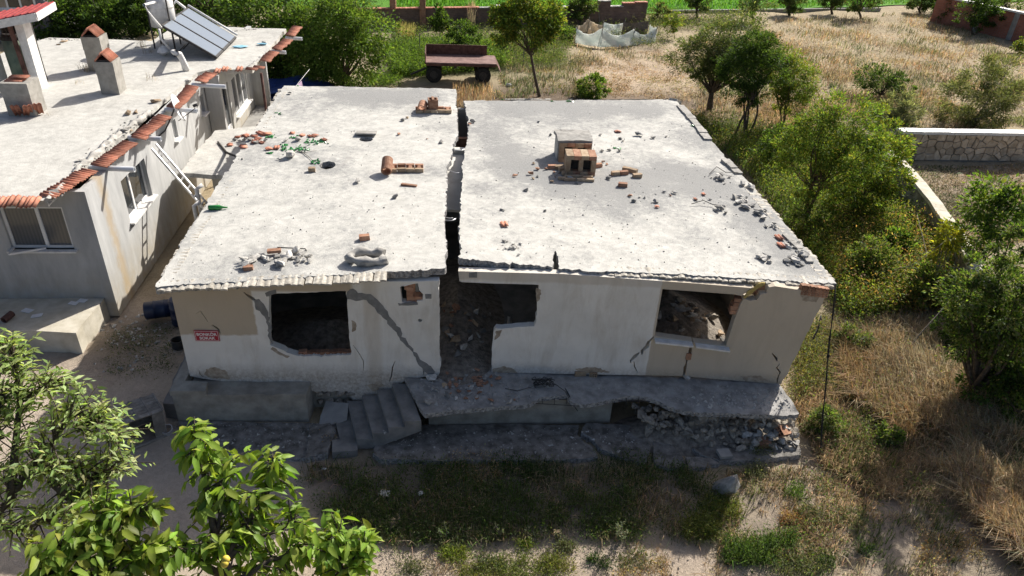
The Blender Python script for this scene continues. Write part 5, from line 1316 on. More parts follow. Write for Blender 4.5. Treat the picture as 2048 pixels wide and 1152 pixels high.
# ------------------------------------------------------------------ the heap of field stones under the broken terrace
mound('stone_heap_core', 6.3, 12.75, 2.5, .85, -.05, .72, M['debris_bed'], None)
bpy.data.objects['stone_heap_core']['label'] = 'earthy core of the stone heap under the terrace'
L7 = 'field stone in the heap spilling from under the broken terrace'
HEAP = [(1268,812),(1320,808),(1400,826),(1480,834),(1590,836),(1598,895),(1500,905),(1420,880),(1340,872),(1290,850)]
SUP.append(bvh_of(MB().box((4.4, 12.85, -.1), (8.3, 13.9, .35))))
cnt = 0
while cnt < 285:
    px, py = R.uniform(1265, 1600), R.uniform(805, 905)
    if not pip([px], [py], HEAP)[0]: continue
    t = max(0.0, min(1.0, (900 - py) / 90)); z = .05 + .62*t + R.gauss(0, .04)
    p = A(px, py, z); s = R.choice((.12, .14, .18, .22, .28)) * R.uniform(.8, 1.2)
    inst('heap_stone', R.choice(stn + (conc if px > 1480 else [])), None, p, (R.gauss(0,.5), R.gauss(0,.5), R.uniform(0, 6)), (s*1.3, s, s), ('small' if s < .15 else 'middling' if s < .21 else 'large') + ' stone ' + ('high' if t > .6 else 'halfway up' if t > .28 else 'low') + ' in the ' + ('sunlit right end' if px > 1500 else 'right shaded half' if px > 1400 else 'left shaded half') + ' of the heap under the terrace', 'stone', 'stones of the heap under the terrace'); cnt += 1
for (px, py, s, z, asp, lb) in ((1295,855,.55,.18,1.3,'big rounded grey boulder at the left end of the stone heap'),(1398,868,.48,.22,.8,'tall pale pointed stone at the foot of the stone heap'),(1372,866,.42,.2,1.0,'brown wedge stone left of the pale pointed one'),(1404,832,.62,.5,1.6,'large squared stone high in the stone heap'),(1425,890,.28,.12,.9,'small pale block before the pointed stone'),(1543,850,.40,.42,1.0,'large sunlit stone at the right end of the heap'),(1525,885,.0,0,1,'')):
    if s: p = A(px, py, z); inst('boulder', R.choice(stn), None, p, (R.gauss(0,.2), R.gauss(0,.2), R.uniform(0, 6)), (s*asp, s, s*1.25), lb, 'stone')
lay_brick(solid_brick(.30,.24,.14,'brick'), 1525, 890, .1, 'salmon block in the sunlit end of the stone heap', lift=.08)
p = A(1566, 862, .35); inst('brick', hollow_brick(.34,.24,.16), None, p, (.5,.3,.5), 1, 'red hollow brick in the sunlit end of the stone heap', 'brick')
p = A(1448, 910, .12); inst('concrete_tile', MB().box((-.15,-.13,0), (.15,.13,.08)).mesh('concrete_tile', M['concrete']), None, p, (0,.05,.1), 1, 'square grey block on the apron at the foot of the stone heap', 'block')
p = G(1450, 990); me = rock(61, 20, 1.0); me.materials.append(M['wall_stone'] if 'wall_stone' in M else M['rubble_c']); inst('boulder', me, None, p + Vector((0, .0, .30)), (.5,.35,.5), (.50,.52,1.0), 'big upright boulder standing in the weeds in front of the apron', 'boulder')
for (px, py, s) in ((1428,990,.2),(1420,1000,.14),(1412,975,.12)): lay(stn, px, py, s, 'stone', 'small stone at the foot of the big upright boulder', 'stone', 'stones at the boulder foot')
# broken pieces by the steps
p = hit(690, 903); inst('step_block', MB().box((-.28,-.2,0), (.28,.2,.2)).mesh('step_block', M['concrete_dark']), None, p, (0,.05,.12), 1, 'broken concrete block at the foot of the steps', 'block')
p = hit(668, 838); inst('broken_slab', plate(jagloop([Vector(q) for q in ((-.4,-.3),(.3,-.35),(.42,.1),(-.1,.38))], .015, .12, R), [], lambda x, y, w: Vector((x, y, .1-.1*w)), .2, R).mesh('broken_slab', M['concrete']), None, p + Vector((0,0,.14)), (.25,-.25,.2), 1, 'tilted broken slab wedged between the bared masonry and the steps', 'slab')
# cable hanging from the roof corner to the ground
g0 = Vector((8.97, 13.5, 3.70)); g1 = G(1640, 915)
P = [g0.lerp(g1, t) + Vector((0, -.0, -.12*math.sin(math.pi*t))) for t in np.linspace(0, 1, 14)]
hc = thing('hanging_cable', 'black cable hanging from the right roof corner down to the grass', 'cable', g1)
put('strand', MB().tube(P, .013, 6), M['rubber'], hc); put('strand', MB().tube([p + Vector((.03*math.sin(i*1.1), 0, 0)) for i, p in enumerate(P)], .008, 5), M['rubber'], hc)
put('knot', MB().tube([P[5] + Vector((0,0,.06)), P[5], P[5] - Vector((0,0,.06))], [.02,.04,.02], 8), M['rubber'], hc)
P = [AP(1635,640,RP0,RP1) + Vector((.05,-.05,.05)), A(1641,632,2.6), A(1637,655,2.2), AP(1618,678,RP0,RP1) + Vector((.1,0,0))]; put('cable', MB().tube(P, .02, 5), M['rubber'], None, P[0], 'short loop of black cable at the right wall edge', 'cable')

# ------------------------------------------------------------------ the alley and the yard
def barrel(p, axis, label):
    c = thing('barrel', label, 'barrel', p); ax = Vector(axis).normalized()
    put('body', MB().tube([p + ax*t for t in (0, .02, .24, .26, .28, .52, .54, .56, .78, .8)], [.21, .25, .25, .265, .25, .25, .265, .25, .25, .21], 20), M['blue_plastic'], c)
    put('bung', MB().tube([p + ax*.8 + ax.orthogonal()*.15, p + ax*.83 + ax.orthogonal()*.15], .04, 10), M['dark_metal'], c)
barrel(A(289, 622, .28), (1, .25, 0), 'blue plastic barrel lying on its side in the alley'); barrel(Vector((-7.35, 17.6, .0)), (.05, 0, 1), 'blue plastic barrel standing at the house corner in the alley')
# open wooden hutch
p = G(290, 868); hu = thing('wooden_hutch', 'open wooden hutch of grey slats, tipped over in the shaded yard', 'crate', p); Mz = Matrix.Translation(p + Vector((0, 0, .02))) @ Matrix.Rotation(.62, 4, 'Z') @ Matrix.Rotation(.06, 4, 'Y')
w, d, h = .78, .72, .72
for i in range(6): put('slat', MB().box((-w/2, -d/2 + d*i/6 + .004, h), (w/2, -d/2 + d*(i+1)/6 - .004, h + .025), Mz), M['wood'], hu)
for i in range(4): put('batten', MB().box((-w/2 + w*i/3 - .02, -d/2 - .01, h + .026), (-w/2 + w*i/3 + .02, d/2 + .01, h + .04), Mz), M['wood'], hu)
for i in range(3): put('board', MB().box((w/2 - .02, -d/2 + d*i/3 + .005, 0), (w/2, -d/2 + d*(i+1)/3 - .005, h - .005), Mz), M['wood'], hu)
for i in range(3): put('board', MB().box((-w/2, -d/2 + d*i/3 + .005, 0), (-w/2 + .02, -d/2 + d*(i+1)/3 - .005, h - .005), Mz), M['wood'], hu)
put('board', MB().box((-w/2 + .03, d/2 - .02, 0), (w/2 - .03, d/2, h - .005), Mz), M['wood'], hu); put('board', MB().box((w*.18, -d/2, .03), (w/2 - .025, -d/2 + .02, h - .01), Mz), M['wood'], hu)
put('bottom_rail', MB().box((-w/2 - .04, -d/2 - .05, 0), (w/2 + .15, -d/2 - .005, .06), Mz), M['wood'], hu)
p = G(337, 866); inst('bowl', MB().ring((0, 0, 0), (0, -.3, 1), .13, .11, .12, 16).mesh('bowl', M['alu']), None, p + Vector((0, 0, .05)), label='round metal bowl on the ground right of the hutch', cat='bowl')
p = G(358, 694); inst('bucket', MB().ring((0, 0, 0), (0, 0, 1), .17, .15, .25, 16).mesh('bucket', M['dark_metal']), None, p + Vector((0, 0, .0)), label='dark bucket at the left foot of the house wall', cat='bucket')
L8 = 'pale shard of tile or plaster littering the alley'
for i in range(60):
    px, py = R.gauss(262, 32), R.gauss(668, 26)
    if px < 175 or px > 350: continue
    lay(conc, px, py, R.uniform(.05, .16), 'litter_shard', 'pale tile shard on the ground ' + ('beside the patio wall' if px < 240 else 'near the lying barrel' if py < 660 else 'nearer the house wall in the alley' if px > 275 else 'in the middle of the alley'), 'rubble', 'shards littering the alley', 1.4, .12)
grit('gravel', [(340,845),(640,845),(600,900),(330,880)], 240, .02, .07, M['rubble_c']); grit('gravel', [(200,640),(345,610),(350,720),(180,750)], 200, .02, .07, M['rubble_c'])
grit('gravel', [(760,860),(1260,855),(1300,900),(1190,915),(770,910)], 420, .015, .06, M['rubble_c']); grit('pebbles', [(600,930),(1400,930),(1400,1080),(740,1100)], 520, .015, .07, M['stone']); grit('pebbles', [(740,1090),(1500,1090),(1500,1152),(740,1152)], 420, .015, .055, M['stone']); grit('pebbles', [(1420,960),(2048,900),(2048,1152),(1500,1152)], 420, .015, .06, M['stone'])
for (px, py, s, lb) in ((770,992,.36,'crumpled pale plastic sheet in the shaded weeds'),(843,991,.16,'small white scrap in the shaded weeds'),(648,942,.14,'small white scrap below the steps'),(1190,1075,.0,'')):
    if s: me = rock(int(px), 16, .5); me.materials.append(M['white_dirty']); p = hit(px, py); inst('plastic_scrap', me, None, p + Vector((0,0,.06)), (.3,.4,R.uniform(0,6)), (s*1.2,s,s), lb, 'plastic scrap')

# ------------------------------------------------------------------ boundary walls
# stone wall at the right, stone by stone
s0, s1 = A(1786, 318, 0), A(2130, 322, 0); s0.z = s1.z = 0
sw_ = thing('stone_wall', 'field stone boundary wall with a white concrete coping, facing the mown plot', 'wall', (s0.x, s0.y, 0))
d = (s1 - s0); Lw = d.length; d.normalize(); nrm = Vector((d.y, -d.x, 0)); Hw = 1.25
put('core', MB().add([s0 + nrm*0 + Vector((0,0,-.1)), s1 + Vector((0,0,-.1)), s1 - nrm*.4 + Vector((0,0,-.1)), s0 - nrm*.4 + Vector((0,0,-.1)), s0 + Vector((0,0,Hw)), s1 + Vector((0,0,Hw)), s1 - nrm*.4 + Vector((0,0,Hw)), s0 - nrm*.4 + Vector((0,0,Hw))], [(3,2,1,0),(4,5,6,7),(0,1,5,4),(1,2,6,5),(2,3,7,6),(3,0,4,7)]), M['concrete_dark'], sw_)
P = [s0 - d*.05 + nrm*.04, s1 + nrm*.04]; mb = MB(); n = 26
for i in range(n): a, b = s0.lerp(s1, i/n), s0.lerp(s1, (i+1)/n); mb.bar(a - nrm*.2 + Vector((0,0,Hw+.06+R.gauss(0,.008))), b - nrm*.2 + Vector((0,0,Hw+.06)), .52 + R.gauss(0,.01), .13)
put('coping', mb, M['white_dirty'], sw_)
M['wall_stone'] = simple('tan_wall_stone', (.40, .31, .22), (.60, .50, .38), 4, .5, 16, rnd=.25, coord='obj')
M['joint'] = simple('dark_joint', (.05, .045, .04), (.10, .09, .08), 6, .4, 20)
seeds = []
for r_ in range(4):
    u = R.uniform(0, .2) - .2
    while u < Lw + .3: seeds.append((u + R.gauss(0, .07), Hw*(r_+.5)/4 + R.gauss(0, .07))); u += R.uniform(.30, .55)
def clip(poly, px, py, nx, ny):
    out = []
    for k in range(len(poly)):
        a, b = poly[k], poly[(k+1) % len(poly)]; da = (a[0]-px)*nx + (a[1]-py)*ny; db = (b[0]-px)*nx + (b[1]-py)*ny
        if da <= 0: out.append(a)
        if da*db < 0: t = da/(da-db); out.append((a[0]+(b[0]-a[0])*t, a[1]+(b[1]-a[1])*t))
    return out
for (a, b) in seeds:
    poly = [(max(0, a-.7), .0), (min(Lw, a+.7), .0), (min(Lw, a+.7), Hw-.02), (max(0, a-.7), Hw-.02)]
    for (c_, e_) in seeds:
        if (c_, e_) != (a, b) and abs(c_-a) < 1.3 and len(poly) > 2:
            dx, dy = c_-a, e_-b; ll = math.hypot(dx, dy); poly = clip(poly, a + dx/2 - dx/ll*.016, b + dy/2 - dy/ll*.016, dx, dy)
    if len(poly) < 3: continue
    pr = R.uniform(.03, .09); q = [(lerp(x, a, .06), lerp(y, b, .06)) for x, y in poly]; n = len(poly)
    mid = [s0 + d*x + Vector((0,0,y)) + nrm*pr*.7 for x, y in poly]; front = [s0 + d*x + Vector((0,0,y)) + nrm*(pr + R.gauss(0,.008)) for x, y in q]; back = [s0 + d*x + Vector((0,0,y)) for x, y in poly]
    put('wall_stone', MB().add(front + mid + back, [tuple(range(n))] + [(k, k+n, (k+1) % n + n, (k+1) % n) for k in range(n)] + [(k+n, k+2*n, (k+1) % n + 2*n, (k+1) % n + n) for k in range(n)]), M['wall_stone'], sw_)
# diagonal wall running towards the camera, lime capped
c = [A(1776, 300, 1.2), A(1800, 322, 1.2), A(1838, 362, 1.2), A(1872, 405, 1.2), A(1905, 452, 1.2), A(1930, 490, 1.2), A(1965, 560, 1.2), A(2010, 640, 1.2)]
dw = thing('whitewashed_wall', 'low rubble wall with a rounded lime cap running diagonally through the greenery', 'wall', (c[3].x, c[3].y, 0))
mb = MB(); mc = MB()
for a, b in zip(c[:-1], c[1:]):
    a, b = Vector((a.x, a.y, .5)), Vector((b.x, b.y, .5)); mb.bar(a, b + (b-a)*.02, .34, 1.2)
put('masonry', mb, M['stone'], dw)
Q = [Vector((p.x, p.y, 1.14 + R.gauss(0, .012))) for p in sum([[a.lerp(b, t) for t in (0, .33, .66)] for a, b in zip(c[:-1], c[1:])], [])]
for a, b in zip(Q[:-1], Q[1:]): mc.bar(a, b + (b-a)*.03, .44*R.uniform(.93, 1.07), .14*R.uniform(.9, 1.1)); put('lime_cap', mc, M['sand_conc'], dw)
# old brick wall across the back, with pillars
b0, b1 = A(770, 56, 0), A(1290, 46, 0); b0.z = b1.z = 0; b0 = b0 + (b0 - b1)*.12
bw = thing('brick_garden_wall', 'crumbling brown brick wall with a tiled coping across the back of the gardens', 'wall', b0)
d = b1 - b0; Lb = d.length; d.normalize(); nrm = Vector((d.y, -d.x, 0)); n = 22; Hb = 1.35
for i in range(n):
    a, b = b0.lerp(b1, i/n), b0.lerp(b1, (i+1)/n); h = Hb + (R.gauss(0, .10) if i > 8 else 0) + (.25 if i > 17 else 0)
    mb = MB().bar(a - nrm*.15 + Vector((0,0,h/2-.1)), b - nrm*.15 + Vector((0,0,h/2-.1)), .3, h+.1); put('wall_bay', mb, M['brickwall_old'], bw)
    for k in range(5): q = a.lerp(b, (k+.5)/5); put('coping_tile', MB().box((-.11,-.22,0), (.11,.22,.07), Matrix.Translation(q - nrm*.15 + Vector((0,0,h-.05))) @ Matrix.Rotation(math.atan2(d.y,d.x) + R.gauss(0,.1), 4, 'Z')), M['tile' if (i < 9 or i > 19) else 'rubble_c'], bw)
for px in (788, 846): q = A(px, 52, 0); put('pillar', MB().box((-.22,-.25,0), (.22,.25,2.0), Matrix.Translation(Vector((q.x, q.y-.3, 0)))), M['brick'], bw)
# red brick wall at the upper right corner
r0, r1 = A(1945, 62, 0), A(2140, 108, 0); r0 = r0 + (r0-r1)*.5
rw = thing('red_brick_wall', 'red brick boundary wall with a pale coping at the upper right', 'wall', (r1.x, r1.y, 0)); Hr = 2.1
r0.z = r1.z = Hr/2 - .05; put('panel', MB().bar(r0, r1, .22, Hr), M['brickwall_red'], rw); r0.z = r1.z = Hr + .05; put('coping', MB().bar(r0, r1, .42, .14), M['white_dirty'], rw)
for px in (1950, 2022, 2095): 
    q = r0.lerp(r1, min(.98, max(.05, (px - 1850)/290))); put('pillar', MB().bar(Vector((q.x-.05, q.y-.12, 0)), Vector((q.x-.05, q.y-.12, Hr-.03)), .34), M['concrete'], rw)

# ------------------------------------------------------------------ garden: trailer, netting pen, bits
tr = thing('farm_trailer', 'rusty flatbed farm trailer with two sides left, parked behind the house', 'trailer', (1.0, 42.5, 0))
X0, X1, Y0, Y1, ZB = -.9, 3.1, 41.7, 43.6, 1.12
put('bed', MB().box((X0, Y0, ZB), (X1, Y1, ZB+.06)), M['rust_bed'], tr); put('front_board', MB().box((X0-.05, Y0, ZB-.05), (X0, Y1+.05, ZB+.55)), M['rust'], tr); put('rear_side', MB().box((X0, Y1, ZB-.02), (X1-.45, Y1+.05, ZB+.62)), M['rust'], tr)
put('tailboard', MB().add([(X1, Y0, ZB+.02), (X1+.03, Y0, ZB+.02), (X1+.3, Y0+.1, ZB-.5), (X1+.27, Y0+.1, ZB-.5), (X1, Y1, ZB+.02), (X1+.03, Y1, ZB+.02), (X1+.3, Y1-.1, ZB-.5), (X1+.27, Y1-.1, ZB-.5)], [(0,1,2,3),(7,6,5,4),(0,4,5,1),(1,5,6,2),(2,6,7,3),(3,7,4,0)]), M['rust'], tr)
put('side_rail', MB().box((X0, Y0-.04, ZB-.12), (X1, Y0, ZB)), M['rust'], tr)
put('chassis', MB().box((X0+.2, Y0+.45, ZB-.25), (X1-.2, Y0+.6, ZB-.02)).box((X0+.2, Y1-.6, ZB-.25), (X1-.2, Y1-.45, ZB-.02)).box((X0+1.6, Y0+.2, ZB-.3), (X0+1.75, Y1-.2, ZB-.1)), M['dark_metal'], tr)
for wx in (X0+.45, X1-.75):
    ax = put('axle', MB().tube([(wx, Y0+.1, .46), (wx, Y1-.1, .46)], .06, 8), M['dark_metal'], tr); put('axle_mount', MB().box((wx-.25, Y0+.4, .46), (wx+.25, Y1-.4, ZB-.24)), M['dark_metal'], tr)
    for wy in (Y0+.08, Y1-.30):
        w = put('wheel', MB().tube([(wx, wy-.0, .46), (wx, wy+.02, .46), (wx, wy+.2, .46), (wx, wy+.22, .46)], [.40, .46, .46, .40], 24), M['rubber'], tr)
        put('rim', MB().tube([(wx, wy-.012, .46), (wx, wy+.232, .46)], .22, 16), M['dark_metal'], w); put('hub', MB().tube([(wx, wy-.05, .46), (wx, wy+.0, .46)], .08, 8), M['dark_metal'], w)
put('drawbar', MB().bar((X0, Y0+.95, .62), (X0-.9, Y0+.8, .25), .09), M['dark_metal'], tr)
p = G(806, 142); inst('tyre', MB().ring((0, 0, 0), (0, 0, 1), .40, .22, .2, 20).mesh('tyre', M['rubber']), None, p, (.1, 0, 0), 1, 'old tyre lying on the soil left of the trailer', 'tyre')
p = G(823, 146); me = rock(5, 12, .5); me.materials.append(M['skin_pink']); inst('pink_bag', me, None, p + Vector((0,0,.1)), (0,0,.3), (.5,.35,.35), 'pink plastic scrap between the old tyre and the trailer', 'plastic scrap')
p = G(1018, 173); me = rock(6, 14, .7); me.materials.append(M['white_dirty']); inst('white_bag', me, None, p + Vector((0,0,.1)), (0,0,.3), (.5,.35,.4), 'white bag on the ground right of the trailer', 'bag')
# netting pen
pen = thing('netting_pen', 'small pen fenced with sagging white and tan sheets on stakes', 'pen', A(1230, 88, 0))
def sheet_run(pts, tops, m, name, sag=.35, lean=0):
    vs = []; fs = []; N = 9; k0 = 0
    for (a, b, ta, tb) in zip(pts[:-1], pts[1:], tops[:-1], tops[1:]):
        a = A(*a, 0); b = A(*b, 0); base = len(vs)
        for i in range(N+1):
            t = i/N; p = a.lerp(b, t); h = lerp(ta, tb, t) - sag*4*t*(1-t)*min(ta, tb)*.5; w = .07*math.sin(i*2.1 + p.x*3)
            for j in range(5): u = j/4; vs.append(Vector((p.x + w*u, p.y + lean*(1-u) + .08*math.sin(j*1.7+i), -.03 + h*u)))
        for i in range(N):
            for j in range(4): o = base + i*5 + j; fs.append((o, o+5, o+6, o+1))
    n0 = len(vs); vs += [v + Vector((0, .03, 0)) for v in vs]; fs += [tuple(q + n0 for q in reversed(f)) for f in fs]
    put(name, MB().add(vs, fs, True), m, pen)
sheet_run([(1150,84),(1200,92),(1264,89),(1308,84)], [1.05, 1.25, 1.1, 1.05], M['net_white'], 'front_sheet', .85, -.3)
sheet_run([(1152,82),(1173,74),(1206,72)], [1.1, 1.3, .8], M['net_tan'], 'side_sheet', .3); sheet_run([(1206,72),(1245,70)], [1.0, .9], M['net_white'], 'back_sheet', .3)
sheet_run([(1242,72),(1292,72)], [1.0, 1.1], M['net_brown'], 'back_sheet', .1); sheet_run([(1310,84),(1296,72)], [1.05, .9], M['net_white'], 'side_sheet', .3)
for (px, py, h) in ((1150,84,1.15),(1173,74,1.4),(1200,92,1.7),(1264,89,1.15),(1308,84,1.1),(1245,70,1.1),(1292,72,1.3)):
    q = A(px, py, 0); put('stake', MB().bar((q.x, q.y, -.1), (q.x+.08, q.y-.02, h), .05), M['wood'], pen)
for (px, py, h, lx, lb) in ((1046,136,2.2,0,'thin stake left of the lone tree'),(782,146,1.8,0,'thin wooden stake at the vegetable plot'),(840,120,1.6,0,'thin stake behind the trailer'),(1200,50,1.9,-.4,'leaning pale pole behind the netting pen'),(1294,20,2.0,0,'post at the end of the old brick wall')):
    q = G(px, py); put('stake', MB().bar((q.x, q.y, q.z-.05), (q.x+lx, q.y, q.z+h), .05), M['wood'], None, q, lb, 'stake')
# concrete edging between orchard and crop field
e0, e1 = A(1340, 25, 0), A(1760, 20, 0); tag(put('field_edging', MB().bar((e0.x, e0.y, .05), (e1.x, e1.y, .05), .2, .3), M['concrete'], None, (e0.x, e0.y, 0)), 'low concrete edging between the orchard and the green field', 'edging')
# ------------------------------------------------------------------ vegetation
NR = np.random.default_rng(21)
def unit(v): return v / np.maximum(1e-9, np.linalg.norm(v, axis=-1, keepdims=True))
def palette(n, cols, jit=.18):
    c = np.array(cols)[NR.integers(0, len(cols), n)]
    return np.clip(c * np.exp(NR.normal(0, jit, (n, 1))) * np.exp(NR.normal(0, .06, (n, 3))), 0, 1)
def leaves(P, ax, nr, L, Wd, col, fold=.15, droop=.12, six=False):
    """one leaf per point: a folded diamond (4 corners), or with six a rounder 6-corner blade with a midrib"""
    n = len(P); L = L.reshape(n, 1); Wd = Wd.reshape(n, 1)
    ax = unit(ax); b = unit(np.cross(ax, nr)); up = np.cross(b, ax)
    if not six:
        m = P + ax*L*.5
        co = np.stack([P, m + b*Wd*.5 + up*fold*Wd, P + ax*L - up*droop*L, m - b*Wd*.5 + up*fold*Wd], 1)
        F = np.arange(n*4).reshape(n, 4); return co.reshape(-1, 3), F, np.repeat(col, 4, 0)
    a1 = P + ax*L*.30 + up*L*.02; a2 = P + ax*L*.66 - up*droop*L*.35; tip = P + ax*L - up*droop*L
    co = np.stack([P, a1 + b*Wd*.46 + up*fold*Wd, a2 + b*Wd*.40 + up*fold*Wd, tip, a2 - b*Wd*.40 + up*fold*Wd, a1 - b*Wd*.46 + up*fold*Wd, a1, a2], 1)
    q = np.array([[0, 6, 1, 1], [6, 7, 2, 1], [7, 3, 2, 2], [0, 5, 6, 6], [6, 5, 4, 7], [7, 4, 3, 3]])
    tri = np.array([[0,1,6],[6,1,2],[6,2,7],[7,2,3],[0,6,5],[6,7,4],[6,4,5],[7,3,4]])
    F = (np.arange(n)[:, None, None]*8 + tri[None]).reshape(-1, 3)
    c = np.repeat(col, 8, 0).reshape(n, 8, 3).copy(); c[:, 6:8] *= 1.25
    return co.reshape(-1, 3), F, c.reshape(-1, 3)
def blob(px, py, r, Y, sz=1.0):
    c = np.array(AY(px, py, Y)); return c, r * np.linalg.norm(c - CP) / FPX, sz
def crown_points(blobs, n_clumps, n, spread=.30, shell=.5, flat=.75):
    w = np.array([b[1]**2.3 * b[2] for b in blobs]); w /= w.sum()
    k = NR.choice(len(blobs), n_clumps, p=w); C = np.array([b[0] for b in blobs])[k]; r = np.array([b[1] for b in blobs])[k]
    d = unit(NR.normal(0, 1, (n_clumps, 3))); rr = (shell + (1-shell)*NR.random((n_clumps, 1))**.7)
    cc = C + d * rr * r[:, None] * np.array([1, 1, flat + .15]); cr = r * spread * NR.uniform(.6, 1.3, n_clumps)
    j = NR.integers(0, n_clumps, n)
    off = NR.normal(0, .55, (n, 3)) * np.array([1, 1, .75]); P = cc[j] + off * cr[j, None]
    out = unit(P - C[j]) + unit(off) * .6
    return P, out, cc, j
def curve(a, b, sag, k=5):
    a = np.array(a); b = np.array(b); t = np.linspace(0, 1, k)[:, None]
    mid = NR.normal(0, .08, (1, 3)) * np.linalg.norm(b-a)
    return [Vector(p) for p in a + (b-a)*t + (np.array([0, 0, sag]) * np.linalg.norm(b-a) + mid) * (4*t*(1-t))]
GREEN = [(.095,.17,.032), (.12,.205,.04), (.07,.13,.026), (.155,.235,.052)]
DARK = [(.045,.085,.024), (.062,.112,.03), (.08,.135,.036), (.036,.068,.02)]
YEL = [(.15,.20,.035), (.19,.22,.04), (.10,.165,.03), (.24,.24,.05)]
OLIVE = [(.12,.145,.065), (.155,.18,.085), (.095,.12,.052), (.19,.205,.11)]
SILVER = [(.22,.25,.16), (.28,.30,.21), (.18,.205,.13), (.14,.17,.095)]
DRY = [(.45,.36,.24), (.53,.44,.31), (.38,.30,.20), (.34,.28,.18), (.45,.33,.21), (.27,.24,.15)]
RUSTY = [(.38,.24,.12), (.44,.30,.16), (.32,.20,.10)]
def tree(name, label, cat, base, blobs, n, L, cols, tr=.1, clumps=70, stems=1, narrow=.5, nbr=22, up=.35, bark='bark', spread=.30, shell=.5, jit=.2, flat=.75, six=False, group=None, split=.45, lean=(0, 0)):
    base = Vector(base); t = thing(name, label, cat, base, group)
    P, out, cc, j = crown_points(blobs, clumps, n, spread, shell, flat)
    ax = out + NR.normal(0, .45, (n, 3)) + np.array([0, 0, -.1]); nr = np.array([0, 0, 1.0]) * up + NR.normal(0, .5, (n, 3)) + out*.35
    LL = L * NR.uniform(.6, 1.3, n); tint = np.exp(NR.normal(0, .16, clumps))[j][:, None]
    col = np.clip(palette(n, cols, jit) * tint, 0, 1)
    co, F, c = leaves(P, ax, nr, LL, LL*narrow, col, six=six)
    me = np_mesh('crown', co - np.array(base), F, M['leaf'], c); link_mesh('crown', me, t)
    C = np.mean([b[0] for b in blobs], 0); zlo = min(b[0][2] - b[1]*.7 for b in blobs)
    mb = MB(); ends = cc[NR.permutation(len(cc))[:nbr]]
    for s in range(stems):
        a = np.array(base) + (np.array([NR.normal(0, tr*1.6), NR.normal(0, tr*1.6), -.1]) if stems > 1 else np.array([0, 0, -.1]))
        top = np.array([C[0]*.75 + base.x*.25 + NR.normal(0, .25)*(stems > 1), C[1]*.75 + base.y*.25 + NR.normal(0, .25)*(stems > 1), base.z + (max(zlo, base.z + .3) - base.z) * (split*2 if stems == 1 else 1.2)])
        r0 = tr / (stems**.5); k = curve(a, top, .0, 6); mb.tube(k, [lerp(r0*1.15, r0*.75, i/5) for i in range(6)], 8)
        for e in ends[s::stems]:
            p = Vector(top).lerp(k[4], NR.random()*.6) if NR.random() < .6 else Vector(top)
            g = curve(p, e, .07, 5); mb.tube(g, [lerp(r0*.5, .008, (i/4)**.7) for i in range(5)], 5, False)
    put('trunk', mb, M[bark], t); return t
def bush(name, label, cat, px, py, w, h, n, L, cols, Y=None, narrow=.5, group=None, flat=.8, clumps=40, jit=.2, bark='bark'):
    """a shrub w x h pixels big standing on the ground at px, py"""
    b = G(px, py); d = (Vector(CP) - b).length / FPX; W2 = w*d/2; H = h*d*1.15
    bl = [(np.array([b.x + W2*u, b.y + W2*v, b.z + H*z]), W2*r, 1.0) for u, v, z, r in ((0,0,.55,.62),(-.45,.1,.4,.5),(.45,-.1,.42,.5),(.05,-.35,.38,.5),(-.1,.2,.78,.4))]
    return tree(name, label, cat, b, bl, n, L, cols, max(.02, W2*.05), clumps, 3, narrow, 14, group=group, flat=min(1.2, H/W2*.8), jit=jit, bark=bark)

# ---- background and garden trees
def bt(px, py): return G(px, py)
T = bt(150, 78) + Vector((-1, 6, 0)); Y = T.y
tree('broadleaf_tree', 'dark broadleaf tree behind the neighbour chimneys', 'tree', T, [blob(150,20,65,Y), blob(230,30,70,Y), blob(200,-15,70,Y), blob(105,45,40,Y), blob(280,15,60,Y), blob(140,62,40,Y), blob(205,62,42,Y), blob(270,55,40,Y), blob(320,40,40,Y)], 24000, .24, DARK+GREEN[:1], .22, 150)
T = bt(420, 60) + Vector((0, 5, 0)); Y = T.y
tree('broadleaf_tree', 'dark broadleaf tree right behind the solar water heater', 'tree', T, [blob(350,25,60,Y), blob(420,15,65,Y), blob(480,40,60,Y), blob(440,-20,60,Y), blob(385,55,40,Y), blob(335,45,40,Y), blob(450,55,40,Y)], 18000, .21, DARK+GREEN[:2], .22, 130)
T = bt(560, 150); Y = T.y
tree('broadleaf_tree', 'broad dark tree overhanging the far end of the grey house', 'tree', T, [blob(545,60,75,Y), blob(600,110,60,Y), blob(520,20,60,Y), blob(590,25,70,Y), blob(560,125,50,Y)], 20000, .19, DARK+GREEN, .25, 150)
T = bt(690, 172); Y = T.y - .5
tree('cherry_tree', 'big bright green tree at the back left corner of the broken house', 'tree', T, [blob(690,90,70,Y), blob(650,60,65,Y), blob(725,60,60,Y), blob(700,130,55,Y), blob(640,125,50,Y), blob(745,95,40,Y), blob(690,25,50,Y), blob(600,60,50,Y), blob(625,150,30,Y)], 30000, .155, GREEN+[(.13,.20,.05)], .2, 220)
T = bt(735, 40); Y = T.y
tree('conifer_tree', 'dark bluish conifer behind the bright green tree', 'tree', T, [blob(735,10,45,Y), blob(690,0,40,Y), blob(700,-20,45,Y), blob(765,25,22,Y), blob(640,-10,50,Y)], 9000, .13, [(.025,.05,.035),(.04,.065,.045),(.03,.045,.03)], .2, 90, narrow=.22)
T = bt(1080, 193); Y = T.y
tree('apricot_tree', 'lone slender tree with a yellow green crown behind the crack', 'tree', T, [blob(1050,45,48,Y), blob(1010,58,28,Y), blob(1090,35,35,Y), blob(1045,8,42,Y), blob(1080,65,26,Y), blob(1015,30,30,Y), blob(1100,55,20,Y)], 13000, .16, GREEN[:2]+YEL+DARK[2:3], .085, 110, nbr=26, split=.42)
T = bt(1420, 222); Y = T.y
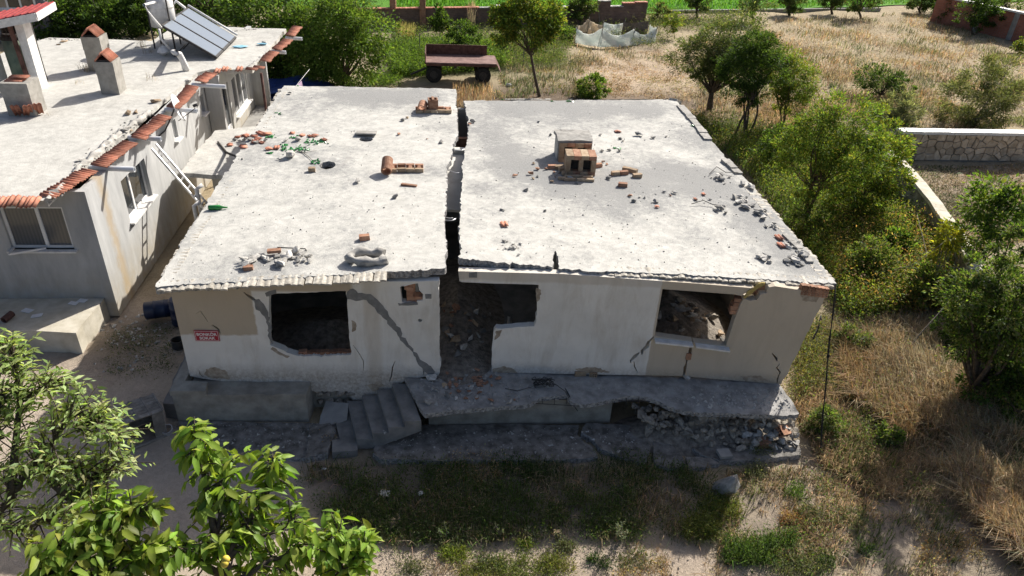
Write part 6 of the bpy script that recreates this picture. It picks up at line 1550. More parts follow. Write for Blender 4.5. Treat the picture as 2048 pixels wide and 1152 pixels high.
tree('olive_tree', 'round dense grey green tree with a forked dark trunk', 'tree', T, [blob(1395,110,45,Y), blob(1440,85,50,Y), blob(1480,70,50,Y), blob(1420,140,38,Y), blob(1500,110,35,Y), blob(1375,130,25,Y), blob(1450,120,40,Y)], 24000, .14, OLIVE+DARK[1:3], .17, 160, narrow=.3, nbr=30, split=.36)
T = bt(1490, 275); Y = T.y
tree('locust_tree', 'dark feathery tree in front of the round olive tree', 'tree', T, [blob(1500,125,50,Y), blob(1520,110,45,Y), blob(1475,150,38,Y), blob(1530,150,38,Y), blob(1480,190,25,Y), blob(1510,185,28,Y), blob(1500,95,35,Y)], 22000, .12, DARK+GREEN[:1], .12, 170, 5, .35, 26, spread=.24)
T = bt(1562, 258); Y = T.y
tree('locust_tree', 'light yellow green feathery tree beside the dark one', 'tree', T, [blob(1575,140,42,Y), blob(1600,165,38,Y), blob(1550,175,32,Y), blob(1590,200,34,Y), blob(1560,115,26,Y)], 14000, .12, GREEN[1:]+YEL, .07, 130, 4, .35, 24, spread=.24)
T = bt(1625, 478); Y = T.y
tree('locust_tree', 'tall feathery green tree close to the right roof edge', 'tree', T, [blob(1655,270,66,Y), blob(1690,240,55,Y), blob(1610,300,55,Y), blob(1700,320,60,Y), blob(1650,350,60,Y), blob(1735,285,38,Y), blob(1610,265,32,Y), blob(1610,370,24,Y)], 22000, .105, GREEN[1:]+GREEN[1:]+YEL, .095, 260, 2, .38, 34, spread=.22, split=.5)
T = bt(1700, 440); Y = T.y
tree('locust_tree', 'bushy yellow green tree against the diagonal wall', 'tree', T, [blob(1720,380,50,Y), blob(1755,340,50,Y), blob(1690,410,35,Y), blob(1770,300,40,Y), blob(1740,420,30,Y), blob(1790,360,30,Y)], 12000, .125, YEL+YEL+GREEN, .07, 160, 3, .42, 26, spread=.24)
T = bt(1795, 330); Y = T.y
tree('plum_shoots', 'leafy yellowish shoots growing over the end of the diagonal wall', 'tree', T, [blob(1760,235,22,Y), blob(1790,270,28,Y), blob(1735,225,18,Y), blob(1800,305,26,Y), blob(1775,310,30,Y)], 5000, .12, YEL+GREEN[:2], .04, 70, 4, .5, 18)
T = bt(1752, 197); Y = T.y
tree('quince_tree', 'small crooked dark tree alone in the dry grass', 'tree', T, [blob(1740,150,26,Y), blob(1765,165,26,Y), blob(1790,160,20,Y), blob(1815,180,16,Y), blob(1725,165,14,Y), blob(1790,185,14,Y)], 3800, .13, DARK+GREEN[:1], .06, 60, nbr=18, split=.4)
bush('silver_shrub', 'large pale shrub at the right just above the stone wall', 'shrub', 1948, 252, 145, 88, 16000, .17, OLIVE+SILVER[:1], narrow=.22, clumps=90, bark='bark_pale')
bush('silver_shrub', 'smaller silvery shrub left of the stone wall end', 'shrub', 1788, 248, 84, 48, 8000, .15, SILVER, narrow=.24, clumps=50, bark='bark_pale')
bush('green_shrub', 'bright green shrub just behind the right roof edge', 'shrub', 1185, 197, 62, 38, 3600, .12, GREEN+YEL[:1], clumps=50)
bush('green_shrub', 'dark shrub right behind the trailer', 'shrub', 925, 118, 78, 62, 4200, .14, DARK+GREEN[:2], clumps=60)
bush('green_shrub', 'green bush against the left side of the netting pen', 'shrub', 1128, 84, 50, 28, 2600, .14, GREEN, clumps=40)
bush('green_shrub', 'climber against the old brick wall between the pillars', 'shrub', 882, 72, 46, 52, 3200, .14, GREEN[:2]+DARK[2:], clumps=50)
bush('green_shrub', 'grey green bush right of the trailer shrub', 'shrub', 1008, 112, 36, 44, 2400, .12, DARK[2:]+OLIVE, clumps=40)
bush('green_shrub', 'yellowing bush between the pillar and the trailer', 'shrub', 905, 82, 20, 30, 900, .12, YEL, clumps=20)
bush('green_shrub', 'bush beyond the wall end at the field corner', 'shrub', 1318, 45, 44, 26, 2200, .15, OLIVE+GREEN[:1], clumps=36)
for (px, py, w, h, lb) in ((115,80,110,62,'dark bush right behind the left corner of the neighbour roof'),(205,78,130,60,'dark bush behind the two chimneys at the neighbour roof edge'),(292,74,100,62,'dark bush left of the water heater at the neighbour roof edge')):
    bush('dark_bush', lb, 'bush', px, py-4, w, h, 7000, .2, DARK+GREEN[:1], clumps=80)
# orchard row along the field
for i, (px, py, w, h, lb) in enumerate(((1162,52,60,50,'orchard tree against the old brick wall right of the lone tree'),(1395,35,50,46,'first orchard tree on the field edge, counted from the netting pen'),(1508,45,80,60,'widest orchard tree on the field edge, with a dark forked trunk'),(1580,32,50,40,'third orchard tree on the field edge, beside the widest one'),(1665,28,48,42,'low dense orchard tree on the field edge, before the two right ones'),(1722,38,62,58,'orchard tree on the field edge with a clear dark trunk'),(1842,28,44,36,'last small orchard tree on the field edge, left of the dark thicket'))):
    T = bt(px, py); Y = T.y
    tree('orchard_tree', lb, 'tree', T, [blob(px, py-h*.72, w*.36, Y), blob(px-w*.28, py-h*.6, w*.26, Y), blob(px+w*.28, py-h*.62, w*.28, Y), blob(px, py-h*1.0, w*.28, Y)], 3600, .17, DARK[1:]+OLIVE[:2]+GREEN[:1], .11, 50, narrow=.4, nbr=16, group='orchard trees along the field edge', split=.36)
T = bt(1350, 78); Y = T.y
tree('sapling', 'thin young tree with a yellow green crown right of the netting pen', 'tree', T, [blob(1350,38,18,Y), blob(1342,52,13,Y), blob(1358,50,12,Y), blob(1350,22,10,Y)], 1300, .14, YEL+GREEN[:2], .03, 24, nbr=8)
for (px, py, w, h, n, lb, cl) in ((1900,48,70,60,5000,'dark tall shrub at the left end of the thicket before the red wall',DARK),(1945,68,70,66,5200,'biggest dark shrub of the thicket before the red wall',DARK+GREEN[:1]),(1870,28,60,44,4000,'farther dark shrub of the thicket, up at the field corner',DARK),(2010,20,70,34,3800,'green bush growing behind the red brick wall',GREEN+YEL[:1]),(1970,12,50,26,2600,'dark bush behind the red wall at the field corner',DARK),(2040,108,30,22,900,'small bright bush at the right frame edge before the red wall',YEL+GREEN[:1])):
    bush('thicket_shrub', lb, 'shrub', px, py, w, h, n, .16, cl, clumps=60)
# ---- right hand side, nearer
T = G(2000, 800); Y = 13.7
tree('elm_tree', 'large dense green tree at the right edge of the yard', 'tree', T, [blob(1985,600,75,Y), blob(2040,560,60,Y), blob(1960,650,55,Y), blob(2040,650,70,Y), blob(1935,590,42,Y), blob(2000,700,45,Y), blob(2060,720,55,Y), blob(1940,540,34,Y), blob(1950,700,44,Y), blob(2010,745,40,Y), blob(1915,640,36,Y), blob(2045,500,40,Y)], 30000, .10, GREEN+OLIVE+DARK[2:], .15, 240, spread=.25, narrow=.45)
T = A(1905, 560, 0); Y = T.y
for k, (pts, lb) in enumerate((([(1925,545),(1935,470),(1965,410),(1985,375)], 'a'), ([(1900,560),(1885,500),(1895,470)], 'b'), ([(2000,520),(2010,450),(2035,415)], 'c'))):
    bl = []
    for (px, py) in pts: bl.append(blob(px, py, 30 if k != 1 else 20, Y - k*.4))
    bb = G(pts[0][0] - 5, pts[0][1] + 55)
    tree('walnut_sapling', ('leggy walnut sapling rising in front of the mown plot', 'low yellow leaved walnut shoot beside the diagonal wall', 'walnut shoot at the right frame edge above the elm')[k], 'tree', bb, bl, (3000, 1000, 2600)[k], .16, (GREEN+YEL[:1], [(.34,.33,.04),(.28,.30,.05),(.20,.24,.04)], GREEN+DARK[2:])[k], .035, (60, 24, 46)[k], 2, .42, 14, bark='bark_pale', spread=.45)
for (a, b, c) in (((1930,820),(1990,660),(1960,560)), ((1760,545),(1850,600),(1880,640)), ((1850,640),(1830,560),(1800,520)), ((1780,600),(1850,590),(1920,640)), ((1800,720),(1850,690),(1900,650)), ((1760,560),(1800,590),(1850,580))):
    pa, pb, pc = G(*a), G(*b), G(*c); pb.z += 1.1; pc.z += 1.8
    tag(put('bare_branch', MB().tube([pa, pa.lerp(pb, .5) + Vector((.1,.1,.1)), pb, pb.lerp(pc, .5), pc], [.022, .018, .014, .01, .006], 5), M['bark_pale'], None, pa), 'bare pale branch poking out of the weeds by the diagonal wall', 'branch', 'bare branches in the right hand weeds')

for (px, py, w, h, n, L, lb, cl) in ((1600,470,90,60,3600,.10,'low green bush at the right roof edge left of the tall feathery tree',GREEN+OLIVE),(1720,560,110,70,5200,.10,'wide mixed bush below the tall feathery tree',GREEN+YEL[:1]+OLIVE),(1790,520,80,44,3600,.11,'green bush against the near side of the diagonal wall',GREEN+DARK[2:]),(1840,610,100,56,4600,.10,'yellow green bush between the diagonal wall and the elm',YEL+GREEN+OLIVE),(1900,690,100,60,4200,.09,'low dark green bush at the foot of the elm',GREEN+DARK[2:]),(1985,815,140,96,6000,.09,'shady bush hiding the trunk foot of the elm',GREEN[:2]+DARK[2:]+OLIVE[:1]),(1540,330,90,60,3600,.10,'shaded bush beside the right roof rim',GREEN+DARK[2:]),(1700,700,80,40,2600,.08,'low olive bush in the dry grass right of the cable',OLIVE+GREEN[:1]),(1770,890,60,36,1800,.07,'small green bush in the long dry grass',GREEN+OLIVE),(1640,870,70,50,2600,.07,'green bush at the right end of the apron',OLIVE+GREEN[:2])):
    bush('wild_bush', lb, 'bush', px, py, w, h, n, L, cl, clumps=60)
# ---- foreground trees under the camera
def fg_tree(name, label, base, stems, n, L, cols, narrow, six, hang, tr, mat='leaf_glossy', twig=.010):
    """stems: polylines (px, py, dist) with leaf spread radius; leaves sit along side twigs"""
    base = Vector(base); t = thing(name, label, 'tree', base); mb = MB(); PP = []; AX_ = []; 
    tot = sum(s[1] for s in stems)
    for pts, wgt, rad_, org in stems:
        P = [np.array(CP + unit(ray(px, py)) * dd) for px, py, dd in pts]
        o = np.array(org if org is not None else base); first = [o] + P if org is None else P
        cur = [Vector(p) for p in P]
        if org is None: mb.tube(curve(base + Vector((0,0,-.1)), P[0], .05, 6), [lerp(tr, tr*.4, i/5) for i in range(6)], 8)
        mb.tube(cur, [lerp(tr*.4, .007, i/(len(cur)-1)) for i in range(len(cur))], 6)
        m = int(n * wgt / tot); per = 7; ntw = max(3, m // per)
        seg = NR.random(ntw)**.85 * (len(P)-1)
        for q in seg:
            i = min(int(q), len(P)-2); f = q - i; p = P[i]*(1-f) + P[i+1]*f; tang = unit(P[i+1]-P[i])
            d = unit(unit(NR.normal(0, 1, 3)) + tang*.5 + np.array([0, 0, .25])); ln = rad_ * NR.uniform(.35, 1.0); e = p + d*ln + np.array([0, 0, -hang*ln*.35])
            mb.tube([Vector(p), Vector((p+e)/2 + np.array([0, 0, .06*ln])), Vector(e)], [twig, twig*.7, twig*.35], 4, False)
            for k in range(per):
                u = (k + NR.random()) / per; u = .25 + .75*u; c = p*(1-u)**2 + 2*u*(1-u)*((p+e)/2 + np.array([0, 0, .12*ln])) + e*u*u
                PP.append(c + NR.normal(0, .012, 3)); side = np.cross(d, [0, 0, 1]) * (1 if k % 2 else -1)
                AX_.append(d*.55 + unit(side)*NR.uniform(.5, 1.1) + np.array([0, 0, -hang*NR.uniform(.3, 1.2)]) + NR.normal(0, .25, 3))
    PP = np.array(PP); AX_ = np.array(AX_); k = len(PP); nr = np.array([0, 0, 1.0]) + NR.normal(0, .35, (k, 3)); LL = L * NR.uniform(.45, 1.2, k)
    co, F, c = leaves(PP, AX_, nr, LL, LL*narrow, palette(k, cols, .2), .12, .22 if six else .15, six)
    link_mesh('crown', np_mesh('crown', co - np.array(base), F, M[mat], c, six), t); put('trunk', mb, M['bark'], t); return t
ALM = [(.36,.46,.18), (.30,.41,.14), (.44,.51,.25), (.24,.34,.11)]
D = 9.2
st = [([(-40,1060,D),(20,1000,D),(60,940,D),(110,880,D),(140,830,D),(200,830,D)], 1.3, .45, None), ([(20,1000,D),(30,900,D),(40,800,D),(30,730,D),(20,695,D)], 1.2, .40, 1), ([(60,940,D),(130,930,D),(190,960,D),(230,930,D)], 1.2, .42, 1),
      ([(40,800,D),(80,780,D),(110,760,D)], .6, .38, 1), ([(0,880,D),(-20,820,D),(10,790,D)], .6, .38, 1), ([(100,960,D),(150,1010,D),(180,990,D)], .7, .38, 1), ([(150,860,D),(200,840,D),(235,870,D)], .7, .45, 1), ([(-20,1050,D),(40,1060,D),(100,1040,D)], .5, .38, 1)]
fg_tree('almond_tree', 'fine leaved pale green tree in the lower left foreground', (-7.2, 6.0, gz(-7.2, 6.0)), st, 3700, .12, ALM, .27, False, .25, .11)
PER = [(.22,.33,.05), (.26,.37,.06), (.17,.275,.04), (.30,.38,.07), (.12,.205,.03)]
D = 7.6
st = [([(450,1120,D),(425,1050,D),(415,980,D),(400,920,D),(395,880,D),(385,862,D)], 1.6, .30, None), ([(450,1120,D),(480,1060,D),(530,1000,D),(548,950,D),(545,915,D)], 1.4, .27, 1), ([(450,1120,D),(500,1080,D),(560,1060,D),(590,1040,D)], .8, .36, 1),
      ([(440,1150,D),(380,1110,D),(350,1090,D)], .7, .36, 1), ([(460,1140,D),(430,1100,D),(440,1030,D),(470,990,D)], 1.2, .40, 1), ([(480,1160,D),(540,1120,D),(590,1110,D)], .8, .38, 1), ([(415,985,D),(450,960,D),(455,930,D)], .5, .3, 1)]
fg_tree('persimmon_tree', 'broad leaved bright green tree with drooping leaves in the lower centre foreground', (-2.4, 4.2, gz(-2.4, 4.2)), st, 1500, .17, PER, .36, True, 1.1, .09)
st = [([(230,1170,D),(215,1110,D),(205,1060,D),(215,1020,D)], 1.2, .38, None), ([(215,1110,D),(160,1090,D),(110,1090,D)], 1, .38, 1), ([(205,1060,D),(250,1040,D),(270,1025,D)], .8, .34, 1), ([(230,1170,D),(150,1140,D),(60,1145,D)], .8, .34, 1), ([(230,1150,D),(280,1100,D),(300,1110,D)], .7, .34, 1)]
fg_tree('persimmon_tree', 'yellow green broad leaved tree top below the almond tree', (-4.3, 4.3, gz(-4.3, 4.3)), st, 1500, .16, PER+YEL[:2], .40, True, .75, .08)
st = [([(690,1170,D),(680,1120,D),(675,1085,D),(680,1065,D)], 1.2, .30, None), ([(680,1120,D),(640,1100,D),(620,1090,D)], .8, .3, 1), ([(690,1150,D),(720,1110,D),(730,1090,D)], .7, .26, 1)]
fg_tree('persimmon_tree', 'small leafy tree top at the bottom edge right of the broad leaved tree', (-1.0, 4.4, gz(-1.0, 4.4)), st, 700, .15, PER, .38, True, .6, .06)
for (px, py) in ((452,1119), (449,1127)):
    c = CP + unit(ray(px, py)) * 7.2; mb = MB().tube([Vector(c + np.array([0,0,z])) for z in (-.035,-.025,0,.025,.035)], [.008,.028,.036,.028,.008], 10); put('fruit', mb, M['fruit'], None, c, 'yellow fruit hanging among the broad leaves, ' + ('upper of the pair' if py < 1122 else 'lower of the pair'), 'fruit')

# ---- grass, weeds and ground cover
NOGO = [[(-6.3,13.4),(8.4,13.1),(8.4,27.5),(-6.3,28)], [(-17.2,16),(-9,16),(-9,37),(-17.2,37)], [(-1.2,41.4),(3.4,41.4),(3.4,43.8),(-1.2,43.8)]]
def sample_ground(poly, n):
    xs = [p[0] for p in poly]; ys = [p[1] for p in poly]; out = np.zeros((0, 2))
    while len(out) < n:
        q = np.stack([NR.uniform(min(xs), max(xs), n*2), NR.uniform(min(ys), max(ys), n*2)], -1); out = np.concatenate([out, q[pip(q[:, 0], q[:, 1], poly)]])
    out = out[:n]
    d = RT[None]*((out[:, :1]-1024)/FPX) - UP[None]*((out[:, 1:]-576)/FPX) + FW[None]; t = -CAMH/d[:, 2]; P = CP + d*t[:, None]
    P[:, 2] = gz_np(P[:, 0], P[:, 1]); ok = np.ones(n, bool)
    for g in NOGO: ok &= ~pip(P[:, 0], P[:, 1], g)
    return P[ok]
def clumpy(P, sc, thr, hard=.15):
    """keep more blades where a low noise is high, so that cover is patchy"""
    v = np.array([noise.noise(Vector((p[0]*sc, p[1]*sc, 7.7))) + .5*noise.noise(Vector((p[0]*sc*3.1, p[1]*sc*3.1, 2.2))) for p in P])
    return P[v + NR.normal(0, hard, len(P)) > thr]
def blades(P, h, w, cols, lean=.5, bend=.35, seg=2, wind=(0, 0), jit=.22):
    n = len(P); H = h*NR.uniform(.45, 1.25, (n, 1)); a = NR.uniform(0, 2*math.pi, n); dirv = np.stack([np.cos(a), np.sin(a), np.zeros(n)], -1)
    ln = dirv*np.abs(NR.normal(0, lean, (n, 1))) + np.array([wind[0], wind[1], 0]); s = unit(np.cross(dirv, [0, 0, 1.0]) + NR.normal(0, .3, (n, 3)))
    w = w*NR.uniform(.6, 1.3, (n, 1)); P = P - np.array([0, 0, .02]); up = np.array([0, 0, 1.0])
    mid = P + (up*.62 + ln*.35)*H; tip = P + (up*(1-bend*np.minimum(1, np.linalg.norm(ln, axis=1, keepdims=True))) + ln)*H
    co = np.stack([P - s*w*.5, P + s*w*.5, mid + s*w*.38, tip, mid - s*w*.38], 1)
    F = (np.arange(n)[:, None, None]*5 + np.array([[0,1,2],[0,2,4],[4,2,3]])[None]).reshape(-1, 3)
    c = palette(n, cols, jit); x, y = P[:, 0], P[:, 1]     # drifts of paler hay, reddish stalks and greyer green across the meadow
    f1 = np.sin(x*.55 + 2*np.sin(y*.31)) * np.sin(y*.47 + 1.7*np.sin(x*.23)) + .6*np.sin(x*1.7 + y*1.1) * np.sin(y*1.9 - x*.6)
    f2 = np.sin(x*.37 - y*.52 + 2.2*np.sin(x*.19 + y*.27)) + .6*np.sin(x*1.3 - y*2.1)
    c = c * np.exp(.20*f1)[:, None] * (1 + np.clip(f2, -1, 1)[:, None]*np.array([.02, -.05, -.14]))
    return co.reshape(-1, 3), F, np.repeat(np.clip(c, 0, 1), 5, 0)
class Cover:
    def __init__(s): s.co = []; s.F = []; s.c = []; s.n = 0
    def add(s, t):
        if len(t[0]) == 0: return
        F = t[1]
        if F.shape[1] == 4: F = np.concatenate([F[:, :3], F[:, [0, 2, 3]]])
        s.co.append(t[0]); s.F.append(F + s.n); s.c.append(t[2]); s.n += len(t[0])
    def build(s, name, label, m='grass'):
        me = np_mesh(name, np.concatenate(s.co), np.concatenate(s.F), M[m], np.concatenate(s.c)); return link_mesh(name, me, kind='stuff', label=label)
def weeds(C, P, h, L, cols, per=26, r=.25, narrow=.4):
    """leafy low plants: per leaves round each point"""
    n = len(P)*per; j = np.repeat(np.arange(len(P)), per); hh = h*NR.uniform(.5, 1.4, len(P)); rr = r*NR.uniform(.5, 1.5, len(P))
    off = NR.normal(0, .5, (n, 3)); off[:, 2] = np.abs(NR.normal(.45, .3, n))
    Q = P[j] + np.stack([off[:, 0]*rr[j], off[:, 1]*rr[j], off[:, 2]*hh[j]], -1)
    ax = np.stack([off[:, 0], off[:, 1], NR.normal(.25, .4, n)], -1) + NR.normal(0, .25, (n, 3)); nr = np.array([0, 0, 1.0]) + NR.normal(0, .5, (n, 3)); LL = L*NR.uniform(.5, 1.3, n)
    col = palette(n, cols, .15) * np.exp(NR.normal(0, .18, len(P)))[j][:, None]
    C.add(leaves(Q, ax, nr, LL, LL*narrow, np.clip(col, 0, 1)))
dry = Cover(); grn = Cover(); wd = Cover(); fld = Cover()
S = sample_ground
# dry hay meadow at the upper right, straw strip, back yard
MEAD = [(1370,85),(1560,40),(1850,25),(2060,110),(2060,255),(1800,258),(1640,250),(1540,290),(1470,240),(1400,190)]
P = S(MEAD, 34000); dry.add(blades(P, .13, .032, DRY, 1.5, .5)); P = clumpy(S(MEAD, 34000), .3, .1); dry.add(blades(P, .45, .035, DRY + RUSTY[:1], .9, .4))
P = clumpy(S(MEAD, 26000), .35, .15); grn.add(blades(P, .38, .04, OLIVE + [(.20,.21,.09)], .5)); P = clumpy(S(MEAD, 2000), .3, .15); weeds(wd, P, .35, .10, OLIVE+[(.18,.19,.09)], 16, .35, .3)
P = clumpy(S([(1150,110),(1370,95),(1420,200),(1170,190)], 14000), .6, -.1); dry.add(blades(P, .11, .03, [(.52,.42,.28),(.46,.35,.22),(.38,.28,.17)], 1.4, .5))
YARD = [(925,160),(1160,120),(1180,200),(925,195)]
P = clumpy(S(YARD, 5000), .5, .05); dry.add(blades(P, .16, .03, DRY + RUSTY, 1.1)); P = clumpy(S(YARD, 260), .5, .1); weeds(wd, P, .3, .1, OLIVE, 16, .3, .3); P = clumpy(S(YARD, 3000), .6, .1); grn.add(blades(P, .4, .04, OLIVE, .5))
P = S([(905,150),(985,165),(985,230),(905,225)], 1800); dry.add(blades(P, .45, .03, RUSTY + DRY, .3))
P = clumpy(S([(1340,190),(1560,200),(1560,300),(1400,280)], 6000), .5, 0); dry.add(blades(P, .28, .035, DRY, .5)); 
P = clumpy(S([(1000,110),(1400,100),(1420,195),(1000,190)], 420), .5, .1); weeds(wd, P, .28, .1, OLIVE+DRY[:1], 16, .28, .3); P = clumpy(S([(1000,150),(1420,160),(1440,198),(1000,196)], 300), .6, .05); weeds(wd, P, .12, .12, [(.13,.095,.065),(.2,.15,.1)], 14, .4, .35)
# vegetable plot beyond the trailer and weeds under the old wall
P = S([(770,95),(860,85),(1000,95),(1010,135),(870,150),(790,152)], 1900); weeds(wd, P, .75, .14, GREEN+[(.13,.21,.05)], 30, .4, .35)
P = S([(960,75),(1150,70),(1130,130),(1010,140)], 700); weeds(wd, P, .7, .13, OLIVE+GREEN[:2], 24, .4, .3); P = S([(780,55),(1330,50),(1350,95),(1320,100),(1140,75),(800,90)], 700); weeds(wd, P, .6, .13, OLIVE+DARK[2:], 22, .4, .3)
P = clumpy(S([(1000,80),(1150,75),(1330,95),(1340,120),(1010,150)], 6000), .5, .0); dry.add(blades(P, .3, .035, DRY+OLIVE, .5))
P = S([(795,60),(830,60),(830,80),(800,80)], 700); dry.add(blades(P, .8, .04, [(.36,.33,.10),(.42,.36,.13)], .3)); P = S([(935,40),(950,40),(950,60),(935,60)], 300); dry.add(blades(P, 1.5, .04, DRY, .15)); P = S([(745,150),(800,150),(800,172),(740,172)], 140); weeds(wd, P, .4, .12, GREEN, 22, .3, .35)
P = S([(1280,30),(1450,30),(1480,60),(1290,60)], 500); weeds(wd, P, .7, .14, OLIVE+DARK[2:], 18, .5, .3)
# crop field
P = S([(760,-40),(1200,-40),(1840,-40),(1830,8),(1340,24),(1180,20),(790,22)], 16000); P[:, 2] += .06; P = P[P[:, 1] > 61.8]; fld.add(blades(P, .38, .09, [(.12,.30,.03),(.15,.36,.04),(.09,.24,.025)], .6)); fld.build('crop', 'bright green crop covering the field beyond the wall')
# lush weeds right of the house, in the shade of the trees
LUSH = [(1370,235),(1500,255),(1760,290),(1830,420),(1900,500),(1900,600),(1690,640),(1640,540),(1500,350)]
P = S(LUSH, 3000); weeds(wd, P, .75, .11, GREEN[1:]+[(.16,.24,.06),(.20,.26,.06)]+OLIVE[1:2]+YEL, 28, .32, .35); P = clumpy(S(LUSH, 900), .5, .1); weeds(wd, P, .6, .09, RUSTY + [(.30,.27,.10)], 22, .3, .35); P = S(LUSH, 9000); grn.add(blades(P, .55, .035, GREEN+OLIVE, .5))
P = S([(1640,480),(1700,440),(1860,460),(1920,560),(1900,640),(1690,620)], 700); weeds(wd, P, .9, .10, [(.30,.30,.06),(.24,.22,.08)]+RUSTY, 22, .3, .4)
# enclosed mown plot
PLOT = [(1830,330),(2060,325),(2060,480),(1960,500),(1850,380)]
P = S(PLOT, 14000); dry.add(blades(P, .10, .03, [(.36,.29,.19),(.42,.34,.23),(.30,.25,.16)], 1.2, .5)); P = clumpy(S(PLOT, 7000), .7, 0); grn.add(blades(P, .14, .03, OLIVE+[(.22,.24,.10)], .9))
# right slope with long dry grass
SLOPE = [(1600,650),(1700,625),(1900,640),(2060,700),(2060,1000),(1760,1000),(1640,930),(1590,830)]
P = clumpy(S(SLOPE, 30000), .9, -.3); dry.add(blades(P, .34, .018, DRY, .9, .4)); LG = [(1660,660),(1860,690),(1960,800),(2060,900),(2060,1150),(1960,1060),(1830,900),(1700,800)]
P = clumpy(S(LG, 34000), .7, -.25); dry.add(blades(P, .62, .018, DRY + [(.36,.24,.11)], .6, .35, wind=(-.25, .1)))
P = clumpy(S(SLOPE, 14000), .8, .2); grn.add(blades(P, .40, .025, OLIVE + GREEN[:1], .5)); P = clumpy(S(SLOPE, 900), .7, .25); weeds(wd, P, .45, .075, GREEN+OLIVE+[(.26,.26,.07)], 36, .3, .4)
P = S([(1590,640),(1680,640),(1650,780),(1580,800)], 340); weeds(wd, P, .4, .07, [(.26,.24,.05),(.20,.22,.05)]+OLIVE, 30, .25, .35)
LOW = [(1450,940),(1640,930),(1800,1000),(2060,1030),(2060,1160),(1430,1160)]
P = clumpy(S(LOW, 14000), .9, .05); dry.add(blades(P, .20, .016, DRY, .9, .4)); P = clumpy(S(LOW, 5000), 1.1, .3); grn.add(blades(P, .24, .018, OLIVE+GREEN[:1], .6)); P = clumpy(S(LOW, 300), .9, .2); weeds(wd, P, .25, .06, OLIVE+GREEN[:2], 34, .22, .4)
# shaded yard in front of the apron: sparse weeds
SH = [(600,925),(1420,935),(1460,1000),(1400,1090),(1150,1075),(780,1085),(620,1010)]
P = clumpy(S(SH, 11000), .9, -.05); dry.add(blades(P, .26, .016, DRY+OLIVE, .8, .4)); P = clumpy(S(SH, 9000), .8, .05); grn.add(blades(P, .26, .02, OLIVE+GREEN[:2], .6)); P = clumpy(S(SH, 1300), .8, .0); weeds(wd, P, .28, .055, OLIVE+DARK[1:]+GREEN[:1], 34, .22, .35)
# sunny bottom edge
BOT = [(760,1080),(1400,1085),(1480,1160),(740,1160)]
P = clumpy(S(BOT, 4000), 1.0, .35); dry.add(blades(P, .16, .014, DRY, .9, .4))
def tuft(px, py, w, n, h, cols, L=.05, per=30):
    P = S([(px-w, py-w*.5), (px+w, py-w*.5), (px+w, py+w*.5), (px-w, py+w*.5)], n); weeds(wd, P, h, L, cols, per, .16, .35); grn.add(blades(S([(px-w, py-w*.5), (px+w, py-w*.5), (px+w, py+w*.5), (px-w, py+w*.5)], n*5), h*1.0, .016, cols, .5))
for (px, py, w, n, h, cl) in ((908,1102,24,36,.20,[(.20,.25,.04),(.16,.22,.04)]),(985,1120,28,34,.18,OLIVE+GREEN[:1]),(1050,1085,14,14,.16,[(.20,.27,.05)]),(1060,1140,60,80,.16,[(.18,.22,.05),(.13,.17,.05)]),(960,1145,40,50,.15,[(.20,.22,.06)]),(1130,1095,18,16,.2,OLIVE),(1188,1118,10,10,.14,DARK[2:]),(1210,1128,8,8,.12,DARK[2:]),(1120,1130,30,30,.16,[(.2,.21,.06)]),(1265,1120,30,24,.14,OLIVE),(1290,1140,50,30,.12,RUSTY+DRY),(1400,1060,34,70,.34,[(.16,.19,.05),(.13,.17,.045),(.22,.23,.07)]),(1440,1020,40,60,.30,[(.19,.20,.05),(.13,.17,.04)]),(1500,1100,52,110,.34,GREEN[:3]+DARK[2:]),(1560,1080,30,50,.28,GREEN[:2]+DARK[2:]),(1600,1120,50,50,.24,[(.18,.21,.05)]+OLIVE),(1655,1120,14,14,.2,DARK[2:]),(1585,985,20,18,.2,GREEN[:2]),(1620,1030,26,24,.2,OLIVE),(1700,1040,30,26,.18,OLIVE),(1730,1100,14,12,.2,DARK[2:]),(1520,905,20,24,.3,OLIVE),(1510,945,18,20,.28,OLIVE),(700,1145,40,20,.12,OLIVE),(820,1130,30,20,.12,OLIVE),(1580,1040,20,20,.2,RUSTY),(1900,1100,60,40,.2,DRY+RUSTY),(1250,940,60,60,.3,DARK[1:]+OLIVE),(1020,936,40,40,.26,DARK[1:]),(1090,945,40,40,.26,DARK[1:]+OLIVE),(660,880,14,14,.2,DRY+RUSTY),(940,940,60,30,.26,DRY+RUSTY)):
    tuft(px, py, w, n, h, cl)
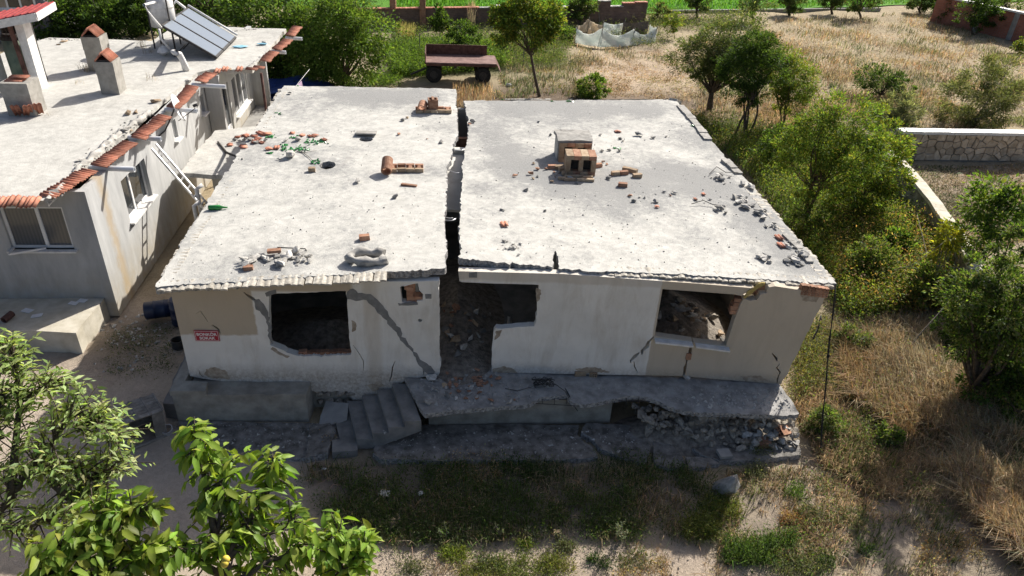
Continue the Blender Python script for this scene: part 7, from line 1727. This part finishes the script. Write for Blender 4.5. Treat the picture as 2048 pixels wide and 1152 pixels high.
# alley weeds, roof tufts
P = S([(200,650),(345,640),(340,740),(220,760)], 130); weeds(wd, P, .08, .05, OLIVE+DARK, 22, .2, .35)
def rooftuft(px, py, n, h, cols): 
    p = hit(px, py); P = np.array(p) + np.stack([NR.normal(0, .12, n), NR.normal(0, .12, n), np.zeros(n)], -1); dry.add(blades(P, h, .012, cols, .7))
for q in ((175,142,60,.4),(285,95,30,.5),(300,105,24,.4),(330,90,20,.3),(300,160,16,.3),(275,75,20,.4),(100,230,14,.1),(158,165,16,.15)): rooftuft(*q, DRY)
dry.build('dry_grass', 'dry yellow grass standing over the meadow, slopes and yard'); grn.build('green_grass', 'thin green grass mixed into the dry meadow and yards'); wd.build('low_weeds', 'leafy low weeds covering the ground round the house', 'leaf')
# single tall weeds at the shadow edge that one can point to
def weed(px, py, h, n, label, cols, L=.07):
    b = G(px, py); t = thing('tall_weed', label, 'weed', b); mb = MB(); PP = []; AXs = []
    for s in range(4):
        a = NR.uniform(0, 6.28); e = np.array(b) + np.array([math.cos(a)*.22*h, math.sin(a)*.22*h, h*NR.uniform(.6, 1)]); g = curve(b, e, 0, 4); mb.tube(g, [.008, .006, .005, .003], 4, False)
        for k in range(n//4): u = NR.uniform(.15, 1); c = np.array(g[0])*(1-u) + np.array(g[-1])*u; PP.append(c); AXs.append(np.append(NR.normal(0, 1, 2), NR.uniform(0, .7)))
    PP = np.array(PP); k = len(PP); LL = L*NR.uniform(.5, 1.3, k); co, F, c = leaves(PP, np.array(AXs), np.array([0,0,1.0]) + NR.normal(0, .4, (k, 3)), LL, LL*.35, palette(k, cols))
    link_mesh('foliage', np_mesh('foliage', co - np.array(b), F, M['leaf'], c), t); put('stem', mb, M['wood'], t)
weed(1240, 1085, .62, 160, 'tall grey green thistle at the shadow edge, left of the green clumps', SILVER+OLIVE); weed(888, 1082, .45, 110, 'bushy grey green weed at the shadow edge near the bottom left', OLIVE+GREEN[:1]); weed(998, 1078, .40, 60, 'thin upright weed at the shadow edge in the middle', OLIVE+YEL[:1]); weed(1115, 1082, .32, 70, 'spiky low weed at the shadow edge right of the thin upright one', DRY+OLIVE); weed(790, 1060, .5, 60, 'dry brown weed stalk leaning out of the shaded yard', DRY)
